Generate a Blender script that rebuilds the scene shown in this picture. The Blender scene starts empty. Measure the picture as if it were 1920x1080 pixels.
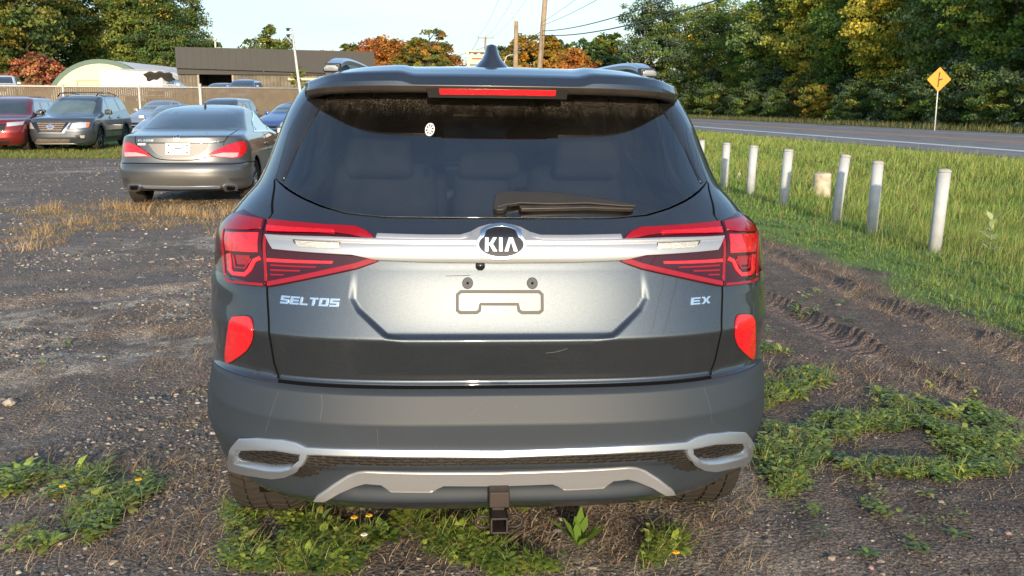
import bpy, math, random
import numpy as np
from mathutils import Vector, Matrix
from mathutils.geometry import delaunay_2d_cdt
random.seed(7)
RNG = np.random.default_rng(7)
R = math.radians
scene = bpy.context.scene
COL = scene.collection

# ------------------------------------------------------------------ camera
CAM_H = 1.43
PITCH = R(11.12)
F = 1750.0
cam_data = bpy.data.cameras.new('camera')
cam_data.sensor_width = 36.0
cam_data.lens = F / 1920.0 * 36.0
cam_data.clip_start = 0.05
cam_data.clip_end = 3000.0
cam = bpy.data.objects.new('camera', cam_data)
COL.objects.link(cam)
cam.location = (0, 0, CAM_H)
cam.rotation_euler = (math.pi / 2 - PITCH, 0, 0)
scene.camera = cam

# ------------------------------------------------------------------ world and sun
SUN_EL, SUN_AZ = R(11.5), R(6.0)         # low, behind the camera and a little to its right
world = bpy.data.worlds.new('World')
scene.world = world
world.use_nodes = True
wn, wl = world.node_tree.nodes, world.node_tree.links
for n in list(wn):
    wn.remove(n)
w_out = wn.new('ShaderNodeOutputWorld')
w_bg = wn.new('ShaderNodeBackground')
w_sky = wn.new('ShaderNodeTexSky')
w_sky.sky_type = 'NISHITA'
w_sky.sun_disc = False
w_sky.sun_elevation = SUN_EL
w_sky.sun_rotation = math.pi - SUN_AZ
w_sky.air_density = 1.0
w_sky.dust_density = 1.2
w_sky.ozone_density = 2.0
w_bg.inputs['Strength'].default_value = 0.15
tc = wn.new('ShaderNodeTexCoord')
# thin high cloud: streaks of noise mixed over the sky colour
mp = wn.new('ShaderNodeMapping')
mp.inputs['Scale'].default_value = (1.0, 1.0, 5.0)
cn = wn.new('ShaderNodeTexNoise')
cn.inputs['Scale'].default_value = 1.9
cn.inputs['Detail'].default_value = 7.0
cn.inputs['Roughness'].default_value = 0.55
cr = wn.new('ShaderNodeValToRGB')
cr.color_ramp.elements[0].position = 0.42
cr.color_ramp.elements[1].position = 0.68
cr.color_ramp.elements[0].color = (0.0, 0.0, 0.0, 1)
cr.color_ramp.elements[1].color = (0.9, 0.9, 0.9, 1)
mx = wn.new('ShaderNodeMix')
mx.data_type = 'RGBA'
mx.inputs['B'].default_value = (2.0, 2.5, 2.75, 1)
wl.new(tc.outputs['Generated'], mp.inputs['Vector'])
wl.new(mp.outputs['Vector'], cn.inputs['Vector'])
wl.new(cn.outputs['Fac'], cr.inputs['Fac'])
# low sky is veiled by thin cloud all round, higher up it breaks into patches
sp = wn.new('ShaderNodeSeparateXYZ')
wl.new(tc.outputs['Generated'], sp.inputs[0])
mr = wn.new('ShaderNodeMapRange')
mr.inputs['From Min'].default_value = 0.0
mr.inputs['From Max'].default_value = 0.35
mr.inputs['To Min'].default_value = 0.72
mr.inputs['To Max'].default_value = 0.0
wl.new(sp.outputs['Z'], mr.inputs['Value'])
ad = wn.new('ShaderNodeMath'); ad.operation = 'ADD'; ad.use_clamp = True
ml = wn.new('ShaderNodeMath'); ml.operation = 'MULTIPLY'; ml.inputs[1].default_value = 0.22
wl.new(cr.outputs['Color'], ml.inputs[0])
wl.new(mr.outputs['Result'], ad.inputs[0])
wl.new(ml.outputs[0], ad.inputs[1])
m2 = wn.new('ShaderNodeMath'); m2.operation = 'MULTIPLY'; m2.inputs[1].default_value = 0.92
wl.new(ad.outputs[0], m2.inputs[0])
wl.new(m2.outputs[0], mx.inputs['Factor'])
wl.new(w_sky.outputs['Color'], mx.inputs['A'])
wl.new(mx.outputs['Result'], w_bg.inputs['Color'])
wl.new(w_bg.outputs['Background'], w_out.inputs['Surface'])

sd = bpy.data.lights.new('sun', 'SUN')
sd.energy = 2.6
sd.angle = R(1.2)
sd.color = (1.0, 0.81, 0.58)
sun = bpy.data.objects.new('sun', sd)
COL.objects.link(sun)
SUN_DIR = Vector((math.sin(SUN_AZ) * math.cos(SUN_EL), -math.cos(SUN_AZ) * math.cos(SUN_EL), math.sin(SUN_EL)))
sun.rotation_euler = (-SUN_DIR).to_track_quat('-Z', 'Y').to_euler()
sun.location = SUN_DIR * 50

scene.view_settings.view_transform = 'Standard'
scene.view_settings.look = 'None'
scene.view_settings.gamma = 1.0
scene.view_settings.use_curve_mapping = False
scene.view_settings.exposure = 1.15
scene.render.engine = 'CYCLES'
scene.cycles.max_bounces = 8
scene.cycles.transparent_max_bounces = 16
scene.cycles.sample_clamp_indirect = 6.0

# ------------------------------------------------------------------ camera geometry in pixels of the 1920 wide photograph
CP, SP = math.cos(PITCH), math.sin(PITCH)
def ray(u, v):
    a, b = (u - 960.0) / F, (v - 540.0) / F          # right, down
    return Vector((a, CP - b * SP, -SP - b * CP))
def ground(u, v, z=0.0):
    d = ray(u, v); t = (z - CAM_H) / d.z
    return Vector((d.x * t, d.y * t, z))
def at(u, v, D):
    d = ray(u, v); t = D / d.y
    return Vector((d.x * t, D, CAM_H + d.z * t))
def project(P):
    P = np.atleast_2d(P)
    x, y, z = P[:, 0], P[:, 1], P[:, 2] - CAM_H
    zc = y * CP - z * SP
    b = -(y * SP + z * CP) / zc
    return np.stack([960 + F * x / zc, 540 + F * b, zc], 1)

# ------------------------------------------------------------------ materials
def mat(name, base, rough=0.6, metal=0.0, coat=0.0, spec=0.5, var=0.0, scale=6.0, bump=0.0, bscale=40.0, dust=0.0,
        dustc=(0.30, 0.25, 0.19), coat_rough=0.03, detail=6.0, base2=None, bdist=0.01, flake=0.0):
    m = bpy.data.materials.new(name)
    m.use_nodes = True
    nt = m.node_tree; N = nt.nodes; L = nt.links
    b = N['Principled BSDF']
    b.inputs['Base Color'].default_value = (*base, 1)
    b.inputs['Roughness'].default_value = rough
    b.inputs['Metallic'].default_value = metal
    b.inputs['Coat Weight'].default_value = coat
    b.inputs['Coat Roughness'].default_value = coat_rough
    b.inputs['Specular IOR Level'].default_value = spec
    t = N.new('ShaderNodeTexCoord')
    col = None
    if var > 0 or base2 is not None:
        n = N.new('ShaderNodeTexNoise'); n.inputs['Scale'].default_value = scale; n.inputs['Detail'].default_value = detail
        n.inputs['Roughness'].default_value = 0.6
        L.new(t.outputs['Object'], n.inputs['Vector'])
        mxx = N.new('ShaderNodeMix'); mxx.data_type = 'RGBA'
        lo = base2 if base2 is not None else tuple(c * (1 - var) for c in base)
        hi = base if base2 is not None else tuple(min(1, c * (1 + var)) for c in base)
        mxx.inputs['A'].default_value = (*lo, 1); mxx.inputs['B'].default_value = (*hi, 1)
        r = N.new('ShaderNodeMapRange'); r.inputs['From Min'].default_value = 0.32; r.inputs['From Max'].default_value = 0.68
        L.new(n.outputs['Fac'], r.inputs['Value']); L.new(r.outputs['Result'], mxx.inputs['Factor'])
        col = mxx.outputs['Result']
        L.new(col, b.inputs['Base Color'])
    if flake > 0:
        v = N.new('ShaderNodeTexVoronoi'); v.inputs['Scale'].default_value = 900.0
        L.new(t.outputs['Object'], v.inputs['Vector'])
        sx = N.new('ShaderNodeSeparateColor'); L.new(v.outputs['Color'], sx.inputs[0])
        r = N.new('ShaderNodeMapRange'); r.inputs['To Min'].default_value = 1 - flake; r.inputs['To Max'].default_value = 1 + flake
        L.new(sx.outputs[0], r.inputs['Value'])
        mm = N.new('ShaderNodeMix'); mm.data_type = 'RGBA'; mm.blend_type = 'MULTIPLY'; mm.inputs['Factor'].default_value = 1
        if col is None:
            mm.inputs['A'].default_value = (*base, 1)
        else:
            L.new(col, mm.inputs['A'])
        L.new(r.outputs['Result'], mm.inputs['B'])
        col = mm.outputs['Result']
        L.new(col, b.inputs['Base Color'])
    if dust > 0:
        n1 = N.new('ShaderNodeTexNoise'); n1.inputs['Scale'].default_value = 3.5; n1.inputs['Detail'].default_value = 10
        n1.inputs['Roughness'].default_value = 0.72
        L.new(t.outputs['Object'], n1.inputs['Vector'])
        r = N.new('ShaderNodeMapRange'); r.inputs['From Min'].default_value = 0.38; r.inputs['From Max'].default_value = 0.8
        r.inputs['To Min'].default_value = dust * 0.25; r.inputs['To Max'].default_value = dust
        L.new(n1.outputs['Fac'], r.inputs['Value'])
        df = N.new('ShaderNodeBsdfDiffuse'); df.inputs['Color'].default_value = (*dustc, 1)
        ms = N.new('ShaderNodeMixShader')
        L.new(r.outputs['Result'], ms.inputs[0]); L.new(b.outputs[0], ms.inputs[1]); L.new(df.outputs[0], ms.inputs[2])
        L.new(ms.outputs[0], N['Material Output'].inputs['Surface'])
    if bump > 0:
        n2 = N.new('ShaderNodeTexNoise'); n2.inputs['Scale'].default_value = bscale; n2.inputs['Detail'].default_value = 5
        L.new(t.outputs['Object'], n2.inputs['Vector'])
        bp = N.new('ShaderNodeBump'); bp.inputs['Strength'].default_value = bump; bp.inputs['Distance'].default_value = bdist
        L.new(n2.outputs['Fac'], bp.inputs['Height']); L.new(bp.outputs['Normal'], b.inputs['Normal'])
    return m

def glass_mat(name, tint, rough=0.015, dust=0.02, body=(0.01, 0.012, 0.014), trans=0.8, refl=1.0):
    """tinted car glass: see-through tint, a little dark body and a fresnel reflection, with road dust"""
    m = bpy.data.materials.new(name); m.use_nodes = True
    nt = m.node_tree; N = nt.nodes; L = nt.links
    N.remove(N['Principled BSDF'])
    out = N['Material Output']
    tr = N.new('ShaderNodeBsdfTransparent'); tr.inputs['Color'].default_value = (*tint, 1)
    df = N.new('ShaderNodeBsdfDiffuse'); df.inputs['Color'].default_value = (*body, 1)
    gl = N.new('ShaderNodeBsdfGlossy'); gl.inputs['Roughness'].default_value = rough
    fr = N.new('ShaderNodeFresnel'); fr.inputs['IOR'].default_value = 1.52
    fm = N.new('ShaderNodeMath'); fm.operation = 'MULTIPLY_ADD'; fm.inputs[1].default_value = refl; fm.inputs[2].default_value = 0.05 * refl
    L.new(fr.outputs[0], fm.inputs[0])
    a = N.new('ShaderNodeMixShader'); a.inputs[0].default_value = 1 - trans
    L.new(tr.outputs[0], a.inputs[1]); L.new(df.outputs[0], a.inputs[2])
    b = N.new('ShaderNodeMixShader')
    L.new(fm.outputs[0], b.inputs[0]); L.new(a.outputs[0], b.inputs[1]); L.new(gl.outputs[0], b.inputs[2])
    dd = N.new('ShaderNodeBsdfDiffuse'); dd.inputs['Color'].default_value = (0.32, 0.28, 0.22, 1)
    t = N.new('ShaderNodeTexCoord')
    n1 = N.new('ShaderNodeTexNoise'); n1.inputs['Scale'].default_value = 5; n1.inputs['Detail'].default_value = 12
    n1.inputs['Roughness'].default_value = 0.75
    L.new(t.outputs['Object'], n1.inputs['Vector'])
    r = N.new('ShaderNodeMapRange'); r.inputs['From Min'].default_value = 0.4; r.inputs['From Max'].default_value = 0.85
    r.inputs['To Min'].default_value = dust * 0.2; r.inputs['To Max'].default_value = dust
    L.new(n1.outputs['Fac'], r.inputs['Value'])
    c = N.new('ShaderNodeMixShader')
    L.new(r.outputs[0], c.inputs[0]); L.new(b.outputs[0], c.inputs[1]); L.new(dd.outputs[0], c.inputs[2])
    L.new(c.outputs[0], out.inputs['Surface'])
    m['dust_node'] = 1
    return m

# ------------------------------------------------------------------ mesh helpers
def link(o, parent=None):
    COL.objects.link(o)
    if parent is not None:
        o.parent = parent
    return o
def mesh_obj(name, verts, faces, m=None, parent=None, smooth=True, normals=None, kind=None, mat_index=None, mats=None):
    me = bpy.data.meshes.new(name)
    if isinstance(verts, np.ndarray) and isinstance(faces, np.ndarray):
        nv, nf, k = len(verts), len(faces), faces.shape[1]
        me.vertices.add(nv); me.vertices.foreach_set('co', np.ascontiguousarray(verts, dtype=np.float32).ravel())
        me.loops.add(nf * k); me.loops.foreach_set('vertex_index', np.ascontiguousarray(faces, dtype=np.int32).ravel())
        me.polygons.add(nf)
        me.polygons.foreach_set('loop_start', np.arange(nf, dtype=np.int32) * k)
        me.polygons.foreach_set('loop_total', np.full(nf, k, dtype=np.int32))
        me.update(calc_edges=True)
        me.validate()
    else:
        me.from_pydata([tuple(v) for v in verts], [], [tuple(int(i) for i in f) for f in faces])
        me.update()
    for mm in (mats or ([m] if m is not None else [])):
        me.materials.append(mm)
    if mat_index is not None:
        me.polygons.foreach_set('material_index', np.array(mat_index, dtype=np.int32))
    me.polygons.foreach_set('use_smooth', np.full(len(me.polygons), smooth, dtype=bool))
    if normals is not None:
        me.normals_split_custom_set_from_vertices([tuple(n) for n in normals])
    o = bpy.data.objects.new(name, me)
    if kind:
        o['kind'] = kind
    return link(o, parent)
def empty(name, label, cat, loc=(0, 0, 0), rz=0.0, group=None):
    o = bpy.data.objects.new(name, None)
    o.empty_display_size = 0.3
    o.location = loc; o.rotation_euler = (0, 0, rz)
    o['label'] = label; o['category'] = cat
    if group: o['group'] = group
    return link(o)
def tag(o, label, cat, group=None):
    o['label'] = label; o['category'] = cat
    if group: o['group'] = group
    return o

class MB:
    """collects simple solids into one mesh"""
    def __init__(s): s.v = []; s.f = []
    def add(s, v, f):
        k = len(s.v); s.v += [tuple(p) for p in v]; s.f += [tuple(i + k for i in q) for q in f]
    def box(s, c, size, M=None, taper=1.0):
        x, y, z = (d / 2 for d in size)
        pts = [Vector((sx * x * (taper if sz > 0 else 1), sy * y * (taper if sz > 0 else 1), sz * z)) for sz in (-1, 1) for sy in (-1, 1) for sx in (-1, 1)]
        if M is not None: pts = [M @ p for p in pts]
        s.add([Vector(c) + p for p in pts], [(0, 2, 3, 1), (4, 5, 7, 6), (0, 1, 5, 4), (2, 6, 7, 3), (0, 4, 6, 2), (1, 3, 7, 5)])
    def tube(s, path, rad, n=8, cap=True):
        path = [Vector(p) for p in path]
        rad = rad if isinstance(rad, (list, tuple)) else [rad] * len(path)
        k = len(s.v); up = None
        for i, p in enumerate(path):
            t = (path[min(i + 1, len(path) - 1)] - path[max(i - 1, 0)]).normalized()
            if up is None:
                up = t.cross(Vector((0, 0, 1)) if abs(t.z) < 0.9 else Vector((1, 0, 0))).normalized()
            a = (up - t * up.dot(t)).normalized(); up = a; b = t.cross(a)
            for j in range(n):
                an = 2 * math.pi * j / n
                s.v.append(tuple(p + (a * math.cos(an) + b * math.sin(an)) * rad[i]))
        for i in range(len(path) - 1):
            for j in range(n):
                q = k + i * n + j; r = k + i * n + (j + 1) % n
                s.f.append((q, r, r + n, q + n))
        if cap:
            s.f.append(tuple(k + j for j in range(n))[::-1]); s.f.append(tuple(k + (len(path) - 1) * n + j for j in range(n)))
    def lathe(s, prof, n=32, axis='z', c=(0, 0, 0), closed=False):
        k = len(s.v); c = Vector(c)
        for r_, h in prof:
            for j in range(n):
                an = 2 * math.pi * j / n
                p = {'z': (r_ * math.cos(an), r_ * math.sin(an), h), 'x': (h, r_ * math.cos(an), r_ * math.sin(an)), 'y': (r_ * math.cos(an), h, r_ * math.sin(an))}[axis]
                s.v.append(tuple(c + Vector(p)))
        m_ = len(prof)
        for i in range(m_ if closed else m_ - 1):
            for j in range(n):
                a = k + i * n + j; b = k + i * n + (j + 1) % n
                i2 = (i + 1) % m_
                s.f.append((a, b, k + i2 * n + (j + 1) % n, k + i2 * n + j))
    def prism(s, poly, h0, h1, M=None):
        """poly in local xy, extruded from h0 to h1 along z, M maps to world"""
        k = len(s.v); n = len(poly)
        P = [Vector((x, y, h0)) for x, y in poly] + [Vector((x, y, h1)) for x, y in poly]
        if M is not None: P = [M @ p for p in P]
        s.v += [tuple(p) for p in P]
        s.f.append(tuple(k + i for i in range(n))[::-1]); s.f.append(tuple(k + n + i for i in range(n)))
        for i in range(n):
            j = (i + 1) % n
            s.f.append((k + i, k + j, k + n + j, k + n + i))
    def build(s, name, m=None, parent=None, smooth=False, kind=None, bevel=0.0, seg=2):
        o = mesh_obj(name, s.v, s.f, m, parent, smooth, kind=kind)
        if bevel > 0:
            b = o.modifiers.new('b', 'BEVEL'); b.width = bevel; b.segments = seg; b.limit_method = 'ANGLE'; b.angle_limit = R(35)
            o.data.polygons.foreach_set('use_smooth', np.full(len(o.data.polygons), True))
            w = o.modifiers.new('w', 'WEIGHTED_NORMAL'); w.keep_sharp = False
        return o

def inpoly(pts, poly):
    poly = np.asarray(poly, float); x, y = pts[:, 0], pts[:, 1]
    res = np.zeros(len(pts), bool)
    j = len(poly) - 1
    for i in range(len(poly)):
        xi, yi = poly[i]; xj, yj = poly[j]
        c = ((yi > y) != (yj > y)) & (x < (xj - xi) * (y - yi) / (yj - yi + 1e-15) + xi)
        res ^= c
        j = i
    return res
def sdist(pts, poly):
    """signed distance, positive inside"""
    poly = np.asarray(poly, float); d = np.full(len(pts), 1e9)
    for i in range(len(poly)):
        a = poly[i]; b = poly[(i + 1) % len(poly)]
        ab = b - a; t = np.clip(((pts - a) @ ab) / (ab @ ab + 1e-15), 0, 1)
        q = a + t[:, None] * ab
        d = np.minimum(d, np.hypot(*(pts - q).T))
    return np.where(inpoly(pts, poly), d, -d)
def resample(poly, step, closed=True):
    out = []; n = len(poly)
    for i in range(n if closed else n - 1):
        a = np.array(poly[i], float); b = np.array(poly[(i + 1) % n], float)
        k = max(1, int(math.ceil(np.hypot(*(b - a)) / step)))
        for j in range(k):
            out.append(a + (b - a) * j / k)
    if not closed: out.append(np.array(poly[-1], float))
    return np.array(out)
def roundpoly(poly, it=2):
    """Chaikin corner cutting"""
    p = np.array(poly, float)
    for _ in range(it):
        q = np.roll(p, -1, 0)
        p = np.stack([p * 0.75 + q * 0.25, p * 0.25 + q * 0.75], 1).reshape(-1, 2)
    return p
def smoothopen(pts, it=2):
    p = np.array(pts, float)
    for _ in range(it):
        q = np.empty((len(p) * 2, 2)); q[0] = p[0]; q[-1] = p[-1]
        q[1:-1:2] = p[:-1] * 0.75 + p[1:] * 0.25; q[2::2] = p[:-1] * 0.25 + p[1:] * 0.75
        p = q
    return p
def fill(poly, holes=(), step=0.03, stepv=None, estep=None, rows=()):
    """triangulate a polygon with holes and interior points -> verts2d, tris, all CCW"""
    stepv = stepv or step; estep = estep or min(step, stepv)
    loops = [resample(poly, estep)] + [resample(h, estep) for h in holes]
    V = []; E = []
    for lp in loops:
        k = len(V); n = len(lp); V += [tuple(p) for p in lp]; E += [(k + i, k + (i + 1) % n) for i in range(n)]
    lo = loops[0].min(0); hi = loops[0].max(0)
    gx = np.arange(lo[0] + step * 0.5, hi[0], step); gy = np.arange(lo[1] + stepv * 0.5, hi[1], stepv)
    if len(gx) and len(gy):
        G = np.stack(np.meshgrid(gx, gy), -1).reshape(-1, 2)
        rows = [r for r in rows if lo[1] < r < hi[1]]
        if rows:
            for r in rows: G = G[np.abs(G[:, 1] - r) > 0.003]
            G = np.concatenate([G] + [np.stack([gx, np.full(len(gx), r)], 1) for r in rows])
        G = G[sdist(G, loops[0]) > estep * 0.45]
        for h in loops[1:]:
            if len(G): G = G[sdist(G, h) < -estep * 0.45]
        V += [tuple(p) for p in G]
    v, _, f, _, _, _ = delaunay_2d_cdt([Vector(p) for p in V], E, [], 0, 1e-7)
    v = np.array([tuple(p) for p in v]); f = np.array([tuple(t) for t in f])
    f = f.astype(int).reshape(-1, 3)
    c = v[f].mean(1)
    keep = inpoly(c, loops[0])
    for h in loops[1:]:
        keep &= ~inpoly(c, h)
    f = f[keep]
    a = v[f[:, 1]] - v[f[:, 0]]; b = v[f[:, 2]] - v[f[:, 0]]
    ar = a[:, 0] * b[:, 1] - a[:, 1] * b[:, 0]
    f[ar < 0] = f[ar < 0][:, ::-1]
    f = f[np.abs(ar) > 1e-12].astype(int).reshape(-1, 3)
    used = np.unique(f); remap = -np.ones(len(v), int); remap[used] = np.arange(len(used))
    return v[used], remap[f]

class Interp:
    """monotone cubic through keys"""
    def __init__(s, d, crease=()):
        ks = sorted(d); s.x = np.array(ks, float); s.y = np.array([d[k] for k in ks], float)
        h = np.diff(s.x); dl = np.diff(s.y) / h; m = np.zeros(len(s.x))
        for i in range(1, len(m) - 1):
            if dl[i - 1] * dl[i] > 0:
                w1 = 2 * h[i] + h[i - 1]; w2 = h[i] + 2 * h[i - 1]
                m[i] = (w1 + w2) / (w1 / dl[i - 1] + w2 / dl[i])
        m[0] = dl[0]; m[-1] = dl[-1]; s.ml = m.copy(); s.mr = m.copy(); s.h = h
        for i in range(1, len(m) - 1):
            if any(abs(s.x[i] - c) < 1e-6 for c in crease): s.ml[i] = dl[i - 1]; s.mr[i] = dl[i]
    def __call__(s, x):
        x = np.clip(np.asarray(x, float), s.x[0], s.x[-1])
        i = np.clip(np.searchsorted(s.x, x) - 1, 0, len(s.h) - 1)
        h = s.h[i]; t = (x - s.x[i]) / h
        return ((1 + 2 * t) * (1 - t) ** 2 * s.y[i] + t * (1 - t) ** 2 * h * s.mr[i] + t * t * (3 - 2 * t) * s.y[i + 1] + t * t * (t - 1) * h * s.ml[i + 1])

class Shell:
    """a closed car skin P(u, v): u runs round the car (0 = middle of the near end), v runs up it.
    keys: v -> (z, half width, near end y, corner depth, far end y)"""
    def __init__(s, keys, p=3.0, q=2.0, u1=1.15, u2=4.4, disp=None, crease=()):
        s.crease = crease
        s.vz = Interp({k: a[0] for k, a in keys.items()}); s.W = Interp({k: a[1] for k, a in keys.items()})
        s.Yc = Interp({k: a[2] for k, a in keys.items()}, crease); s.Rr = Interp({k: a[3] for k, a in keys.items()})
        s.Yf = Interp({k: a[4] for k, a in keys.items()})
        t = np.linspace(0, 1, 6001); x = 1 - (1 - t) ** 2; y = 1 - (1 - x ** p) ** (1 / q)
        sl = np.concatenate([[0], np.cumsum(np.hypot(np.diff(x) * 0.88, np.diff(y) * 0.46))])
        s.ul = sl * u1 / sl[-1]; s.cx = x; s.cy = y; s.u1, s.u2 = u1, u2; s.u3 = u2 + u1
        s.disp = disp; s.M = Matrix.Identity(4)
    def raw(s, u, v):
        u = np.asarray(u, float); v = np.asarray(v, float)
        au = np.abs(u); sg = np.where(u < 0, -1.0, 1.0)
        z = s.vz(v); W = s.W(v); Yc = s.Yc(v); Rr = s.Rr(v); Yf = s.Yf(v)
        rear = au <= s.u1; front = au >= s.u2
        x1 = np.interp(au, s.ul, s.cx); y1 = np.interp(au, s.ul, s.cy)
        a2 = np.clip(s.u3 - au, 0, s.u1)
        x2 = np.interp(a2, s.ul, s.cx); y2 = np.interp(a2, s.ul, s.cy)
        ya = Yc + Rr; yb = Yf - Rr
        t = (au - s.u1) / (s.u2 - s.u1)
        bulge = 1.0
        x = np.where(rear, x1, np.where(front, x2, bulge)) * W * sg
        y = np.where(rear, Yc + Rr * y1, np.where(front, Yf - Rr * y2, ya + (yb - ya) * t))
        return np.stack([x, y, z + 0 * x], -1)
    def nrm(s, u, v, f=None, e=0.0015):
        f = f or s.P
        du = f(u + e, v) - f(u - e, v); dv = f(u, v + e) - f(u, v - e)
        n = np.cross(du, dv); n /= (np.linalg.norm(n, axis=-1, keepdims=True) + 1e-12)
        return n
    def P(s, u, v):
        p = s.raw(u, v)
        if s.disp is not None:
            d = s.disp(np.asarray(u, float), np.asarray(v, float), p)
            n = s.nrm(u, v, s.raw, 0.004)
            p = p + n * d[..., None]
        return p
    def place(s, loc, rz, roll=0.0):
        s.M = Matrix.Translation(loc) @ Matrix.Rotation(rz, 4, 'Z') @ Matrix.Rotation(roll, 4, 'Y')
        s.Mn = np.array(s.M)
        U = np.arange(-s.u1 - 3.0, s.u1 + 3.0, 0.012); V = np.arange(s.vz.x[0], s.vz.x[-1], 0.008)
        s.U, s.V = np.meshgrid(U, V)
        P = s.P(s.U.ravel(), s.V.ravel()); N = s.nrm(s.U.ravel(), s.V.ravel())
        Pw = P @ s.Mn[:3, :3].T + s.Mn[:3, 3]; Nw = N @ s.Mn[:3, :3].T
        s.px = project(Pw)
        s.facing = ((Pw - np.array([0, 0, CAM_H])) * Nw).sum(1) < 0
    def uv(s, u, v, side=0):
        """pixel of the photograph -> (u, v) on the skin"""
        d = np.hypot(s.px[:, 0] - u, s.px[:, 1] - v) + np.where(s.facing, 0, 1e6)
        if side: d = d + np.where(s.U.ravel() * side > 0, 0, 1e6)
        k = int(np.argmin(d)); a = np.array([s.U.ravel()[k], s.V.ravel()[k]])
        for _ in range(4):
            e = 0.003
            q = s.P(np.array([a[0], a[0] + e, a[0]]), np.array([a[1], a[1], a[1] + e])) @ s.Mn[:3, :3].T + s.Mn[:3, 3]
            w = project(q)[:, :2]
            J = np.stack([(w[1] - w[0]) / e, (w[2] - w[0]) / e], 1)
            if abs(np.linalg.det(J)) < 1e3: break
            st = np.linalg.solve(J, np.array([u, v]) - w[0])
            if np.abs(st).max() > 0.05: break
            a = a + st
        q = s.P(a[:1], a[1:]) @ s.Mn[:3, :3].T + s.Mn[:3, 3]; w = project(q)[0]
        if np.hypot(w[0] - u, w[1] - v) > 3.0 and d[k] < 60: a = np.array([s.U.ravel()[k], s.V.ravel()[k]])
        return a
    def poly(s, pts, conv=None, it=0, side=0, close=True):
        out = np.array([s.uv(*(conv(*p) if conv else p), side=side) for p in pts])
        if it: out = roundpoly(out, it) if close else smoothopen(out, it)
        return out
    def side(s, y, v, sgn=1):
        """u of the point on the flank at local y and height key v"""
        lo, hi = 0.3, s.u3 - 0.3
        for _ in range(40):
            mid = (lo + hi) / 2
            if s.P(np.array([mid]), np.array([v]))[0, 1] < y: lo = mid
            else: hi = mid
        return sgn * (lo + hi) / 2
    def panel(s, name, poly, holes=(), off=0.0, depth=0.012, m=None, parent=None, step=0.03, stepv=None, estep=None,
              bevel=0.0012, back=False, mirror=False, cut=None, kind=None, ofn=None):
        poly = np.array(poly, float); holes = [np.array(h, float) for h in holes]
        if mirror:
            poly = poly * [-1, 1]; holes = [h * [-1, 1] for h in holes]
        v2, f = fill(poly, holes, step, stepv, estep, s.crease if (poly[:, 0].max() - poly[:, 0].min()) > 0.8 else ())
        if len(f) == 0:
            print('EMPTY PANEL', name, parent and parent.name, poly.round(3).tolist()[:6]); return link(bpy.data.objects.new(name, None), parent)
        if cut is not None:
            P = s.P(v2[f].mean(1)[:, 0], v2[f].mean(1)[:, 1]); f = f[~cut(P)]
        u, v = v2[:, 0], v2[:, 1]
        N = s.nrm(u, v); B = s.P(u, v)
        if ofn is None:
            T = B + N * off
        else:
            full = lambda a, b: s.P(a, b) + s.nrm(a, b) * (off + ofn(a, b)[..., None])
            T = full(u, v); N = s.nrm(u, v, full, 0.001)
        verts = [T]; norms = [N]; faces = [f]
        if depth > 0:
            E = np.concatenate([f[:, [0, 1]], f[:, [1, 2]], f[:, [2, 0]]])
            key = {}
            for a, b in E: key[(a, b)] = 1
            be = [(a, b) for a, b in E if (b, a) not in key]
            if be:
                bv = sorted({i for e in be for i in e}); idx = {b: i for i, b in enumerate(bv)}
                out = np.zeros((len(bv), 3))
                for a, b in be:
                    t = T[b] - T[a]; o = np.cross(t, N[a]); ln = np.linalg.norm(o)
                    if ln > 1e-9: o /= ln
                    out[idx[a]] += o; out[idx[b]] += o
                out /= (np.linalg.norm(out, axis=1, keepdims=True) + 1e-9)
                bv = np.array(bv); n0 = len(T); m0 = len(bv)
                r0 = T[bv]; r1 = T[bv] + out * bevel - N[bv] * bevel; r2 = T[bv] + out * bevel - N[bv] * depth
                verts += [r0, r1, r2]
                nn = out + N[bv]; nn /= np.linalg.norm(nn, axis=1, keepdims=True)
                norms += [N[bv], (out * 0.8 + N[bv] * 0.6), out]
                fe = []
                for a, b in be:
                    i, j = idx[a], idx[b]
                    for q in (0, 1):
                        A, B2 = n0 + q * m0 + i, n0 + q * m0 + j; C, D = A + m0, B2 + m0
                        fe += [(B2, A, C), (B2, C, D)]
                faces.append(np.array(fe))
        Vv = np.concatenate(verts); Nn = np.concatenate(norms); Nn /= (np.linalg.norm(Nn, axis=1, keepdims=True) + 1e-12)
        return mesh_obj(name, Vv, np.concatenate(faces).astype(np.int32), m, parent, True, normals=Nn, kind=kind)
    def stroke(s, name, pts, w, **kw):
        """a line of width w through (u, v) points as a raised or sunk strip"""
        p = np.array(pts, float); t = np.gradient(p, axis=0); t /= (np.linalg.norm(t, axis=1, keepdims=True) + 1e-12)
        n = np.stack([-t[:, 1], t[:, 0]], 1)
        w = np.asarray(w) if np.ndim(w) else np.full(len(p), w)
        poly = np.concatenate([p + n * w[:, None] / 2, (p - n * w[:, None] / 2)[::-1]])
        return s.panel(name, poly, **kw)
def strokepoly(pts, w):
    p = np.array(pts, float); t = np.gradient(p, axis=0); t /= (np.linalg.norm(t, axis=1, keepdims=True) + 1e-12)
    n = np.stack([-t[:, 1], t[:, 0]], 1)
    return np.concatenate([p + n * w / 2, (p - n * w / 2)[::-1]])
def ccw(p):
    p = np.array(p, float)
    a = (p[:, 0] * np.roll(p[:, 1], -1) - np.roll(p[:, 0], -1) * p[:, 1]).sum()
    return p if a > 0 else p[::-1]
def ss(x, a, b):
    t = np.clip((x - a) / (b - a), 0, 1); return t * t * (3 - 2 * t)

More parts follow.
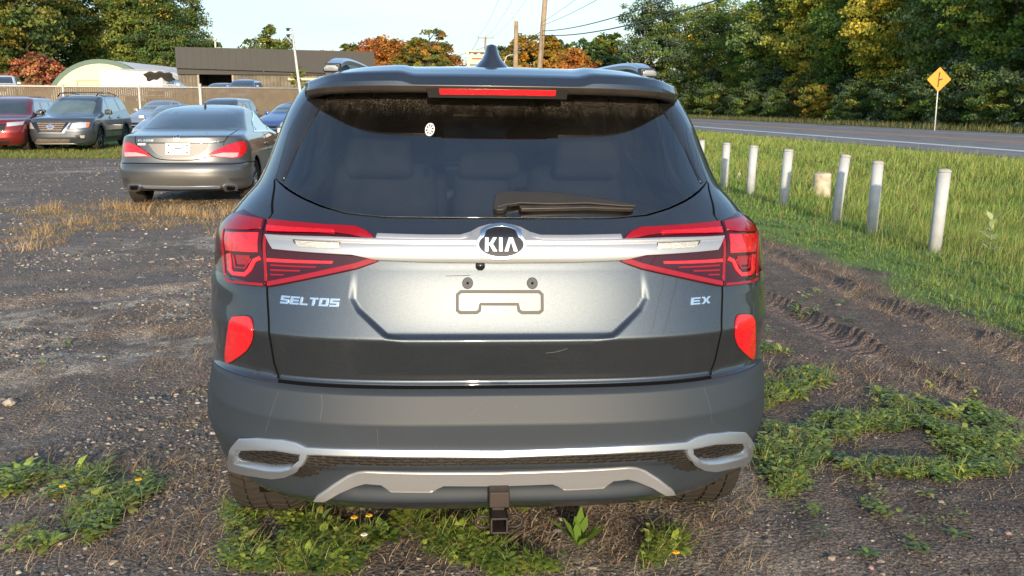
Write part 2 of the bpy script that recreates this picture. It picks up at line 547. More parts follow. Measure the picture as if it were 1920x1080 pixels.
# ------------------------------------------------------------------ shared materials
M = {}
M['paint'] = mat('dark_slate_paint', (0.060, 0.076, 0.096), rough=0.45, metal=0.88, spec=0.5, coat=1.0, coat_rough=0.03, flake=0.2, dust=0.028)
M['paint'].node_tree.nodes['Principled BSDF'].inputs['Coat IOR'].default_value = 1.58
M['cladding'] = mat('grey_plastic_cladding', (0.024, 0.033, 0.045), rough=0.56, spec=0.5, dust=0.04, dustc=(0.20, 0.20, 0.20), bump=0.03, bscale=500, bdist=0.001)
M['dark_plastic'] = mat('black_plastic', (0.014, 0.014, 0.015), rough=0.5, dust=0.08)
M['wiper'] = mat('wiper_plastic', (0.014, 0.014, 0.015), rough=0.5, dust=0.05)
M['gloss_black'] = mat('gloss_black_trim', (0.006, 0.006, 0.007), rough=0.08, coat=0.5, dust=0.05)
M['dusty_black'] = mat('dusty_black_trim', (0.008, 0.008, 0.009), rough=0.25, dust=0.30, dustc=(0.22, 0.17, 0.12))
M['void'] = mat('dark_cavity', (0.004, 0.004, 0.004), rough=0.9, spec=0.1)
M['satin'] = mat('satin_silver_trim', (0.42, 0.47, 0.54), rough=0.3, metal=0.8, dust=0.06)
M['satin_paint'] = mat('silver_plastic_trim', (0.42, 0.44, 0.47), rough=0.33, metal=0.6, dust=0.10)
M['chrome'] = mat('chrome', (0.8, 0.8, 0.8), rough=0.08, metal=1.0)
M['lamp_dark'] = mat('dark_red_lamp_lens', (0.035, 0.0015, 0.004), rough=0.15, coat=0.7, spec=0.2)
M['lamp_mid'] = mat('red_lamp_lens', (0.26, 0.003, 0.008), rough=0.15, coat=0.6, spec=0.3)
M['lamp_red'] = mat('bright_red_lamp_lens', (0.72, 0.006, 0.012), base2=(0.40, 0.003, 0.008), scale=55, detail=2, rough=0.12, coat=1.0, bump=0.35, bscale=160, bdist=0.003)
M['reflector'] = mat('red_reflector', (0.85, 0.008, 0.015), base2=(0.55, 0.004, 0.01), scale=120, detail=2, rough=0.22, coat=1.0, bump=0.35, bscale=200, bdist=0.002)
M['clear_lens'] = mat('clear_ribbed_lens', (0.62, 0.56, 0.46), rough=0.18, metal=0.6, coat=1.0, bump=0.6, bscale=260, bdist=0.003)
M['glass'] = glass_mat('tinted_window_glass', (0.45, 0.50, 0.51), trans=0.93, dust=0.03, refl=1.5)
M['clearglass'] = glass_mat('windscreen_glass', (0.85, 0.92, 0.90), trans=0.97, dust=0.02)
M['tyre'] = mat('dusty_tyre_rubber', (0.026, 0.024, 0.022), rough=0.85, dust=0.45, dustc=(0.075, 0.058, 0.042), spec=0.2, bump=0.3, bscale=60)
M['rim'] = mat('wheel_alloy', (0.33, 0.34, 0.35), rough=0.3, metal=0.9, dust=0.2)
M['dark_rim'] = mat('black_wheel_alloy', (0.02, 0.022, 0.025), rough=0.25, metal=0.5, coat=0.6, dust=0.1)
M['seat'] = mat('dark_seat_fabric', (0.030, 0.031, 0.034), rough=0.8, spec=0.3, bump=0.2, bscale=200)
M['steel'] = mat('rusty_hitch_steel', (0.026, 0.025, 0.026), base2=(0.05, 0.034, 0.026), rough=0.6, metal=0.4, dust=0.06, dustc=(0.12, 0.09, 0.07), scale=30)
M['white'] = mat('white_plastic', (0.78, 0.80, 0.80), rough=0.4, dust=0.03)
# ================================================================== setting
def attr_mat(name, rough=0.6, transl=0.0, spec=0.3, objvar=0.0, bump=0.0):
    m = bpy.data.materials.new(name); m.use_nodes = True
    nt = m.node_tree; N = nt.nodes; L = nt.links; b = N['Principled BSDF']
    a = N.new('ShaderNodeAttribute'); a.attribute_name = 'col'
    c = a.outputs['Color']
    if objvar:
        oi = N.new('ShaderNodeObjectInfo'); mx_ = N.new('ShaderNodeMix'); mx_.data_type = 'RGBA'; mx_.blend_type = 'MULTIPLY'; mx_.inputs['Factor'].default_value = 1.0
        L.new(c, mx_.inputs['A']); L.new(oi.outputs['Color'], mx_.inputs['B']); c = mx_.outputs['Result']
    L.new(c, b.inputs['Base Color']); b.inputs['Roughness'].default_value = rough; b.inputs['Specular IOR Level'].default_value = spec
    if transl:
        t = N.new('ShaderNodeBsdfTranslucent'); L.new(c, t.inputs['Color']); ms = N.new('ShaderNodeMixShader'); ms.inputs[0].default_value = transl
        L.new(b.outputs[0], ms.inputs[1]); L.new(t.outputs[0], ms.inputs[2]); L.new(ms.outputs[0], N['Material Output'].inputs['Surface'])
    return m
def set_col(o, cols):
    """per-vertex colour attribute"""
    me = o.data; at_ = me.attributes.new('col', 'FLOAT_COLOR', 'POINT')
    c = np.ones((len(me.vertices), 4), np.float32); c[:, :3] = cols; at_.data.foreach_set('color', c.ravel())
def vnoise(x, y, sc, seed=0, octaves=4):
    """value noise, numpy"""
    out = np.zeros(np.shape(x)); amp = 1.0; tot = 0
    for o in range(octaves):
        X = x / sc + 31.7 * seed + 5.3 * o; Y = y / sc + 17.1 * seed + 9.1 * o
        xi = np.floor(X).astype(np.int64); yi = np.floor(Y).astype(np.int64); fx = X - xi; fy = Y - yi
        fx = fx * fx * (3 - 2 * fx); fy = fy * fy * (3 - 2 * fy)
        def h(a, b):
            n = (a * 374761393 + b * 668265263 + seed * 974711) & 0x7fffffff; n = (n ^ (n >> 13)) * 1274126177 & 0x7fffffff
            return ((n ^ (n >> 16)) & 0xffff) / 65535.0
        out += amp * ((h(xi, yi) * (1 - fx) + h(xi + 1, yi) * fx) * (1 - fy) + (h(xi, yi + 1) * (1 - fx) + h(xi + 1, yi + 1) * fx) * fy)
        tot += amp; amp *= 0.5; sc = sc / 2.03
    return out / tot
# ---- the line of the road
RD = Vector((-0.112, 0.9937, 0)); RN = Vector((0.9937, 0.112, 0))         # along the road, and away from the lot
RP = ground(1920, 285)
def verge_edge(y):       # where the lot's dirt gives way to grass
    y = np.asarray(y, float)
    return np.where(y < 10.5, 2.72 + 0.085 * (10.5 - y), 2.72 - 0.05 * (y - 10.5)) + 0.10 * np.sin(y * 1.7) + 0.06 * np.sin(y * 4.1 + 1)
def road_off(x, y):      # signed distance beyond the near white line
    return (x - RP.x) * RN.x + (y - RP.y) * RN.y
def pxpoly(pts): return np.array([tuple(ground(*p))[:2] for p in pts])
TR1 = pxpoly([(1380, 545), (1440, 566), (1530, 612), (1670, 682), (1760, 720)]); TR1 = smoothopen(np.concatenate([[TR1[0] + [-0.6, 2.2]], TR1, [TR1[-1] + [0.35, -1.2]]]), 2)
TR2 = pxpoly([(1420, 465), (1520, 510), (1640, 570), (1920, 668)]); TR2 = smoothopen(np.concatenate([[TR2[0] + [-0.5, 4.0]], TR2, [TR2[-1] + [0.3, -2.2]]]), 2)
def linedist(x, y, line):
    d = np.full(x.shape, 1e9); sgn = np.zeros(x.shape); al = np.zeros(x.shape); acc = 0
    for a, b in zip(line[:-1], line[1:]):
        ab = b - a; L2 = ab @ ab; ln = math.sqrt(L2)
        t = np.clip(((x - a[0]) * ab[0] + (y - a[1]) * ab[1]) / L2, 0, 1)
        qx, qy = a[0] + t * ab[0], a[1] + t * ab[1]; dd = np.hypot(x - qx, y - qy); m_ = dd < d
        s_ = np.sign(ab[0] * (y - a[1]) - ab[1] * (x - a[0]))
        d = np.where(m_, dd, d); sgn = np.where(m_, s_, sgn); al = np.where(m_, acc + t * ln, al); acc += ln
    return d * sgn, al
def height(x, y):
    """height of the ground everywhere"""
    x = np.asarray(x, float); y = np.asarray(y, float)
    g = x - verge_edge(y)
    ro = road_off(x, y)
    ver = ss(g, 0.0, 1.2) * (1 - ss(ro, -3.2, -2.2))
    ditch = -0.16 * np.exp(-((g - 4.5) / 2.2) ** 2) * ver
    z = ditch + ver * 0.06 * (vnoise(x, y, 1.3, 3) - 0.5)
    lot = 1 - ss(g, -0.2, 0.6)
    z = z + lot * (0.05 * (vnoise(x, y, 1.8, 5, 3) - 0.5) + 0.035 * (vnoise(x, y, 0.35, 6, 3) - 0.5) + 0.013 * (vnoise(x, y, 0.09, 7, 3) - 0.5))
    for ln, w, sd_ in ((TR1, 0.11, 1), (TR2, 0.10, 1)):
        d, al = linedist(x, y, ln)
        brk = 0.25 + 0.75 * ss(vnoise(x, y, 0.45, 16, 2), 0.35, 0.62); lug = (0.5 + 0.5 * np.sin((al + 0.12 * vnoise(x, y, 0.22, 15, 2)) * 2 * math.pi / 0.085 + d * 18)) * brk
        n_ = vnoise(x, y, 0.06, 11, 2)
        z = z + (-0.040 * np.exp(-(d / w) ** 4) + 0.014 * lug * np.exp(-(d / (w * 0.9)) ** 4)
                 + (0.066 * (0.25 + 1.1 * n_) * (0.45 + 0.55 * lug) * (0.4 + 0.6 * brk)) * np.exp(-((d - w * 1.25) / 0.035) ** 2)
                 + 0.012 * np.exp(-((d + w * 1.3) / 0.04) ** 2)) * lot
    # keep it level under the parked SUV's wheels
    z = z * (1 - 0.6 * np.exp(-(((x + 0.1) / 1.0) ** 4 + ((y - 3.6) / 1.4) ** 4)))
    # old ruts on the left of the lot
    for (x0, y0, x1, y1, w, dp) in ((-7.0, 5.2, -0.9, 8.2, 0.16, 0.03), (-7.0, 6.0, -0.9, 9.6, 0.20, 0.025), (-8, 3.9, -1.2, 6.2, 0.14, 0.02)):
        L_ = np.array([[x0, y0], [(x0 + x1) / 2, (y0 + y1) / 2 - 0.35], [x1, y1]]); d, al = linedist(x, y, L_)
        z = z + lot * (-dp * np.exp(-(d / w) ** 2) + dp * 0.7 * np.exp(-((d - w * 1.6) / 0.07) ** 2) * (0.5 + vnoise(x, y, 0.1, 14, 2)))
    z = z * (1 - ss(ro, -3.0, -2.2)) + 1.6 * ss(y, 49.5, 54) * (1 - ss(x, -9, -5))
    return z
def pieces(x, y):
    """how much of the surface is dirt, pale gravel, grass, dry straw"""
    g = x - verge_edge(y)
    grass = ss(g + 0.5 * (vnoise(x, y, 0.5, 21) - 0.5), -0.05, 0.25)
    far = ss(y + 1.0 * (vnoise(x, y, 2.0, 23) - 0.5), 25.2, 26.0) * (1 - ss(x, -4, -2))
    grass = np.maximum(grass, far)
    grass = np.maximum(grass, ss(y, 60, 70))
    return grass
VB = pxpoly([(0, 478), (60, 470), (150, 455), (300, 425), (440, 430), (470, 400), (300, 378), (0, 400)])
DIRT = (np.array([0.052, 0.043, 0.036]), np.array([0.030, 0.026, 0.023]))
def ground_col(x, y):
    n1 = vnoise(x, y, 1.6, 31); n2 = vnoise(x, y, 0.25, 32); n3 = vnoise(x, y, 0.05, 33, 2)
    right = ss(x, 0.2, 1.4)
    base = np.array([0.165, 0.137, 0.115])[None] * np.ones((x.size, 1))
    brown = np.array([0.125, 0.094, 0.073])
    pale = np.array([0.36, 0.31, 0.25])
    t = (right * 0.85 + 0.25 * ss(n1, 0.5, 0.7))[:, None]; t = np.clip(t, 0, 1)
    c = base * (1 - t) + brown * t
    pp = ss(n1, 0.50, 0.68) * ss(n2, 0.40, 0.62) * (1 - right * 0.75) * (0.45 + 0.5 * ss(n3, 0.4, 0.6))
    c = c * (1 - pp[:, None]) + pale * pp[:, None]
    # compacted, paler tyre paths on the right
    for ln, w in ((TR1, 0.14), (TR2, 0.14)):
        d, al = linedist(x, y, ln); k = (0.85 * np.exp(-((d + 0.02) / w) ** 4))[:, None]
        c = c * (1 - k) + np.array([0.19, 0.138, 0.112]) * k
    sb = ss(sdist(np.stack([x, y], 1), VB) + 0.8 * (vnoise(x, y, 0.8, 37) - 0.5), -0.1, 0.8) * ss(n2, 0.35, 0.6) * 0.6
    c = c * (1 - sb[:, None]) + np.array([0.20, 0.145, 0.085]) * sb[:, None]
    # straw along the verge
    g = x - verge_edge(y); st = (0.7 * np.exp(-((g + 0.25) / 0.22) ** 2) * ss(n2, 0.4, 0.6))[:, None]
    c = c * (1 - st) + np.array([0.22, 0.16, 0.10]) * st
    c = c * (0.75 + 0.5 * n3)[:, None]
    gr = pieces(x, y)[:, None]
    gc = np.array([0.13, 0.18, 0.045]) * (0.7 + 0.7 * n2)[:, None]
    return c * (1 - gr) + gc * gr
mg = attr_mat('ground_surface', rough=0.85, spec=0.25)
N_ = mg.node_tree.nodes; L_ = mg.node_tree.links; b_ = N_['Principled BSDF']
t_ = N_.new('ShaderNodeTexCoord'); n_ = N_.new('ShaderNodeTexNoise'); n_.inputs['Scale'].default_value = 55; n_.inputs['Detail'].default_value = 9; n_.inputs['Roughness'].default_value = 0.7
v_ = N_.new('ShaderNodeTexVoronoi'); v_.inputs['Scale'].default_value = 62; L_.new(t_.outputs['Object'], n_.inputs[0]); L_.new(t_.outputs['Object'], v_.inputs[0])
a_ = N_.new('ShaderNodeMath'); a_.operation = 'MULTIPLY_ADD'; a_.inputs[1].default_value = -0.7; L_.new(v_.outputs['Distance'], a_.inputs[0]); L_.new(n_.outputs['Fac'], a_.inputs[2])
bp_ = N_.new('ShaderNodeBump'); bp_.inputs['Strength'].default_value = 0.9; bp_.inputs['Distance'].default_value = 0.012; L_.new(a_.outputs[0], bp_.inputs['Height']); L_.new(bp_.outputs[0], b_.inputs['Normal'])
# grain: speckled grit in the colour, object space
at_ = [n for n in N_ if n.type == 'ATTRIBUTE'][0]
gn_ = N_.new('ShaderNodeTexVoronoi'); gn_.inputs['Scale'].default_value = 190; L_.new(t_.outputs['Object'], gn_.inputs[0])
gs_ = N_.new('ShaderNodeSeparateColor'); L_.new(gn_.outputs['Color'], gs_.inputs[0])
gr_ = N_.new('ShaderNodeMapRange'); gr_.inputs['From Min'].default_value = 0.0; gr_.inputs['From Max'].default_value = 1.0; gr_.inputs['To Min'].default_value = 0.45; gr_.inputs['To Max'].default_value = 1.6; L_.new(gs_.outputs[0], gr_.inputs[0])
mx_ = N_.new('ShaderNodeMix'); mx_.data_type = 'RGBA'; mx_.blend_type = 'MULTIPLY'; mx_.inputs['Factor'].default_value = 1
r_ = N_.new('ShaderNodeMapRange'); r_.inputs['From Min'].default_value = 0.3; r_.inputs['From Max'].default_value = 0.72; r_.inputs['To Min'].default_value = 0.55; r_.inputs['To Max'].default_value = 1.7
L_.new(n_.outputs['Fac'], r_.inputs[0]); ml_ = N_.new('ShaderNodeMath'); ml_.operation = 'MULTIPLY'; L_.new(r_.outputs[0], ml_.inputs[0]); L_.new(gr_.outputs[0], ml_.inputs[1]); L_.new(at_.outputs['Color'], mx_.inputs['A']); L_.new(ml_.outputs[0], mx_.inputs['B']); L_.new(mx_.outputs['Result'], b_.inputs['Base Color'])
# tensor grid, finest round the SUV
def axis(parts):
    out = []
    for a, b, s_ in parts:
        out += list(np.linspace(a, b, int(round((b - a) / s_)), endpoint=False))
    return np.array(out + [parts[-1][1]])
gx = axis([(-600, -100, 50), (-100, -30, 7), (-30, -8, 0.8), (-8, -3.8, 0.12), (-3.8, 4.2, 0.026), (4.2, 9, 0.12), (9, 30, 0.9), (30, 100, 7), (100, 600, 50)])
gy = axis([(-60, -2, 4), (-2, 1.6, 0.25), (1.6, 7.6, 0.026), (7.6, 14, 0.07), (14, 30, 0.4), (30, 70, 1.0), (70, 200, 10), (200, 1400, 100)])
X, Y = np.meshgrid(gx, gy); x = X.ravel(); y = Y.ravel()
Zg = height(x, y) * (1 - ss(np.abs(x), 25, 60)) - 0.12 * ss(road_off(x, y), -2.3, -2.0)
nx, ny = len(gx), len(gy)
i_, j_ = np.meshgrid(np.arange(nx - 1), np.arange(ny - 1)); k_ = (j_ * nx + i_).ravel()
go = mesh_obj('ground', np.stack([x, y, Zg], 1), np.stack([k_, k_ + 1, k_ + nx + 1, k_ + nx], 1), mg, kind='structure')
set_col(go, ground_col(x, y))
def hz(x, y): return float(height(np.array([x]), np.array([y]))[0])
# ---- road
def ribbon(o0, o1, s0, s1, z0, z1=None, n=60, crown=0.0):
    vs = []; fs = []
    for i in range(n + 1):
        s_ = s0 + (s1 - s0) * i / n
        for o in (o0, o1):
            p = RP + RD * s_ + RN * o
            vs.append((p.x, p.y, (z0 if o == o0 else (z1 if z1 is not None else z0))))
    for i in range(n): fs.append((2 * i, 2 * i + 1, 2 * i + 3, 2 * i + 2))
    return np.array(vs), fs
asphalt = mat('asphalt', (0.22, 0.215, 0.21), rough=0.8, var=0.25, scale=1.2, bump=0.4, bscale=90, detail=8)
z_rd = 0.02
vs, fs = ribbon(-2.35, 11.0, -90, 700, z_rd, z_rd)
mesh_obj('road', vs, fs, asphalt, kind='structure', smooth=False)
sh = mat('gravel_shoulder', (0.13, 0.105, 0.085), rough=0.95, var=0.4, scale=9, bump=0.6, bscale=50)
vs, fs = ribbon(-3.0, -2.35, -90, 700, -0.05, z_rd - 0.004); mesh_obj('road_shoulder', vs, fs, sh, kind='structure', smooth=False)
vs, fs = ribbon(11.0, 14.5, -90, 700, z_rd - 0.004, -0.05); mesh_obj('road_shoulder', vs, fs, mat('verge_grass_base', (0.07, 0.08, 0.03), var=0.4, scale=2, rough=0.9), kind='structure', smooth=False)
wl_ = mat('road_paint_white', (0.72, 0.72, 0.70), rough=0.6, var=0.12, scale=3); yl_ = mat('road_paint_orange', (0.62, 0.30, 0.12), rough=0.6, var=0.15, scale=3)
for o0, o1, mm_, nm in ((-0.22, 0.28, wl_, 'road_marking_white'), (3.9, 4.18, yl_, 'road_marking_yellow'), (4.4, 4.7, yl_, 'road_marking_yellow'), (8.4, 8.54, wl_, 'road_marking_white')):
    vs, fs = ribbon(o0, o1, -90, 700, z_rd + 0.004); mesh_obj(nm, vs, fs, mm_, kind='structure', smooth=False)

# ================================================================== grass, weeds, stones
def blades(pos, h, w, lean_dir, lean, cols, name, m, segs=2, tipcol=1.15):
    """bent tapering blades; pos (n,3), h, w (n,), lean_dir angle, lean amount"""
    n = len(pos); a = lean_dir; d = np.stack([np.cos(a), np.sin(a), np.zeros(n)], 1); s_ = np.stack([-np.sin(a + 0.9), np.cos(a + 0.9), np.zeros(n)], 1)
    vs = []; cs = []
    for k in range(segs + 1):
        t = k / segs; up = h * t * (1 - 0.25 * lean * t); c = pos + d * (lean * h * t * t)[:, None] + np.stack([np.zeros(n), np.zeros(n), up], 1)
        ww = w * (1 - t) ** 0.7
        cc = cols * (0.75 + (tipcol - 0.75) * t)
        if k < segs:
            vs += [c - s_ * ww[:, None] / 2, c + s_ * ww[:, None] / 2]; cs += [cc, cc]
        else:
            vs += [c]; cs += [cc]
    V = np.stack(vs, 1); C = np.stack(cs, 1); m_ = V.shape[1]
    base = (np.arange(n) * m_)[:, None]; tri = []
    for k in range(segs):
        if k < segs - 1: tri += [[2 * k, 2 * k + 1, 2 * k + 3], [2 * k, 2 * k + 3, 2 * k + 2]]
        else: tri += [[2 * k, 2 * k + 1, 2 * k + 2]]
    Fc = (base[:, None, :] + np.array(tri)[None]).reshape(-1, 3)
    o = mesh_obj(name, V.reshape(-1, 3), Fc.astype(np.int32), m, kind='stuff'); set_col(o, C.reshape(-1, 3)); return o
def leafy(pos, ang, elev, ln, w, cols, name, m, curl=0.5, segs=3):
    """flat pointed leaves (weeds): strip of segs along a curve that starts at elevation elev and droops"""
    n = len(pos); d = np.stack([np.cos(ang), np.sin(ang)], 1); s_ = np.stack([-np.sin(ang), np.cos(ang), np.zeros(n)], 1)
    c = pos.copy(); vs = []; cs = []; prof = {0: 0.25, 1: 0.9, 2: 1.0, 3: 0.0} if segs == 3 else {0: 0.2, 1: 1.0, 2: 0.0}
    e = elev.copy()
    for k in range(segs + 1):
        ww = w * prof[k]
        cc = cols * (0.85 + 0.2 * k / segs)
        if k < segs: vs += [c - s_ * ww[:, None] / 2, c + s_ * ww[:, None] / 2]; cs += [cc, cc]
        else: vs += [c]; cs += [cc]
        st = ln / segs
        c = c + np.concatenate([d * (np.cos(e) * st)[:, None], (np.sin(e) * st)[:, None]], 1); e = e - curl
    V = np.stack(vs, 1); C = np.stack(cs, 1); m_ = V.shape[1]; base = (np.arange(n) * m_)[:, None]; tri = []
    for k in range(segs):
        if k < segs - 1: tri += [[2 * k, 2 * k + 1, 2 * k + 3], [2 * k, 2 * k + 3, 2 * k + 2]]
        else: tri += [[2 * k, 2 * k + 1, 2 * k + 2]]
    Fc = (base[:, None, :] + np.array(tri)[None]).reshape(-1, 3)
    V = V.reshape(-1, 3); V[:, 2] = np.maximum(V[:, 2], np.repeat(pos[:, 2], m_) + 0.003)
    o = mesh_obj(name, V, Fc.astype(np.int32), m, kind='stuff'); set_col(o, C.reshape(-1, 3)); return o
def put(x, y, dz=-0.01): return np.stack([x, y, height(x, y) + dz], 1)
def mixc(n, *cols, jit=0.18):
    c = np.array(cols)[RNG.integers(0, len(cols), n)]; return c * RNG.uniform(1 - jit, 1 + jit, (n, 1)) * RNG.uniform(0.92, 1.08, (n, 3))
def tufts(cent, k, spread):
    q = np.repeat(cent, k, 0); return q + RNG.normal(0, spread, q.shape)
m_grass = attr_mat('grass_blades', rough=0.55, transl=0.35, spec=0.35)
m_weed = attr_mat('weed_leaves', rough=0.5, transl=0.3, spec=0.4)
m_dry = attr_mat('dry_straw', rough=0.8, transl=0.2)
STUMP = ground(1540, 362)
# verge grass, thinning with distance from the lot
def verge_points(n, ymin, ymax, gmin, gmax, pw):
    y_ = ymin * (ymax / ymin) ** RNG.random(n * 3) if pw else RNG.uniform(ymin, ymax, n * 3)
    g_ = gmin + (gmax - gmin) * RNG.random(n * 3) ** 0.9; x_ = verge_edge(y_) + g_
    ok = (road_off(x_, y_) < -3.5) & (np.hypot(x_ - STUMP.x, (y_ - STUMP.y + 0.6) / 3) > 0.30) & (x_ < 0.62 * y_ + 1.5)
    return x_[ok][:n], y_[ok][:n]
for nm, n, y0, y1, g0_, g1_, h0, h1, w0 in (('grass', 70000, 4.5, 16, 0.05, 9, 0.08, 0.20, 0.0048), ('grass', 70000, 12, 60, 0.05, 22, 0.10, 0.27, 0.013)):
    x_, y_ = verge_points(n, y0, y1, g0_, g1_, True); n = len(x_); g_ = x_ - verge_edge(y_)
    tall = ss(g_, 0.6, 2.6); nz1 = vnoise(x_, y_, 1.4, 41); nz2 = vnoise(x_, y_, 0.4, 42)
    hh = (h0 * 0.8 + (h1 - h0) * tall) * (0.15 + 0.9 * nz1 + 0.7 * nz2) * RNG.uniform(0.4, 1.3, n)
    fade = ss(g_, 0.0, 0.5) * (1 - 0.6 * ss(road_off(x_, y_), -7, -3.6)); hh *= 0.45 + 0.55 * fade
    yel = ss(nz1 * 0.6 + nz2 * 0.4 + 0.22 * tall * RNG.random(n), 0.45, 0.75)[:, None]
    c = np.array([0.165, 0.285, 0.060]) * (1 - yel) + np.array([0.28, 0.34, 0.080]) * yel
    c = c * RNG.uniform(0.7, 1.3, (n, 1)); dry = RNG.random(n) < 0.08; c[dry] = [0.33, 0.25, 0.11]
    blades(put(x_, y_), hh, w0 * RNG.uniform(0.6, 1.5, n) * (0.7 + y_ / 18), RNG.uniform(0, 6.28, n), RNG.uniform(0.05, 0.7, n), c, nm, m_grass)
# straw coloured seed stems standing above the verge
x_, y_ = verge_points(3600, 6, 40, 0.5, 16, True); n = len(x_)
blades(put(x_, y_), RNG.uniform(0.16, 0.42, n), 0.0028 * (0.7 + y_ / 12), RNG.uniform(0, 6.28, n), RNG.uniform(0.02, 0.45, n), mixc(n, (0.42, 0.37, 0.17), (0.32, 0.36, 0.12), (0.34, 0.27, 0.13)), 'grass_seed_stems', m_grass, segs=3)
q = tufts(np.stack(verge_points(260, 5, 16, 0.05, 3.0, True), 1), 14, 0.04); n = len(q)
leafy(put(q[:, 0], q[:, 1], 0.01), RNG.uniform(0, 6.28, n), RNG.uniform(0.3, 1.2, n), RNG.uniform(0.04, 0.11, n), RNG.uniform(0.012, 0.028, n), mixc(n, (0.20, 0.32, 0.07), (0.28, 0.38, 0.08), (0.15, 0.25, 0.09)), 'weeds', m_weed)
# far strip of grass beyond the road and under the parked cars
n = 16000; s_ = RNG.uniform(-10, 160, n); o_ = RNG.uniform(11.3, 16.5, n); x_ = RP.x + RD.x * s_ + RN.x * o_; y_ = RP.y + RD.y * s_ + RN.y * o_
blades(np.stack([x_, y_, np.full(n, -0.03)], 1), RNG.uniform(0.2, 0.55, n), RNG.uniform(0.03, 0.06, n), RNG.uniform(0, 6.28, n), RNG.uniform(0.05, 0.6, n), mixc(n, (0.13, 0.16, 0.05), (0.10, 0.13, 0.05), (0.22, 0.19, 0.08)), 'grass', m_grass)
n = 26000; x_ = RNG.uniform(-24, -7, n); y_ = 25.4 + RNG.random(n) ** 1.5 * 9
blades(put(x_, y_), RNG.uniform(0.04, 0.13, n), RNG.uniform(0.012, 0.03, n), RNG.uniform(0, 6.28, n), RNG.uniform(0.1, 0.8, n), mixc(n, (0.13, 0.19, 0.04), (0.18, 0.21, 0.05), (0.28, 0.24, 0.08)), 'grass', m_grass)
# dry straw band on the left and scattered through the lot
def in_px(n, pts, seed_noise=None, thr=0.0, sc=0.3):
    P_ = pxpoly(pts); lo = P_.min(0); hi = P_.max(0); q = RNG.uniform(lo, hi, (n * 4, 2)); q = q[inpoly(q, P_)]
    if seed_noise is not None: q = q[vnoise(q[:, 0], q[:, 1], sc, seed_noise, 3) > thr]
    return q[:n]
q = in_px(190, [(0, 480), (60, 475), (180, 440), (300, 430), (440, 435), (470, 385), (300, 370), (0, 395)], 51, 0.42, 0.8)
q = tufts(q, 34, 0.06); n = len(q)
blades(put(q[:, 0], q[:, 1]), RNG.uniform(0.03, 0.13, n) * RNG.random(n) ** 0.4, RNG.uniform(0.003, 0.007, n), RNG.uniform(0, 6.28, n), RNG.uniform(0.2, 1.4, n), mixc(n, (0.42, 0.27, 0.12), (0.34, 0.22, 0.11), (0.46, 0.34, 0.18), (0.14, 0.15, 0.05)), 'dry_grass', m_dry)
q = tufts(np.array([tuple(ground(*p))[:2] for p in [(238, 392), (205, 388), (270, 398), (318, 402), (335, 398), (365, 404), (395, 410), (430, 402), (150, 420), (70, 440), (50, 470), (95, 395), (415, 440), (440, 425)]]), 70, 0.09); n = len(q)
blades(put(q[:, 0], q[:, 1]), RNG.uniform(0.06, 0.22, n), RNG.uniform(0.004, 0.008, n), RNG.uniform(0, 6.28, n), RNG.uniform(0.1, 0.9, n), mixc(n, (0.50, 0.31, 0.14), (0.42, 0.27, 0.13), (0.52, 0.40, 0.22)), 'dry_grass', m_dry)
q = np.concatenate([in_px(400, [(-200, 1079), (-200, 860), (420, 860), (440, 930), (1300, 930), (1430, 850), (1430, 1079)], 53, 0.45, 0.5), in_px(160, [(0, 860), (0, 600), (400, 560), (400, 860)], 54, 0.5, 0.5), in_px(220, [(1420, 860), (1420, 640), (1919, 700), (1919, 1000)], 55, 0.5, 0.5), in_px(260, [(1390, 440), (1410, 470), (1640, 590), (1900, 670), (1919, 640), (1660, 545), (1440, 440)])])
q = tufts(q, 11, 0.035); n = len(q)
blades(put(q[:, 0], q[:, 1]), RNG.uniform(0.02, 0.10, n), RNG.uniform(0.0015, 0.0035, n), RNG.uniform(0, 6.28, n), RNG.uniform(0.5, 2.4, n), mixc(n, (0.30, 0.20, 0.12), (0.38, 0.29, 0.18), (0.22, 0.14, 0.09), (0.44, 0.36, 0.24)), 'dry_grass', m_dry, segs=3)
# weeds: broad little leaves and rosettes
WEED = [([(430, 940), (1330, 925), (1310, 1010), (1180, 1079), (430, 1079)], 760, 61, 0.50), ([(30, 1040), (60, 900), (290, 880), (300, 930), (200, 1000), (180, 1060)], 170, 62, 0.42), ([(1425, 860), (1420, 790), (1560, 780), (1700, 780), (1900, 850), (1890, 890), (1750, 900), (1560, 880), (1470, 940), (1440, 930)], 480, 63, 0.44),
        ([(1420, 770), (1420, 650), (1480, 660), (1560, 720), (1530, 740)], 150, 64, 0.42), ([(0, 940), (0, 890), (60, 890), (50, 930)], 90, 65, 0.3), ([(1640, 740), (1800, 760), (1919, 800), (1919, 850), (1700, 800)], 120, 66, 0.45), ([(0, 300), (420, 290), (430, 1000), (0, 1000)], 60, 67, 0.5), ([(1420, 500), (1919, 700), (1919, 1079), (1420, 1000)], 60, 68, 0.5)]
px_, ang, el, ln, wd, cc = [], [], [], [], [], []
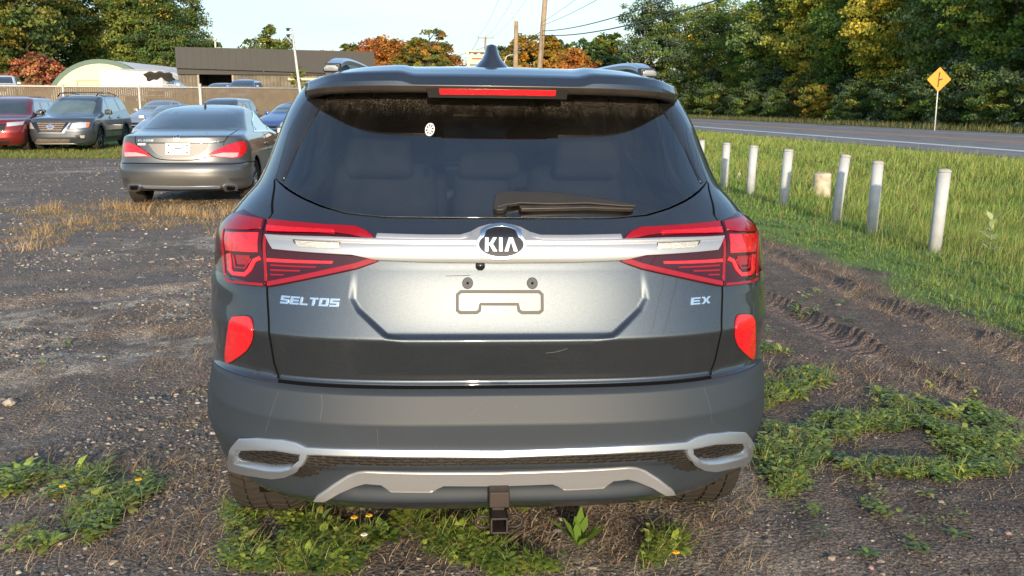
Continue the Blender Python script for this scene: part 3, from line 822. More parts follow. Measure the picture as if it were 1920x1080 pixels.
for pts, n, sd_, th_ in WEED:
    q = in_px(n, pts, sd_, th_, 0.22)
    for c in q:
        k = RNG.integers(5, 10); big = RNG.random() < 0.25
        L0 = RNG.uniform(0.035, 0.085) if big else RNG.uniform(0.010, 0.028)
        col = np.array([(0.22, 0.33, 0.065), (0.33, 0.43, 0.075), (0.15, 0.23, 0.08), (0.40, 0.42, 0.10)][RNG.integers(0, 4)]) * RNG.uniform(0.75, 1.25)
        sp_ = 0.004 if big else 0.022
        for _ in range(k * (1 if big else 3)):
            px_.append((c[0] + RNG.normal(0, sp_), c[1] + RNG.normal(0, sp_), RNG.uniform(0, 0.0 if big else 0.035))); ang.append(RNG.uniform(0, 6.28)); el.append(RNG.uniform(0.25, 1.2) if big else RNG.uniform(-0.1, 1.0))
            ln.append(L0 * RNG.uniform(0.7, 1.3)); wd.append(L0 * (RNG.uniform(0.22, 0.34) if big else RNG.uniform(0.5, 0.8))); cc.append(col * RNG.uniform(0.85, 1.15))
px_ = np.array(px_); P_ = put(px_[:, 0], px_[:, 1], 0.004); P_[:, 2] += px_[:, 2]
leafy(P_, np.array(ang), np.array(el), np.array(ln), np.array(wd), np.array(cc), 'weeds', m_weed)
q = np.concatenate([in_px(int(n_w * 0.35), pts, sd_, th_, 0.22) for pts, n_w, sd_, th_ in WEED[:4]]); q = tufts(q, 9, 0.02); n = len(q)
blades(put(q[:, 0], q[:, 1]), RNG.uniform(0.03, 0.12, n), RNG.uniform(0.002, 0.005, n), RNG.uniform(0, 6.28, n), RNG.uniform(0.2, 1.3, n), mixc(n, (0.16, 0.25, 0.05), (0.24, 0.30, 0.06), (0.34, 0.27, 0.12)), 'grass', m_grass, segs=3)
# grey hawkweed-like rosette and a fallen reddish grass clump
def rosette(name, label, cat, u, v, n, L0, w0, col, e0=0.5, curl=0.35):
    c = ground(u, v); c.z = hz(c.x, c.y); a = np.arange(n) * 2.4 + RNG.uniform(0, 1, n)
    o = leafy(np.tile(np.array(c), (n, 1)), a, RNG.uniform(e0 * 0.6, e0 * 1.3, n), L0 * RNG.uniform(0.7, 1.15, n), w0 * RNG.uniform(0.8, 1.2, n), np.array(col)[None] * RNG.uniform(0.8, 1.25, (n, 1)), name, m_weed, curl=curl)
    del o['kind']; tag(o, label, cat)
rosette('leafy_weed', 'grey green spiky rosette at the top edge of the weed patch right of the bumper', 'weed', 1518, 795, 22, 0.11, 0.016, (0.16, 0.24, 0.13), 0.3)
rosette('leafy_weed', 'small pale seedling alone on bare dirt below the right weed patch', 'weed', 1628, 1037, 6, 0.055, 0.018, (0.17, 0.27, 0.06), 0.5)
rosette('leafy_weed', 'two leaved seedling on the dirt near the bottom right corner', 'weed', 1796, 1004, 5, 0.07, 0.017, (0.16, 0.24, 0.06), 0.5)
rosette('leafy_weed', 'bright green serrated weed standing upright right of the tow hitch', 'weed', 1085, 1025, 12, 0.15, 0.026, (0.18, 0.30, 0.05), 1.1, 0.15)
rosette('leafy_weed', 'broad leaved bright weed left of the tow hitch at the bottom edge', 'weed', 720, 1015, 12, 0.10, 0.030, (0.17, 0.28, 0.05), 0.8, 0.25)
# flowers
m_flower = mat('yellow_petals', (0.75, 0.40, 0.02), rough=0.6); m_flower_w = mat('white_petals', (0.75, 0.75, 0.68), rough=0.6)
for u, v, h_, lab, mm_ in ((119, 924, 0.10, 'yellow flower at the left of the bottom left weed clump', m_flower), (261, 912, 0.11, 'yellow flower at the right of the bottom left weed clump', m_flower), (664, 972, 0.07, 'left one of two yellow flowers below the bumper', m_flower),
                           (692, 968, 0.08, 'right one of two yellow flowers below the bumper', m_flower), (1267, 1037, 0.05, 'yellow flower among the weeds at the bottom right of the bumper', m_flower), (683, 1004, 0.05, 'small white flower head below the two yellow flowers', m_flower_w)):
    p = ground(u, v, h_); zb = hz(p.x, p.y)
    e = empty('flower', lab, 'flower', (p.x, p.y, zb))
    b_ = MB(); b_.tube([(0, 0, 0), (0.006, 0.004, h_ * 0.5), (0, 0, h_)], 0.0013, 5); b_.build('stem', mat('stem_green', (0.10, 0.15, 0.05)), e, True)
    b_ = MB()
    for k in range(11):
        a = k * 2 * math.pi / 11; b_.tube([(0, 0, h_), (0.007 * math.cos(a), 0.007 * math.sin(a), h_ + 0.004), (0.012 * math.cos(a), 0.012 * math.sin(a), h_ + 0.002)], [0.002, 0.0028, 0.0012], 5)
    b_.build('petals', mm_, e, True)
# gravel: angular stones
def stones(q, size, cols, name='gravel'):
    ph = (1 + 5 ** 0.5) / 2
    iv = np.array([(-1, ph, 0), (1, ph, 0), (-1, -ph, 0), (1, -ph, 0), (0, -1, ph), (0, 1, ph), (0, -1, -ph), (0, 1, -ph), (ph, 0, -1), (ph, 0, 1), (-ph, 0, -1), (-ph, 0, 1)], float); iv /= np.linalg.norm(iv[0])
    it = np.array([(0, 11, 5), (0, 5, 1), (0, 1, 7), (0, 7, 10), (0, 10, 11), (1, 5, 9), (5, 11, 4), (11, 10, 2), (10, 7, 6), (7, 1, 8), (3, 9, 4), (3, 4, 2), (3, 2, 6), (3, 6, 8), (3, 8, 9), (4, 9, 5), (2, 4, 11), (6, 2, 10), (8, 6, 7), (9, 8, 1)])
    n = len(q); v = iv[None] * RNG.uniform(0.65, 1.2, (n, 12, 1)) * (size[:, None, None]) * np.stack([RNG.uniform(0.7, 1.4, n), RNG.uniform(0.6, 1.1, n), RNG.uniform(0.35, 0.75, n)], 1)[:, None, :]
    a = RNG.uniform(0, 6.28, n); ca, sa = np.cos(a), np.sin(a); vx = v[..., 0] * ca[:, None] - v[..., 1] * sa[:, None]; vy = v[..., 0] * sa[:, None] + v[..., 1] * ca[:, None]
    v = np.stack([vx, vy, v[..., 2]], -1); base = put(q[:, 0], q[:, 1], 0.0); base[:, 2] += size * 0.12; v = v + base[:, None]
    f = (np.arange(n)[:, None, None] * 12 + it[None]).reshape(-1, 3)
    o = mesh_obj(name, v.reshape(-1, 3), f.astype(np.int32), m_stone, kind='stuff', smooth=False); set_col(o, np.repeat(cols, 12, 0))
m_stone = attr_mat('stone_surface', rough=0.85, spec=0.3)
def lotpts(n, x0, x1, y0, y1, p=1.0):
    y_ = y0 + (y1 - y0) * RNG.random(n) ** p; x_ = RNG.uniform(x0, x1, n); ok = (x_ < verge_edge(y_) - 0.1) & (np.abs(x_) < 0.62 * y_ + 0.5); return np.stack([x_[ok], y_[ok]], 1)
stc = lambda n: mixc(n, (0.22, 0.20, 0.18), (0.14, 0.135, 0.135), (0.36, 0.32, 0.27), (0.08, 0.08, 0.085), (0.20, 0.155, 0.12), (0.07, 0.07, 0.075), jit=0.3)
q = lotpts(60000, -7.0, 0.2, 2.6, 9.0, 1.5); dens = vnoise(q[:, 0], q[:, 1], 0.9, 71, 3); q = q[RNG.random(len(q)) < 0.15 + 0.85 * ss(dens, 0.38, 0.62)][:26000]; n = len(q)
stones(q, np.clip(RNG.lognormal(-5.05, 0.40, n), 0.003, 0.017) * (0.8 + 0.06 * q[:, 1]), stc(n))
q = lotpts(30000, 0.2, 4.2, 2.2, 9.0, 1.3); dens = vnoise(q[:, 0], q[:, 1], 0.7, 72, 3); q = q[RNG.random(len(q)) < 0.06 + 0.5 * ss(dens, 0.48, 0.66)][:6500]; n = len(q)
stones(q, np.clip(RNG.lognormal(-5.1, 0.45, n), 0.003, 0.02), mixc(n, (0.26, 0.21, 0.17), (0.10, 0.08, 0.07), (0.20, 0.17, 0.15), (0.09, 0.075, 0.065), (0.28, 0.18, 0.15), jit=0.3))
q = lotpts(26000, -2.0, 3.6, 2.2, 5.2, 1.2)[:13000]; n = len(q); stones(q, np.clip(RNG.lognormal(-5.7, 0.35, n), 0.002, 0.007), stc(n) * 0.85)
q = lotpts(9000, -14.0, 2.0, 8.5, 24, 1.0); n = len(q); stones(q, RNG.uniform(0.010, 0.026, n), stc(n) * 0.9)
# pale lumps of clay
for u, v, s0, lab in ((455, 1062, 0.022, 'pale broken clay lump below the left tyre'), (18, 762, 0.03, 'pale grey rock at the left edge of the gravel')):
    p = ground(u, v); o = bpy.data.objects.new('rock', None)
    iv = []; b_ = MB(); b_.lathe([(0.0, -0.5), (0.7, -0.35), (1.0, 0.0), (0.8, 0.4), (0.35, 0.6), (0, 0.62)], 9); o = mesh_obj('rock', [tuple(Vector(w) * s0 * random.uniform(0.8, 1.2)) for w in b_.v], b_.f, mat('pale_rock', (0.36, 0.33, 0.28), var=0.2, scale=40, rough=0.9), smooth=False); o.location = (p.x, p.y, hz(p.x, p.y) + s0 * 0.3); tag(o, lab, 'rock')
# ================================================================== trees
m_leaf = attr_mat('tree_leaves', rough=0.55, transl=0.30, spec=0.3, objvar=1.0)
m_bark = mat('bark', (0.085, 0.068, 0.052), rough=0.9, var=0.35, scale=8, bump=0.6, bscale=25)
def crown_mesh(name, height_, rad, base, ncl, nlf, ls, cols, seed, flat=0.45, shape='oval', limb=26, cl_r=(0.5, 1.0), patch=0.0):
    """leaf clumps on a limb skeleton. returns crown mesh object data and wood mesh data"""
    rg = np.random.default_rng(seed); cz = (height_ + base) / 2; hz_ = (height_ - base) / 2
    C = []
    while len(C) < ncl:
        p = rg.uniform(-1, 1, 3); r_ = np.linalg.norm(p)
        if r_ > 1 or r_ < 0.35: continue
        if shape == 'cone':
            t = (p[2] + 1) / 2
            if np.hypot(p[0], p[1]) > (1 - t) * 1.0 + 0.03: continue
        lump = 0.82 + 0.25 * math.sin(3.1 * math.atan2(p[1], p[0]) + seed) * (0.5 + 0.5 * p[2]) + 0.12 * math.sin(7 * p[2] + seed)
        C.append([p[0] * rad * lump, p[1] * rad * lump, cz + p[2] * hz_ * (0.95 if shape != 'cone' else 1)])
    C = np.array(C); cr_ = rg.uniform(cl_r[0], cl_r[1], ncl) * rad * 0.24
    out = C - [0, 0, cz]; out /= np.linalg.norm(out, axis=1, keepdims=True)
    cb = rg.uniform(0.72, 1.28, ncl)                                     # natural leaf colour differs between boughs
    cols = np.array(cols); ci = rg.integers(0, len(cols), ncl)
    if patch > 0:
        warm = rg.random(ncl) < patch
    else: warm = np.zeros(ncl, bool)
    k = np.repeat(np.arange(ncl), nlf); n = len(k)
    d = rg.normal(0, 1, (n, 3)); d /= np.linalg.norm(d, axis=1, keepdims=True); d *= (rg.random(n) ** 0.45)[:, None]; d[:, 2] *= flat
    # droop outward: layered boughs
    pos = C[k] + d * cr_[k][:, None] * 1.15; rr = np.hypot(d[:, 0], d[:, 1]); pos[:, 2] -= 0.35 * rr * rr * cr_[k]
    nn = rg.normal(0, 0.6, (n, 3)) + out[k] * 0.75 + np.array([0, 0, 0.30]); nn /= np.linalg.norm(nn, axis=1, keepdims=True)
    a = np.cross(nn, rg.normal(0, 1, (n, 3))); a /= np.linalg.norm(a, axis=1, keepdims=True); b = np.cross(nn, a)
    s_ = ls * rg.uniform(0.6, 1.35, n)[:, None]
    V = np.stack([pos - a * s_ * 0.5, pos - b * s_ * 0.33, pos + a * s_ * 0.5, pos + b * s_ * 0.33], 1)
    V[:, 1] += nn * s_ * 0.08; V[:, 3] += nn * s_ * 0.08
    Fq = (np.arange(n) * 4)[:, None] + np.arange(4)[None]
    c = cols[ci[k]] * cb[k][:, None] * rg.uniform(0.75, 1.25, (n, 1)) * rg.uniform(0.93, 1.07, (n, 3))
    ylw = warm[k] & (rg.random(n) < 0.7); c[ylw] = np.array([0.34, 0.28, 0.05]) * rg.uniform(0.7, 1.3, (ylw.sum(), 1))
    oc = mesh_obj(name + '_crown', V.reshape(-1, 3), Fq.astype(np.int32), m_leaf); set_col(oc, np.repeat(c, 4, 0)); me = oc.data; bpy.data.objects.remove(oc)
    b_ = MB(); tr = max(0.05, height_ * 0.018); top = base + (height_ - base) * 0.75
    b_.tube([(0, 0, -0.2), (0.02, 0.01, base * 0.5 + 0.1), (rg.normal(0, 0.1), rg.normal(0, 0.1), (base + top) / 2), (rg.normal(0, 0.15), rg.normal(0, 0.15), top)], [tr * 1.3, tr, tr * 0.7, tr * 0.2], 8)
    for i in rg.choice(ncl, min(limb, ncl), replace=False):
        e = C[i]; z0 = max(base * 0.6 + 0.1, e[2] - (0.35 + 0.3 * rg.random()) * np.hypot(e[0], e[1]) - 0.3); z0 = min(z0, top)
        b_.tube([(0, 0, z0), (e[0] * 0.45, e[1] * 0.45, z0 + (e[2] - z0) * 0.4), tuple(e)], [tr * 0.42, tr * 0.25, tr * 0.07], 5, cap=False)
    ow = b_.build(name + '_wood', m_bark, None, True); mw = ow.data; bpy.data.objects.remove(ow)
    return me, mw
G1 = [(0.075, 0.135, 0.032), (0.095, 0.16, 0.036), (0.060, 0.105, 0.036), (0.14, 0.17, 0.040)]
G2 = [(0.14, 0.17, 0.036), (0.19, 0.205, 0.04), (0.10, 0.14, 0.034), (0.26, 0.245, 0.05)]
YL = [(0.28, 0.20, 0.03), (0.17, 0.16, 0.03), (0.32, 0.18, 0.03), (0.12, 0.13, 0.03)]
OR = [(0.42, 0.13, 0.03), (0.36, 0.17, 0.035), (0.46, 0.20, 0.04), (0.30, 0.10, 0.03)]
RDc = [(0.42, 0.12, 0.07), (0.34, 0.11, 0.07), (0.46, 0.19, 0.08), (0.22, 0.12, 0.06)]
BLG = [(0.070, 0.115, 0.062), (0.09, 0.135, 0.075), (0.055, 0.092, 0.050)]
PROTO = {
 'maple_a': crown_mesh('maple_a', 15, 4.6, 0.5, 300, 85, 0.26, G1, 1, patch=0.07),
 'maple_b': crown_mesh('maple_b', 14, 4.4, 0.3, 300, 85, 0.26, G2, 2, patch=0.12),
 'maple_c': crown_mesh('maple_c', 16, 4.8, 0.8, 300, 85, 0.27, G1 + BLG, 3, patch=0.03),
 'yellow': crown_mesh('yellow', 12, 4.0, 0.8, 230, 80, 0.26, YL, 4),
 'bush': crown_mesh('bush', 3.6, 2.3, -0.2, 110, 80, 0.16, BLG + G1, 5, limb=10),
 'bush_y': crown_mesh('bush_y', 3.0, 2.0, -0.2, 100, 80, 0.16, G2 + YL, 6, limb=10),
 'orange': crown_mesh('orange', 10.5, 5.2, 1.2, 200, 70, 0.42, OR, 7, limb=16),
 'red': crown_mesh('red', 5.6, 2.6, 0.8, 130, 60, 0.26, RDc, 8, limb=14),
 'open': crown_mesh('open', 15, 5.6, 2.2, 190, 85, 0.34, G1 + G2, 9, limb=70, patch=0.12, cl_r=(0.5, 1.1)),
 'airy': crown_mesh('airy', 11, 2.8, 3.0, 75, 60, 0.32, YL + G2, 10, limb=50),
 'pine': crown_mesh('pine', 9, 2.6, 0.6, 240, 50, 0.24, BLG, 11, flat=0.3, shape='cone', limb=60),
 'green_far': crown_mesh('green_far', 10, 3.4, 0.8, 150, 60, 0.36, G1 + [(0.10, 0.14, 0.04)], 12, limb=16),
 'yellow_far': crown_mesh('yellow_far', 8, 3.0, 0.8, 130, 60, 0.36, YL + [(0.20, 0.20, 0.04)], 13, limb=16),
}
def tree(kind, loc, label, cat='tree', sc=1.0, rz=None, col=(1, 1, 1), name='tree', group=None, sz=None):
    e = empty(name, label, cat, loc, random.uniform(0, 6.28) if rz is None else rz, group)
    e.scale = (sc, sc, sz or sc)
    for nm, me in zip(('crown', 'trunk'), PROTO[kind]):
        o = bpy.data.objects.new(nm, me); o.color = (*col, 1); link(o, e)
    return e
random.seed(21)
def along(s_, o): p = RP + RD * s_ + RN * o; return (p.x, p.y, -0.08)
# the wood across the road: front row, second row, shrubs at its foot
front = [(-6, 21, 'maple_b', (1.5, 1.15, 0.8)), (2, 20, 'yellow', (1.05, 1.0, 1)), (9.5, 21, 'maple_b', (1.25, 1.1, 0.9)), (17, 20.5, 'maple_a', (1, 1.05, 1)), (24, 21.5, 'maple_b', (0.95, 1, 1)), (31.5, 20.5, 'maple_a', (0.9, 1, 1.05)),
         (39, 21, 'maple_c', (0.95, 1, 1)), (47, 21, 'maple_b', (1.05, 1.05, 1)), (55, 21, 'maple_a', (0.85, 0.95, 1)), (63, 21.5, 'maple_b', (1.0, 1, 1)), (72, 21, 'maple_c', (1.1, 1.1, 1.1)), (82, 21.5, 'maple_a', (0.95, 1, 1)), (92, 20.5, 'maple_c', (1.2, 1.15, 1.2)), (103, 20, 'maple_b', (0.8, 0.95, 1.1))]
ordn = ['nearest the right edge of the photo', 'just right of the road sign', 'directly behind the road sign', 'just left of the road sign', 'second to the left of the road sign', 'third to the left of the road sign', 'fourth to the left of the road sign', 'fifth to the left of the road sign', 'sixth to the left of the road sign', 'seventh to the left of the sign', 'above the farthest bollards', 'above the nearest corner of the SUV roof', 'just right of the roof rail', 'at the far left end of the wood']
look = {'maple_a': 'tall dark green tree', 'maple_b': 'tall yellow tinged tree', 'maple_c': 'tall blue green tree', 'yellow': 'golden yellow maple'}
for (s_, o, kd, c), w in zip(front, ordn):
    tree(kd, along(s_, o), look[kd] + ' in the wood, ' + w, sc=random.uniform(0.92, 1.1), col=(c[0] * 2.1, c[1] * 1.85, c[2] * 1.2), group='trees at the edge of the wood across the road')
for i in range(13):
    s_ = -8 + i * 9.2 + random.uniform(-2, 2)
    tree(['maple_a', 'maple_c', 'maple_b'][i % 3], along(s_, 27.5 + random.uniform(-1, 2)), 'tall tree standing deeper in the wood across the road behind the front row', sc=random.uniform(1.0, 1.2), col=(0.9, 0.95, 1.0), group='trees deeper in the wood across the road')
bl_ = [(1, 16.2, 'bush_y', 'yellow leaved shrub at the foot of the wood right of the road sign'), (6.5, 16.6, 'bush_y', 'golden green shrub behind the foot of the road sign post'), (12, 16.0, 'bush_y', 'yellowish shrub just left of the road sign post'), (18, 16.4, 'bush', 'dark shrub left of the yellowish shrub by the road sign'),
       (24.5, 15.6, 'bush', 'large blue green shrub bulging towards the road between sign and bollards'), (30, 15.9, 'bush', 'blue green shrub above the fifth bollard'), (37, 16.3, 'bush', 'dark shrub in the deepest shade of the wood edge'), (44, 16, 'bush', 'green shrub above the fourth bollard'), (51, 16.2, 'bush_y', 'olive shrub above the third bollard'),
       (59, 16, 'bush', 'grey green shrub above the second bollard'), (67, 16, 'bush', 'low dark shrub above the first bollard'), (77, 16, 'bush', 'distant dark shrub beside the SUV corner'), (88, 16, 'bush', 'farthest dark shrub of the wood edge')]
for s_, o, kd, lab in bl_:
    tree(kd, along(s_, o), lab, 'shrub', sc=random.uniform(0.85, 1.2), name='shrub', col=(1.5, 1.4, 1.1), group='shrubs at the foot of the wood')
# leafy under-storey that closes the wood behind the shrubs
for i in range(16):
    tree(['bush', 'bush_y', 'bush'][i % 3], along(-6 + i * 6.6, 19.5 + random.uniform(-0.6, 1.0)), 'leafy understorey shrub in the shade between the trunks of the wood', 'shrub', sc=random.uniform(1.3, 1.7), name='shrub', col=(0.85, 0.9, 0.9), group='understorey shrubs inside the wood')
# left background
def tat(kind, u, D, label, **k): p = at(u, 300, D); return tree(kind, (p.x, D, 0), label, **k)
tat('open', 20, 92, 'large half bare tree at the top left corner with sky showing through', sc=1.15, rz=0.3)
tat('yellow', -30, 88, 'yellowing tree cut off by the left edge of the photo', sc=1.1, col=(0.6, 0.85, 0.9))
tat('maple_a', -5, 110, 'dark green tree low behind the left edge of the fence', sc=0.7)
tat('open', 115, 108, 'large open tree with orange patches above the red shrub', sc=1.05, rz=2.0, col=(0.95, 0.95, 0.8))
tat('maple_a', 205, 112, 'big dark green tree above the white arched shed', sc=1.25, col=(0.95, 0.95, 0.9))
tat('maple_b', 275, 108, 'big green tree above the right half of the arched shed', sc=1.2, col=(0.75, 0.9, 0.85))
tat('maple_b', 350, 118, 'tall green tree behind the left end of the black building', sc=1.12, rz=1.1, col=(0.7, 0.85, 0.85))
tat('maple_a', 318, 104, 'dark tree between the arched shed and the black building', sc=0.95)
tat('yellow_far', 404, 120, 'small yellow green tree peeking over the black building', sc=1.15, col=(0.6, 1.0, 0.8))
tat('red', 90, 86, 'red leaved small tree left of the white arched shed', sc=1.15, col=(1.0, 1.1, 1.0))
tat('maple_a', 38, 96, 'low dark tree left of the red one behind the fence', sc=0.5)
tat('green_far', 515, 150, 'rounded olive green tree above the middle of the black building', sc=1.42, col=(1.5, 1.2, 0.9))
tat('orange', 452, 170, 'small orange treetop just over the black roof left of the green one', sc=1.02)
tat('green_far', 578, 165, 'low green treetop over the black roof left of the orange row', sc=0.98)
for u, D, sc, kd, c, lab in ((620, 150, 0.95, 'orange', (1, 1.1, 1), 'orange tree farthest left in the autumn row beyond the roof'), (665, 150, 1.05, 'yellow_far', (0.9, 1, 1), 'yellow green tree second in the autumn row beyond the roof'), (712, 145, 1.12, 'orange', (1, 0.9, 1), 'deep orange tree behind the left roof rail'), (748, 140, 1.05, 'orange', (1, 1, 1), 'orange tree in the middle of the autumn row'),
                             (788, 135, 1.02, 'yellow_far', (1.0, 1, 1), 'golden tree at the foot of the tall airy one'), (818, 138, 1.0, 'orange', (0.85, 1.1, 1), 'orange tree at the right end of the autumn row')):
    tat(kd, u, D, lab, sc=sc * (1.0 if kd == 'orange' else 1.3), col=c, group='autumn trees beyond the car roof')
tat('airy', 808, 125, 'tall airy tree rising above the autumn row', sc=1.12)
for u, D, sc, kd, c, lab in ((948, 150, 0.95, 'yellow_far', (0.7, 0.9, 1), 'olive tree right of the aerial'), (985, 140, 1.05, 'yellow_far', (1.5, 1.25, 0.9), 'golden tree between the two utility poles'), (1025, 135, 1.0, 'yellow_far', (1.7, 1.2, 0.8), 'golden orange tree right of the tall utility pole'), (1036, 150, 1.1, 'green_far', (1, 1.1, 1.4), 'pale green pointed tree behind the golden one'),
                             (1062, 145, 0.95, 'green_far', (1, 1.1, 1.3), 'green tree right of the golden ones'), (1075, 128, 0.75, 'orange', (1, 1.1, 1), 'small orange tree in the green row'), (1090, 140, 1.0, 'green_far', (1, 1.15, 1.2), 'green tree left of the right roof rail'), (1112, 142, 0.95, 'green_far', (1.1, 1.2, 1.2), 'light green tree behind the right roof rail'), (1135, 145, 1.1, 'yellow_far', (0.75, 1.1, 1), 'yellow green tree over the right roof rail')):
    tat(kd, u, D, lab, sc=sc * (1.14 if kd != 'yellow_far' else 1.38), col=c, group='trees down the road beyond the poles')
tat('pine', 1162, 120, 'dark spruce left of the wood', sc=1.0)
tat('maple_c', 1215, 118, 'tall grey green willow like tree at the near end of the wood', sc=0.98, col=(1.2, 1.15, 1.2))
# unseen trees added behind the camera for the paintwork to mirror
for i in range(9):
    tree(['maple_a', 'maple_b', 'maple_c'][i % 3], (-62 + i * 15 + random.uniform(-3, 3), -78 + random.uniform(-6, 6), 0), 'tree standing far behind the camera', sc=0.62, group='trees far behind the camera')
# ================================================================== fence
wire_m = mat('galvanised_wire', (0.17, 0.155, 0.13), rough=0.6, metal=0.3)
slat_m = mat('brown_privacy_slat', (0.145, 0.105, 0.068), rough=0.7, var=0.25, scale=2.0, dust=0.1)
FA, FB = at(-60, 150, 40.5), at(563, 150, 47.5); FA.z = FB.z = 0
fd = (FB - FA); fl = fd.length; fd.normalize(); FT = 2.28
fence = empty('chain_link_fence', 'tall chain link fence with brown privacy slats behind the parked cars', 'fence', FA, math.atan2(fd.y, fd.x))
posts = []
for u in (-60, 120, 262, 376, 563):
    best = min(np.linspace(0, 1, 2000), key=lambda t: abs(project(np.array([tuple(FA + fd * fl * t)]) + [0, 0, 1.5])[0, 0] - u)); posts.append(best * fl)
post_m = mat('galvanised_post', (0.55, 0.55, 0.52), rough=0.55, metal=0.2, var=0.1)
for i, s_ in enumerate(posts):
    b_ = MB(); r_ = 0.075 if i in (3, 4) else 0.05; b_.tube([(s_, -0.06, 0), (s_, -0.06, FT + (0.12 if i > 2 else 0.03))], r_, 10); b_.build('post', post_m, fence, True)
b_ = MB(); b_.tube([(0, -0.05, FT - 0.06), (fl, -0.05, FT - 0.06)], 0.035, 8); b_.build('top_rail', post_m, fence, True)
b_ = MB(); ns = int(fl / 0.09)
for i in range(ns): b_.box((i * 0.09 + 0.045, 0.0, FT / 2 - 0.02 + random.uniform(-0.01, 0.02)), (0.078, 0.012, FT - 0.10))
b_.build('privacy_slats', slat_m, fence, kind='stuff')
vs = []; fs = []
for i in range(int(-FT / 0.13), int(fl / 0.13)):
    for sg in (1, -1):
        x0 = i * 0.13 + (0 if sg > 0 else FT); x1 = x0 + sg * FT; z0, z1 = 0.0, FT
        if sg > 0 and x0 < 0: z0 = -x0; x0 = 0
        if sg > 0 and x1 > fl: z1 = FT - (x1 - fl); x1 = fl
        if sg < 0 and x1 < 0: z1 = FT + x1; x1 = 0
        if sg < 0 and x0 > fl: z0 = x0 - fl; x0 = fl
        if z1 - z0 < 0.05 or x0 < -0.01 or x0 > fl + 0.01: continue
        k = len(vs); w = 0.011 if sg > 0 else 0.006
        vs += [(x0 - w, -0.02, z0), (x0 + w, -0.02, z0), (x1 + w, -0.02, z1), (x1 - w, -0.02, z1)]; fs.append((k, k + 1, k + 2, k + 3))
mesh_obj('chain_link_mesh', vs, fs, wire_m, fence, False, kind='stuff')
# knuckled wire ends along the top
b_ = MB()
for i in range(int(fl / 0.10)): b_.box((i * 0.10, 0, FT + 0.015), (0.012, 0.012, 0.07), M=Matrix.Rotation(0.5 * (-1) ** i, 3, 'Y'))
b_.build('wire_ends', mat('dark_wire', (0.16, 0.14, 0.12), rough=0.7), fence, kind='stuff')
# gate panel right of the fence's corner post
gA = FB; b_ = MB()
gp_ = empty('gate', 'dark grey panelled gate right of the fence corner post', 'gate', FB + Vector((0.15, 0.3, 0)), 0.1)
for k in range(26): b_.box((0.12 + k * 0.19, 0, 1.05), (0.17, 0.03, 2.05 + 0.02 * (k % 2)))
b_.build('gate_boards', mat('dark_grey_boards', (0.075, 0.075, 0.078), rough=0.7, var=0.2), gp_, kind='stuff')
b_ = MB(); b_.box((2.5, -0.04, 1.9), (5.0, 0.04, 0.08)); b_.box((2.5, -0.04, 0.25), (5.0, 0.04, 0.08)); b_.build('gate_rails', mat('gate_frame', (0.12, 0.12, 0.12), rough=0.6), gp_)
# ================================================================== leaning light mast with two flood lamps
lp = at(565, 190, 46.0); tp = at(547, 52, 46.0)
e = empty('light_mast', 'leaning galvanised light mast at the fence corner with two small flood lamps', 'light mast', (lp.x + 0.6, 46.0, 0))
bx_ = lp.x + 0.6
b_ = MB(); b_.tube([(0.25, 0, 0), (lp.x - bx_ , 0, lp.z), (tp.x - bx_, 0, tp.z)], [0.09, 0.075, 0.045], 10); b_.build('pole', post_m, e, True)
for dz in (-0.05, -0.34):
    b_ = MB(); b_.tube([(tp.x - bx_, 0, tp.z + dz), (tp.x - bx_ - 0.12, -0.02, tp.z + dz + 0.03)], 0.018, 6); b_.lathe([(0.0, -0.10), (0.06, -0.10), (0.085, -0.02), (0.10, 0.03), (0, 0.05)], 12, 'z', (tp.x - bx_ - 0.18, -0.02, tp.z + dz)); b_.build('flood_lamp', M['cladding'], e, True)
# ================================================================== arched shed
AR, AD = 5.0, 78.0; ax_ = at(193, 200, AD).x
shed = empty('arched_shed', 'white fabric arched storage shed with green rim behind the fence', 'shed', (ax_, AD, 0))
fab = mat('white_ribbed_fabric', (0.62, 0.63, 0.64), rough=0.45, var=0.05, spec=0.4); crm = mat('cream_end_wall', (0.66, 0.57, 0.43), rough=0.75, var=0.05, scale=1.5); grn = mat('green_arch_rim', (0.10, 0.16, 0.13), rough=0.6)
n = 28; vs = []; fs = []; NB = 24
for j in range(NB * 6 + 1):
    yy = j * 26.0 / (NB * 6); rr = AR + 0.07 * abs(math.sin(math.pi * j / 6)) - 0.03
    for i in range(n + 1):
        a = math.pi * i / n; vs.append((math.cos(a) * rr, yy, math.sin(a) * rr * 1.0))
for j in range(NB * 6):
    for i in range(n): q = j * (n + 1) + i; fs.append((q, q + 1, q + n + 2, q + n + 1))
mesh_obj('fabric_roof', vs, fs, fab, shed, True)
b_ = MB(); b_.prism([(math.cos(math.pi * i / n) * (AR - 0.12), math.sin(math.pi * i / n) * (AR - 0.12)) for i in range(n + 1)], -0.02, 0.10, Matrix(((1, 0, 0, 0), (0, 0, 1, 0), (0, 1, 0, 0), (0, 0, 0, 1)))); b_.build('end_wall', crm, shed)
vs = []; fs = []
for i in range(n + 1):
    a = math.pi * i / n
    for r2, y2 in ((AR - 0.30, -0.05), (AR + 0.06, -0.05), (AR + 0.06, 0.35), (AR - 0.30, 0.10)): vs.append((math.cos(a) * r2, y2, math.sin(a) * r2))
for i in range(n):
    for j in range(4): q = i * 4 + j; q2 = i * 4 + (j + 1) % 4; fs.append((q, q2, q2 + 4, q + 4))
mesh_obj('arch_rim', vs, fs, grn, shed, False)
b_ = MB(); b_.box((0.1, -0.06, 1.65), (3.9, 0.06, 3.3)); d_ = b_.build('door', mat('cream_door', (0.60, 0.50, 0.36), rough=0.7), shed)
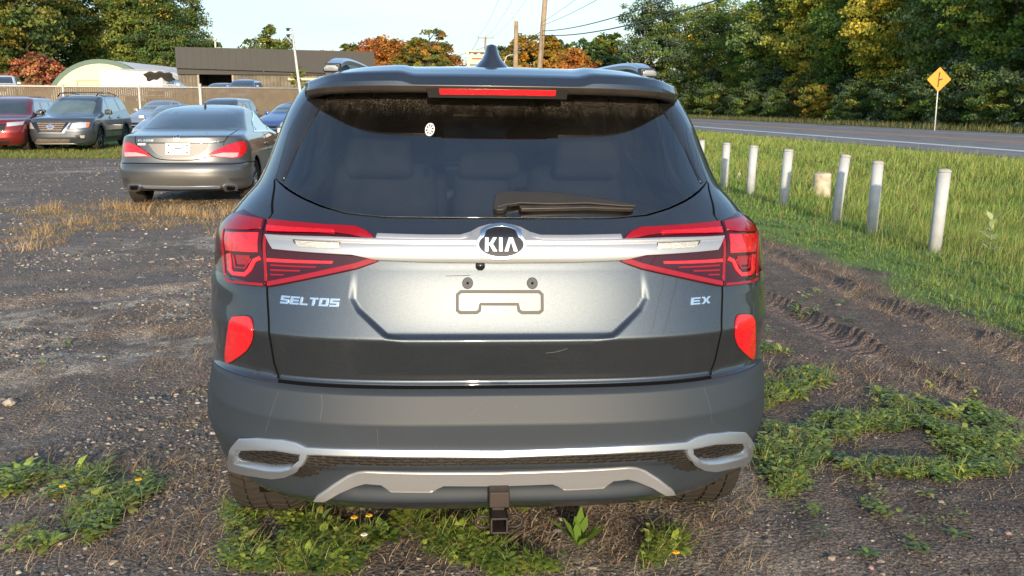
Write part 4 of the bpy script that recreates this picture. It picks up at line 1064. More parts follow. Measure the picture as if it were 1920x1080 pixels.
b_ = MB(); b_.box((0.1, -0.11, 3.34), (4.1, 0.05, 0.09)); b_.box((-1.90, -0.11, 1.65), (0.09, 0.05, 3.3)); b_.box((2.10, -0.11, 1.65), (0.09, 0.05, 3.3)); b_.build('door_trim', mat('door_trim_tan', (0.40, 0.33, 0.24)), shed)
# ================================================================== long black building
BA, BB2 = at(333, 150, 84.0), at(703, 150, 87.0); BA.z = BB2.z = 0
bd = BB2 - BA; bl2 = bd.length; bld = empty('workshop_building', 'long low black roofed workshop with weathered board walls and an open bay', 'building', BA, math.atan2(bd.y, bd.x))
blk = mat('black_metal_roofing', (0.030, 0.030, 0.032), rough=0.65, var=0.10, scale=0.5); brd = mat('weathered_board', (0.155, 0.135, 0.105), rough=0.85, var=0.3, scale=1.2, bump=0.3)
ZT, ZM = at(333, 88, 84).z, at(333, 128, 84).z
ZT1, ZM1 = at(703, 97.5, 87).z, at(703, 140, 87).z
b_ = MB(); b_.prism([(0, ZM), (bl2, ZM1), (bl2, ZT1), (0, ZT)], -0.3, 0.0, Matrix(((1, 0, 0, 0), (0, 0, 1, 0), (0, 1, 0, 0), (0, 0, 0, 1)))); b_.build('fascia', blk, bld)
b_ = MB()
for k in range(int(bl2 / 0.6)): tt = (k * 0.6 + 0.3) / bl2; z0_, z1_ = ZM + (ZM1 - ZM) * tt, ZT + (ZT1 - ZT) * tt; b_.box((k * 0.6 + 0.3, -0.31, (z0_ + z1_) / 2), (0.03, 0.03, z1_ - z0_ - 0.02))
b_.build('fascia_seams', blk, bld, kind='stuff')
b_ = MB(); b_.prism([(0, ZT1 - 0.05), (0, ZM1 - 0.05), (14, ZM1 - 0.05), (14, ZT1 - 0.6)], 0.0, bl2, Matrix(((0, 0, 1, 0), (1, 0, 0, 0.02), (0, 1, 0, 0), (0, 0, 0, 1)))); b_.build('roof', blk, bld)
def bx_at(u):
    t = min(np.linspace(0, 1, 1500), key=lambda t: abs(project(np.array([tuple(BA + bd * t)]) + [0, 0, 3.5])[0, 0] - u)); return t * bl2
d0, d1 = bx_at(373), bx_at(434)
for x0, x1 in ((0.0, d0), (d1, bl2)):
    k = x0
    while k < x1 - 0.05:
        w = min(0.30, x1 - k); b_ = MB(); b_.box((k + w / 2, 0.35 + random.uniform(-0.02, 0.02), ZM / 2), (w - 0.02, 0.06, ZM)); b_.build('wall_board', brd, bld); k += 0.30
b_ = MB(); b_.box((bl2 / 2, 0.46, ZM / 2), (bl2 - 0.1, 0.03, ZM - 0.02)); 
wb = []
for x0, x1 in ((0.05, d0), (d1, bl2 - 0.05)):
    b_ = MB(); b_.box(((x0 + x1) / 2, 0.47, ZM / 2), (x1 - x0, 0.05, ZM - 0.02)); b_.build('wall_backing', M['void'], bld)
bfm = mat('bay_frame_tan', (0.30, 0.25, 0.18))
for xx in (d0 - 0.09, d1 + 0.09): b_ = MB(); b_.box((xx, 0.30, ZM / 2), (0.16, 0.16, ZM)); b_.build('bay_frame', bfm, bld)
b_ = MB(); b_.box(((d0 + d1) / 2, 6, ZM / 2), (d1 - d0, 0.1, ZM)); b_.box((d0 - 0.05, 3.2, ZM / 2), (0.1, 5.6, ZM)); b_.box((d1 + 0.05, 3.2, ZM / 2), (0.1, 5.6, ZM)); b_.build('bay_interior', mat('bay_interior_dark', (0.018, 0.016, 0.016)), bld)
b_ = MB(); b_.box(((d0 + d1) / 2 - 0.4, 5.5, 2.2), (0.5, 0.3, 2.6)); b_.build('red_shelf', mat('dark_red_shelf', (0.10, 0.02, 0.02)), bld)
for u, v in ((495, 135),):
    xx = bx_at(u); zz = at(u, v, 88).z; b_ = MB(); b_.lathe([(0, -0.22), (0.24, -0.16), (0.28, 0.0), (0.2, 0.12), (0, 0.16)], 12, 'y', (xx, 0.22, zz)); b_.build('wall_lamp', M['white'], bld, True)
b_ = MB(); x0, x1 = bx_at(540), bx_at(660); b_.box(((x0 + x1) / 2, 0.1, at(600, 151, 91).z), (x1 - x0, 0.5, 0.22)); b_.build('pale_canopy_beam', mat('pale_beam', (0.50, 0.42, 0.30)), bld)
vt = MB(); xx = bx_at(394); vt.tube([(xx, 5, ZT), (xx, 5, ZT + 0.9)], 0.09, 8); vt.lathe([(0, 0), (0.2, 0.02), (0.14, 0.18), (0, 0.25)], 10, 'z', (xx, 5, ZT + 0.9)); vt.build('roof_vent', post_m, bld, True)
# pale gabled house end right of it
p = at(722, 120, 105); hs = empty('small_house', 'pale gabled house end peeking out right of the black building', 'house', (p.x, 105, 0), 0.1)
b_ = MB(); b_.prism([(-2.6, 0), (2.6, 0), (2.6, 4.2), (0, 5.4), (-2.6, 4.2)], 0, 8, Matrix(((1, 0, 0, 0), (0, 0, 1, 0), (0, 1, 0, 0), (0, 0, 0, 1)))); b_.build('wall', mat('pale_siding', (0.50, 0.48, 0.42)), hs)
b_ = MB()
for sg in (1, -1): b_.prism([(0, 5.40), (sg * 3.0, 4.02), (sg * 3.0, 4.16), (0, 5.56)], -0.4, 8.4, Matrix(((1, 0, 0, 0), (0, 0, 1, 0), (0, 1, 0, 0), (0, 0, 0, 1))))
b_.build('roof', mat('grey_shingle', (0.12, 0.12, 0.125), rough=0.9), hs)
# sapling in front of the black building
sp_c, sp_w = crown_mesh('sapling', 4.3, 0.95, 0.9, 70, 26, 0.17, [(0.24, 0.26, 0.06), (0.16, 0.20, 0.05)], 31, flat=0.3, shape='cone', limb=40)
p = at(562, 200, 56); sp = empty('sapling', 'thin pale green sapling beside the leaning light mast', 'tree', (p.x, 56, 0))
for nm, me in (('crown', sp_c), ('trunk', sp_w)): link(bpy.data.objects.new(nm, me), sp)
# ================================================================== utility poles, wires
wood = mat('weathered_pole_wood', (0.30, 0.225, 0.15), rough=0.9, var=0.2, scale=3, bump=0.4)
insu = mat('insulator', (0.35, 0.35, 0.36), rough=0.4); wirem = mat('power_cable', (0.10, 0.10, 0.11), rough=0.6)
def pole(u0, v0, u1, D, top, r0, label, arms=()):
    a = at(u0, v0, D); e = empty('utility_pole', label, 'utility pole', (a.x, D, 0)); b1 = at(u1, 0, D)
    lean = (b1.x - a.x) / (b1.z - a.z)
    b_ = MB(); b_.tube([(-a.z * lean, 0, 0), (0, 0, a.z), ((top - a.z) * lean, 0, top)], [r0 * 1.15, r0, r0 * 0.75], 12); b_.build('pole', wood, e, True)
    for z, w in arms:
        xo = (z - a.z) * lean; b_ = MB(); b_.box((xo, -0.12, z), (w, 0.12, 0.12)); arm = b_.build('crossarm', wood, e)
        for k in (-0.46, 0.02, 0.46): b_ = MB(); b_.lathe([(0.0, 0.30), (0.05, 0.28), (0.07, 0.18), (0.04, 0.06), (0.05, 0.0)], 8, 'z', (xo + k * w, -0.12, z + 0.05)); b_.build('insulator', insu, arm, True)
    return e, Vector((a.x + (top - a.z) * lean, D, top)), lean, a
P1, P1t, l1, a1 = pole(1012, 128, 1022, 52.0, 11.5, 0.15, 'tall leaning wooden utility pole right of the lamp pole', [(10.9, 2.6)])
P3, P3t, l3, a3 = pole(909.5, 100, 912.5, 150.0, at(913, 70, 150).z, 0.17, 'distant utility pole with a crossarm above the billboard', [(at(913, 70, 150).z - 0.1, 2.5)])
P4, P4t, l4, a4 = pole(867, 122, 867.5, 235.0, at(868, 111, 235).z, 0.19, 'farthest utility pole with two crossarms left of the billboard', [(at(868, 114, 235).z, 2.6), (at(868, 119, 235).z, 2.0)])
P2, P2t, l2, a2 = pole(966.5, 125, 969, 55.0, at(968, 40, 55).z, 0.15, 'short thick wooden pole carrying a street lamp')
b_ = MB(); t2 = P2t - P2.location; b_.tube([(t2.x - 0.12, -0.1, t2.z - 0.4), (t2.x - 0.13, -0.1, t2.z + 0.25), (t2.x - 0.22, -0.1, t2.z + 0.42)], 0.03, 8); br = b_.build('lamp_bracket', post_m, P2, True)
b_ = MB(); b_.box((t2.x - 0.30, -0.12, t2.z + 0.52), (0.20, 0.30, 0.07), M=Matrix.Rotation(0.9, 3, 'Y')); b_.box((t2.x - 0.16, -0.12, t2.z + 0.30), (0.16, 0.2, 0.10), M=Matrix.Rotation(0.7, 3, 'Y')); b_.build('lamp_head', post_m, P2, bevel=0.01)
def wire(a, b, sag, r_, label, n=26):
    a, b = Vector(a), Vector(b); pts = []
    for i in range(n + 1):
        t = i / n; p = a.lerp(b, t); p.z -= 4 * sag * t * (1 - t); pts.append(p)
    m_ = MB(); m_.tube(pts, r_, 5); o = m_.build('overhead_wire', wirem, None, True); tag(o, label, 'wire', 'overhead wires strung from pole to pole')
nxt = lambda z, dx: Vector((8.6 + dx, -14.0, z))
def onp1(v): p = at(1016, v, 52); return (p.x, 52, p.z)
wire(onp1(58), nxt(5.9, 0), 1.35, 0.020, 'upper one of two thick cables rising from the tall pole to the top edge')
wire(onp1(66), nxt(5.2, 0.1), 1.35, 0.022, 'lower one of two thick cables rising from the tall pole to the top edge')
wire(onp1(48), nxt(8.2, 0.2), 1.2, 0.011, 'thin wire leaving the tall pole above the two thick cables')
wire(onp1(42), nxt(9.5, -0.1), 1.0, 0.009, 'thinnest wire leaving the tall pole highest up')
for k, zz in ((-1.2, 11.0), (0.05, 11.1), (1.2, 11.0)):
    wire((P1t.x + k, 52, zz), (P3t.x + k, 150, P3t.z + 0.15), 1.0, 0.014, {-1: 'left', 0: 'middle', 1: 'right'}[int(math.copysign(1, k)) if abs(k) > 0.5 else 0] + ' wire of three rising from the distant crossarm to the top edge')
for v, dz in ((58, -1.5), (62, -2.2), (70, -3.0), (76, -3.6)):
    wire(onp1(v), (P3t.x, 150, P3t.z + dz), 0.9, 0.018, {58: 'first', 62: 'second', 70: 'third', 76: 'lowest'}[v] + ' cable sloping down left from the tall pole towards the distant one')
wire((P3t.x - 1, 150, P3t.z), (P4t.x, 235, P4t.z), 0.8, 0.03, 'wire between the two distant poles behind the billboard')
wire((P3t.x - 0.2, 150, P3t.z - 1.5), (at(700, 120, 140).x, 170, 9.0), 0.8, 0.03, 'wire running left from the distant pole to behind the autumn trees')
# cobra-head street light and billboard
p = at(945, 118, 95); e = empty('street_light', 'slim curved street light arching over the road right of the aerial', 'street light', (p.x, 95, 0))
ph = at(963, 103, 95); b_ = MB(); b_.tube([(0, 0, 0), (0, 0, p.z), (0.25, 0, ph.z - 0.15), (0.6, 0, ph.z), (ph.x - p.x, 0, ph.z)], [0.08, 0.06, 0.05, 0.045, 0.04], 8); b_.build('curved_pole', post_m, e, True)
b_ = MB(); b_.box((ph.x - p.x + 0.2, 0, ph.z - 0.02), (0.5, 0.2, 0.10)); b_.build('lamp_head', post_m, e, bevel=0.02)
c = at(899, 112, 115); bw, bh = 2.9, 2.0; bb_ = empty('billboard', 'cream framed roadside billboard with a red line, mostly hidden behind the aerial', 'billboard', (c.x, 115, 0), 0.25)
b_ = MB(); b_.box((0, 0, c.z), (bw, 0.12, bh)); b_.build('panel', mat('cream_board', (0.60, 0.53, 0.42), rough=0.6), bb_)
b_ = MB()
for x, z, w, h_ in ((-bw / 2, c.z, 0.12, bh + 0.1), (bw / 2, c.z, 0.12, bh + 0.1), (0, c.z + bh / 2, bw, 0.12), (0, c.z - bh / 2, bw, 0.12), (0, c.z - bh * 0.22, bw, 0.06)): b_.box((x, -0.08, z), (w, 0.1, h_))
b_.build('frame', mat('cream_frame', (0.70, 0.62, 0.42), rough=0.6), bb_)
b_ = MB(); b_.prism([(-1.3, 0.88), (-1.3, 0.62), (-0.9, 0.78), (-0.5, 0.55), (-0.1, 0.82), (0.3, 0.6), (0.8, 0.8), (1.3, 0.62), (1.3, 0.88)], -0.01, 0.01, Matrix(((1, 0, 0, 0), (0, 0, 1, -0.075), (0, 1, 0, c.z), (0, 0, 0, 1)))); b_.build('dark_print', mat('board_print_dark', (0.06, 0.06, 0.06)), bb_)
b_ = MB(); b_.box((-0.1, -0.07, c.z + 0.12), (1.7, 0.02, 0.20)); b_.build('red_print', mat('board_print_red', (0.55, 0.10, 0.05)), bb_)
b_ = MB(); b_.box((0, -0.07, c.z - 0.62), (2.4, 0.02, 0.3)); b_.build('grey_print', mat('board_print_grey', (0.22, 0.2, 0.18)), bb_)
b_ = MB(); b_.tube([(-0.9, 0.1, 0), (-0.9, 0.1, c.z - bh / 2)], 0.1, 8); b_.tube([(0.9, 0.1, 0), (0.9, 0.1, c.z - bh / 2)], 0.1, 8); b_.build('legs', post_m, bb_, True)
# ================================================================== diamond road sign
sb_ = ground(1752, 246); sgn = empty('road_sign', 'orange yellow diamond side road warning sign on a thin white post', 'road sign', sb_)
cz_ = at(1760, 149, sb_.y).z; cx_ = at(1760, 149, sb_.y).x - sb_.x
b_ = MB(); b_.tube([(0, 0, -0.1), (cx_, 0, cz_)], 0.035, 8); b_.build('post', mat('pale_post', (0.55, 0.58, 0.60), rough=0.5), sgn, True)
hd = 0.63
def rr_dia(h, r_=0.06):
    out = []
    for i in range(4):
        a = math.pi / 2 * i; c = Vector((math.cos(a) * (h - r_ * 1.0), math.sin(a) * (h - r_ * 1.0)))
        for k in (-1, 0, 1): an = a + k * math.pi / 5; out.append((c.x + r_ * math.cos(an), c.y + r_ * math.sin(an)))
    return out
SM = Matrix(((1, 0, 0, cx_), (0, 0, 1, -0.05), (0, 1, 0, cz_), (0, 0, 0, 1)))
b_ = MB(); b_.prism(rr_dia(hd), -0.006, 0.0, SM); sp_ = b_.build('sign_panel', mat('sign_orange', (0.90, 0.27, 0.004), rough=0.35), sgn)
b_ = MB(); b_.prism([(-0.075, -0.40), (0.005, -0.40), (0.005, -0.075), (0.20, 0.0), (0.20, 0.07), (0.005, 0.02), (0.045, 0.38), (-0.035, 0.38)], -0.012, -0.007, SM); b_.build('symbol', mat('sign_black', (0.02, 0.02, 0.02)), sp_)
# ================================================================== bollards
bol_m = mat('grey_white_pole_paint', (0.44, 0.47, 0.50), rough=0.6, var=0.12, scale=9, dust=0.22, dustc=(0.2, 0.2, 0.15)); cap_m = mat('weathered_cap', (0.36, 0.36, 0.34), rough=0.8, var=0.2, scale=20)
BO = [((1752, 470), (1772, 316)), ((1634, 435), (1647, 301)), ((1566, 415), (1586, 289)), ((1468, 388), (1479, 279)), ((1406, 365), (1414, 272)), ((1357, 350), (1363, 267)), ((1313, 320), (1316, 262))]
nm_ = ['nearest and tallest looking of the grey white bollards along the verge', 'second bollard from the near end of the row', 'third bollard from the near end, just right of the tree stump', 'fourth bollard from the near end, left of the tree stump', 'fifth bollard from the near end of the row', 'sixth bollard from the near end, beside the small stake', 'farthest bollard, half hidden by the corner of the SUV']
for (b0, t0), lb_ in zip(BO, nm_):
    g = ground(*b0); g.z = 0; top = at(*t0, g.y); e = empty('bollard', lb_, 'bollard', (g.x, g.y, 0), 0, 'bollards along the verge')
    dv = top - g; r_ = 0.061 if b0[0] > 1500 else 0.066
    b_ = MB(); b_.tube([-dv * 0.12, dv * 0.5, dv * 0.965], r_, 20); b_.build('post', bol_m, e, True)
    b_ = MB(); b_.tube([dv * 0.955, dv * 0.965, dv * 0.985, dv * 0.995, dv * 1.0], [r_ * 1.08, r_ * 1.1, r_ * 0.98, r_ * 0.7, r_ * 0.2], 20); b_.build('cap', cap_m, e, True)
# tree stump (sawn post) and stake
g = ground(1540, 362); z0 = hz(g.x, g.y)
e = empty('sawn_stump', 'short pale sawn log stump in the grass between two bollards', 'stump', (g.x, g.y, z0)); b_ = MB(); n = 16
prf = [(0.15, -0.05), (0.145, 0.1), (0.14, 0.33), (0.138, 0.375), (0.12, 0.385), (0.0, 0.388)]
b_.lathe(prf, n); o = b_.build('log', mat('pale_bark_wood', (0.46, 0.39, 0.30), var=0.3, scale=9, rough=0.9, bump=0.5), e, True)
b_ = MB(); b_.lathe([(0.11, 0.389), (0.09, 0.394), (0, 0.395)], n); b_.build('cut_face', mat('sawn_wood', (0.55, 0.43, 0.30), var=0.2, scale=30), e, False)
g = ground(1381, 336); b_ = MB(); b_.prism([(-0.03, -0.05), (0.03, -0.05), (0.04, 0.16), (0.0, 0.2), (-0.02, 0.15)], -0.02, 0.02, Matrix(((1, 0.2, 0, 0), (0, 0, 1, 0), (0.0, 1, 0, 0), (0, 0, 0, 1)))); o = b_.build('broken_stake', mat('stake_wood', (0.33, 0.27, 0.2), var=0.4, scale=20)); o.location = (g.x, g.y, hz(g.x, g.y)); tag(o, 'short broken stake between the two far bollards', 'stake')
# milkweed
g = ground(1853, 478); g.z = hz(g.x, g.y); e = empty('milkweed_plant', 'broad leaved milkweed standing in the grass right of the nearest bollard', 'plant', g)
b_ = MB(); b_.tube([(0, 0, 0), (0.01, 0, 0.2), (0.0, 0, 0.36)], [0.008, 0.007, 0.004], 6); b_.build('stem', mat('milkweed_stem', (0.16, 0.22, 0.08)), e, True)
for k in range(13):
    z = 0.06 + k * 0.025; a = k * 1.57 + (k // 2) * 0.3; L0 = 0.16 - 0.004 * k
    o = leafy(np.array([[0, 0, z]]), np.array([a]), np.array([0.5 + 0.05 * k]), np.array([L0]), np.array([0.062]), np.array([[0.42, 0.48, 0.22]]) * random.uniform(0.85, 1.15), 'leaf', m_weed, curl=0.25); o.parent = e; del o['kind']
# ================================================================== the grey SUV in front of the camera
Z5 = lambda x, y: (400 + x / 3.176, 380 + y / 3.176)
Z6 = lambda x, y: (850 + x / 3.1767, 380 + y / 3.1767)
Z7 = lambda x, y: (380 + x / 2.8426, 700 + y / 2.8426)
Z4 = lambda x, y: (900 + x / 3.0, 60 + y / 3.0)
Z3 = lambda x, y: (520 + x / 3.177, 60 + y / 3.177)
KS = {  # v: (z, half width, near y, corner depth, far y)
 0.22: (0.22, 0.80, 0.20, 0.46, 4.20), 0.30: (0.30, 0.84, 0.095, 0.48, 4.26), 0.33: (0.33, 0.855, 0.075, 0.49, 4.30), 0.40: (0.40, 0.875, 0.040, 0.50, 4.34), 0.44: (0.44, 0.885, 0.018, 0.50, 4.35),
 0.48: (0.48, 0.892, 0.012, 0.50, 4.36), 0.568: (0.568, 0.885, 0.0, 0.50, 4.37), 0.575: (0.575, 0.885, 0.002, 0.50, 4.37), 0.645: (0.645, 0.884, 0.026, 0.50, 4.36), 0.66: (0.66, 0.884, 0.054, 0.50, 4.35),
 0.672: (0.672, 0.884, 0.066, 0.50, 4.35), 0.800: (0.800, 0.880, 0.020, 0.50, 4.30), 0.805: (0.805, 0.880, 0.0205, 0.50, 4.28),
 0.90: (0.90, 0.873, 0.052, 0.49, 4.05), 0.985: (0.985, 0.858, 0.080, 0.47, 3.60), 1.03: (1.03, 0.850, 0.092, 0.45, 3.25), 1.07: (1.07, 0.832, 0.105, 0.43, 3.10), 1.09: (1.09, 0.815, 0.128, 0.42, 3.04),
 1.13: (1.13, 0.785, 0.170, 0.40, 2.95), 1.19: (1.19, 0.735, 0.218, 0.38, 2.85), 1.29: (1.29, 0.695, 0.292, 0.35, 2.67), 1.37: (1.37, 0.668, 0.355, 0.32, 2.52), 1.45: (1.45, 0.630, 0.420, 0.30, 2.36),
 1.50: (1.50, 0.585, 0.470, 0.28, 2.25), 1.54: (1.524, 0.535, 0.60, 0.26, 2.20), 1.60: (1.534, 0.47, 0.80, 0.24, 2.10), 1.80: (1.547, 0.25, 1.30, 0.12, 1.95), 2.0: (1.550, 0.01, 1.60, 0.005, 1.62)}
RECESS = np.array([(-0.425, 1.005), (-0.425, 0.905), (-0.405, 0.875), (-0.32, 0.805), (-0.26, 0.790), (0.26, 0.790), (0.32, 0.805), (0.405, 0.875), (0.425, 0.905), (0.425, 1.005)])
BOWL = np.array([(-0.80, 0.645), (-0.76, 0.655)])
def suv_disp(u, v, p):
    q = np.stack([u.ravel(), v.ravel()], 1)
    d = np.zeros(len(q))
    near = (np.abs(q[:, 0]) < 0.55) & (q[:, 1] > 0.75) & (q[:, 1] < 1.05)
    if near.any():
        sd_ = sdist(q[near], RECESS)
        t = ss(sd_, -0.004, 0.016)
        a = q[near]
        # the inset panel leans back a little more and scoops outwards along its lower lip
        dep = 0.010 * ss(a[:, 1], 0.797, 0.822) - 0.013 * ss(a[:, 1], 0.82, 1.0)  + 0.003
        d[near] -= t * dep
    # shoulder crease running out of the lamps
    d += 0.006 * np.exp(-((q[:, 1] - 0.905) / 0.03) ** 2) * ss(np.abs(q[:, 0]), 0.60, 1.0)
    # lower bumper: centre scoop round the skid plate
    low = ss(q[:, 1], 0.30, 0.34) * (1 - ss(q[:, 1], 0.405, 0.43))
    d -= 0.022 * low * (1 - ss(np.abs(q[:, 0]), 0.42, 0.54))
    # roof ribs
    rb = ss(q[:, 1], 1.53, 1.56)
    x = p.reshape(-1, 3)[:, 0]
    d += rb * 0.010 * (np.exp(-((np.abs(x) - 0.40) / 0.055) ** 4) + np.exp(-((np.abs(x) - 0.14) / 0.05) ** 4))
    return d.reshape(u.shape)
SUV = Shell(KS, p=3.5, q=2.0, disp=suv_disp, crease=(0.44, 0.48, 0.568, 0.575, 0.645, 0.66, 0.672, 0.80, 0.805, 0.985, 1.07, 1.09))
SUV_RZ = R(4.2)
SUV_LOC = Vector((-0.038, 2.44, 0.0))
SUV_ROLL = R(0.75)
suv = empty('suv', 'dark slate grey SUV seen squarely from behind, filling the middle of the photo', 'SUV', SUV_LOC, SUV_RZ)
suv.rotation_euler = (0, SUV_ROLL, SUV_RZ)
SUV.place(SUV_LOC, SUV_RZ, SUV_ROLL)
S = SUV
mir = lambda P: np.array(P, float) * [-1, 1]

# ---- outlines (left half traced, mirrored)
gapL = np.array([(-0.660, 1.130), (-0.690, 1.075), (-0.680, 1.03), (-0.672, 0.98), (-0.665, 0.86), (-0.655, 0.79), (-0.635, 0.72), (-0.622, 0.668)])
glassL = S.poly([(518, 336), (535, 352), (565, 370), (605, 387), (650, 400), (720, 407), (830, 408.5), (938, 409)], side=-1)
glassL = np.concatenate([glassL[:-1], [[0.0, glassL[-1][1]]]])
topL = np.array([(-0.585, 1.452), (0.0, 1.462)])
wingL = S.poly([(519, 334), (541, 250), (577, 186), (588, 180)], side=-1)
glass_edge_L = S.poly([(530, 338), (560, 270), (606, 192)], side=-1)
print('glassL', glassL.round(3).tolist()); print('wing', wingL.round(3).tolist())
print('lampouter', S.poly([(421, 430), (449, 402), (500, 414), (501, 537), (435, 531), (425, 518)], side=-1).round(3).tolist())
print('gap', S.poly([(510, 400), (500, 540), (505, 600), (515, 680), (521, 722)], side=-1).round(3).tolist())
g0 = glassL[0]
# rear opening = tailgate + glass + wings
gapL = np.concatenate([[wingL[0] + [-0.012, -0.004]], S.poly([(511, 400), (502, 413), (499, 480), (501, 540), (504, 600), (514, 680), (520, 722)], side=-1)])
gapL[-1, 1] = 0.664
wing_up = wingL[1:]
openL = np.concatenate([[[-0.79, 1.474]], (wing_up + [-0.008, 0])[::-1], gapL])
open_full = ccw(np.concatenate([openL, mir(openL)[::-1]]))
# bumper: below the gap, wrapping to the wheel arch
bt = np.array([(-1.50, 0.60), (-1.20, 0.640), (-1.0, 0.652), (-0.85, 0.656), (gapL[-1][0], 0.658)])
bump_top = np.concatenate([bt, mir(bt)[::-1]])
bump_poly = ccw(np.concatenate([bump_top, [(1.50, 0.30), (-1.50, 0.30)]]))
def arch(y0, r, z0=0.33):
    return lambda P: (np.hypot(P[:, 1] - y0, P[:, 2] - z0) < r) & (np.abs(P[:, 0]) > 0.62)
AX1, AX2 = 0.83, 3.45
def arches(P):
    return arch(AX1, 0.375)(P) | arch(AX2, 0.375)(P)
# side windows in (u,v)
def sidewin(y0, y1, v0, v1, y0t=None, y1t=None, sg=1):
    y0t = y0 if y0t is None else y0t; y1t = y1 if y1t is None else y1t
    P_ = [(S.side(y0, v0), v0), (S.side(y1, v0), v0), (S.side(y1t, v1), v1), (S.side(y0t, v1), v1)]
    return np.array(P_) * [sg, 1]
wins = [(0.62, 1.15, 1.14, 1.42, 0.78, 1.12), (1.20, 1.98, 1.11, 1.44, 1.18, 1.90), (2.04, 2.72, 1.10, 1.44, 1.97, 2.30)]
side_holes = []
for sg in (1, -1):
    for w in wins: side_holes.append(ccw(sidewin(*w, sg=sg)))
um = S.u3
ws = np.array([(um - 0.62, 1.12), (um, 1.10), (um, 1.44), (um - 0.50, 1.44)])
wsr = np.concatenate([[(um - 0.62, 1.12), (um - 0.001, 1.11), (um - 0.001, 1.44), (um - 0.50, 1.44)]])
wsl = mir(wsr)
# body skin
body_outer = [(-um, 2.0), (-um, 0.26), (-1.55, 0.26), (-1.50, 0.30)] + [tuple(p) for p in bump_top] + [(1.50, 0.30), (1.55, 0.26), (um, 0.26), (um, 2.0)]
body_outer = np.array(body_outer)
o_ = S.panel('body', np.array([(-um, 1.985), (-um, 0.26), (um, 0.26), (um, 1.985)]),
             holes=[open_full, bump_poly + np.array([0, 0.0])] + side_holes + [wsr, wsl], depth=0.02, m=M['paint'], parent=suv,
             step=0.045, stepv=0.02, estep=0.02, cut=arches)
# fill strip where opening and bumper meet is bridged by the dark liner
shade_sheet = S.panel('gap_shade_sheet', np.array([(-1.3, 0.31), (1.3, 0.31), (1.3, 1.115), (-1.3, 1.115)]), off=-0.075, depth=0, m=M['void'], parent=suv, step=0.06, cut=arches)  # black sheet behind the panels, standing in for shade in the gaps
for w in side_holes:
    S.panel('side_window', w * 1.0, off=-0.004, depth=0.004, m=M['glass'], parent=suv, step=0.10, estep=0.06)
for w in (wsr, wsl):
    S.panel('windscreen', w, off=-0.004, depth=0.004, m=M['clearglass'], parent=suv, step=0.12, estep=0.06)
MB_ = MB()
MB_.box((0, 2.3, 0.24), (1.5, 3.7, 0.10)); MB_.build('underbody', M['void'], suv)
def inset(poly, d):
    """shrink a CCW polygon by d"""
    p = ccw(poly); a = np.roll(p, 1, 0); b = np.roll(p, -1, 0)
    t1 = p - a; t1 /= np.linalg.norm(t1, axis=1, keepdims=True) + 1e-12
    t2 = b - p; t2 /= np.linalg.norm(t2, axis=1, keepdims=True) + 1e-12
    n = np.stack([-(t1 + t2)[:, 1], (t1 + t2)[:, 0]], 1); n /= np.linalg.norm(n, axis=1, keepdims=True) + 1e-12
    return p + n * d
# tailgate: gap line down, bottom edge, glass edge on top
tgL = np.concatenate([gapL, [[0.0, 0.660]]])
tg = np.concatenate([tgL[:-1], [[0.0, 0.662]], mir(tgL[:-1])[::-1], mir(glassL[:-1]), [glassL[-1]], glassL[:-1][::-1]])
tg = ccw(tg)
S.panel('tailgate', inset(tg, 0.003), depth=0.03, m=M['paint'], parent=suv, step=0.0065, stepv=0.0055, estep=0.006)
# dark strips laid over the panel gaps, standing in for their shade
for k in (1, -1):
    S.stroke('gap_shade_strip', gapL * [k, 1], 0.0070, off=0.0005, depth=0, m=M['void'], parent=suv, step=0.02)
bs_ = np.array([(x, 0.659) for x in np.linspace(gapL[-1][0], -gapL[-1][0], 40)])
S.stroke('gap_shade_strip', bs_ + [0, 0.0005], 0.0070, off=0.0005, depth=0, m=M['void'], parent=suv, step=0.02)
# rear window
gl_top = np.array([(-0.77, 1.466), (-0.3, 1.470), (0, 1.471), (0.3, 1.470), (0.77, 1.466)])
glp = np.concatenate([glassL, mir(glassL[:-1])[::-1], mir(glass_edge_L[1:]), gl_top[::-1], glass_edge_L[1:][::-1]])
glp = inset(glp, 0.004)
dusty = glass_mat('rear_window_glass', (0.52, 0.58, 0.60), trans=0.94, dust=0.03, refl=1.9)
# a band of dried road dust under the spoiler where the wiper never reaches
N_ = dusty.node_tree.nodes; L_ = dusty.node_tree.links
mix_last = [n for n in N_ if n.type == 'MIX_SHADER'][-1]
tc_ = N_.new('ShaderNodeTexCoord'); sx_ = N_.new('ShaderNodeSeparateXYZ'); L_.new(tc_.outputs['Object'], sx_.inputs[0])
mpp = N_.new('ShaderNodeMapping'); mpp.inputs['Scale'].default_value = (26, 4, 4); L_.new(tc_.outputs['Object'], mpp.inputs[0])
nz_ = N_.new('ShaderNodeTexNoise'); nz_.inputs['Scale'].default_value = 1.6; nz_.inputs['Detail'].default_value = 12; nz_.inputs['Roughness'].default_value = 0.8
L_.new(mpp.outputs[0], nz_.inputs['Vector'])
zz_ = N_.new('ShaderNodeMath'); zz_.operation = 'MULTIPLY_ADD'; zz_.inputs[1].default_value = 0.16; L_.new(nz_.outputs['Fac'], zz_.inputs[0]); L_.new(sx_.outputs['Z'], zz_.inputs[2])
r_ = N_.new('ShaderNodeMapRange'); r_.inputs['From Min'].default_value = 1.478; r_.inputs['From Max'].default_value = 1.535; r_.inputs['To Min'].default_value = 0; r_.inputs['To Max'].default_value = 0.40
L_.new(zz_.outputs[0], r_.inputs['Value'])
n3 = N_.new('ShaderNodeTexNoise'); n3.inputs['Scale'].default_value = 260; n3.inputs['Detail'].default_value = 3; L_.new(tc_.outputs['Object'], n3.inputs['Vector'])
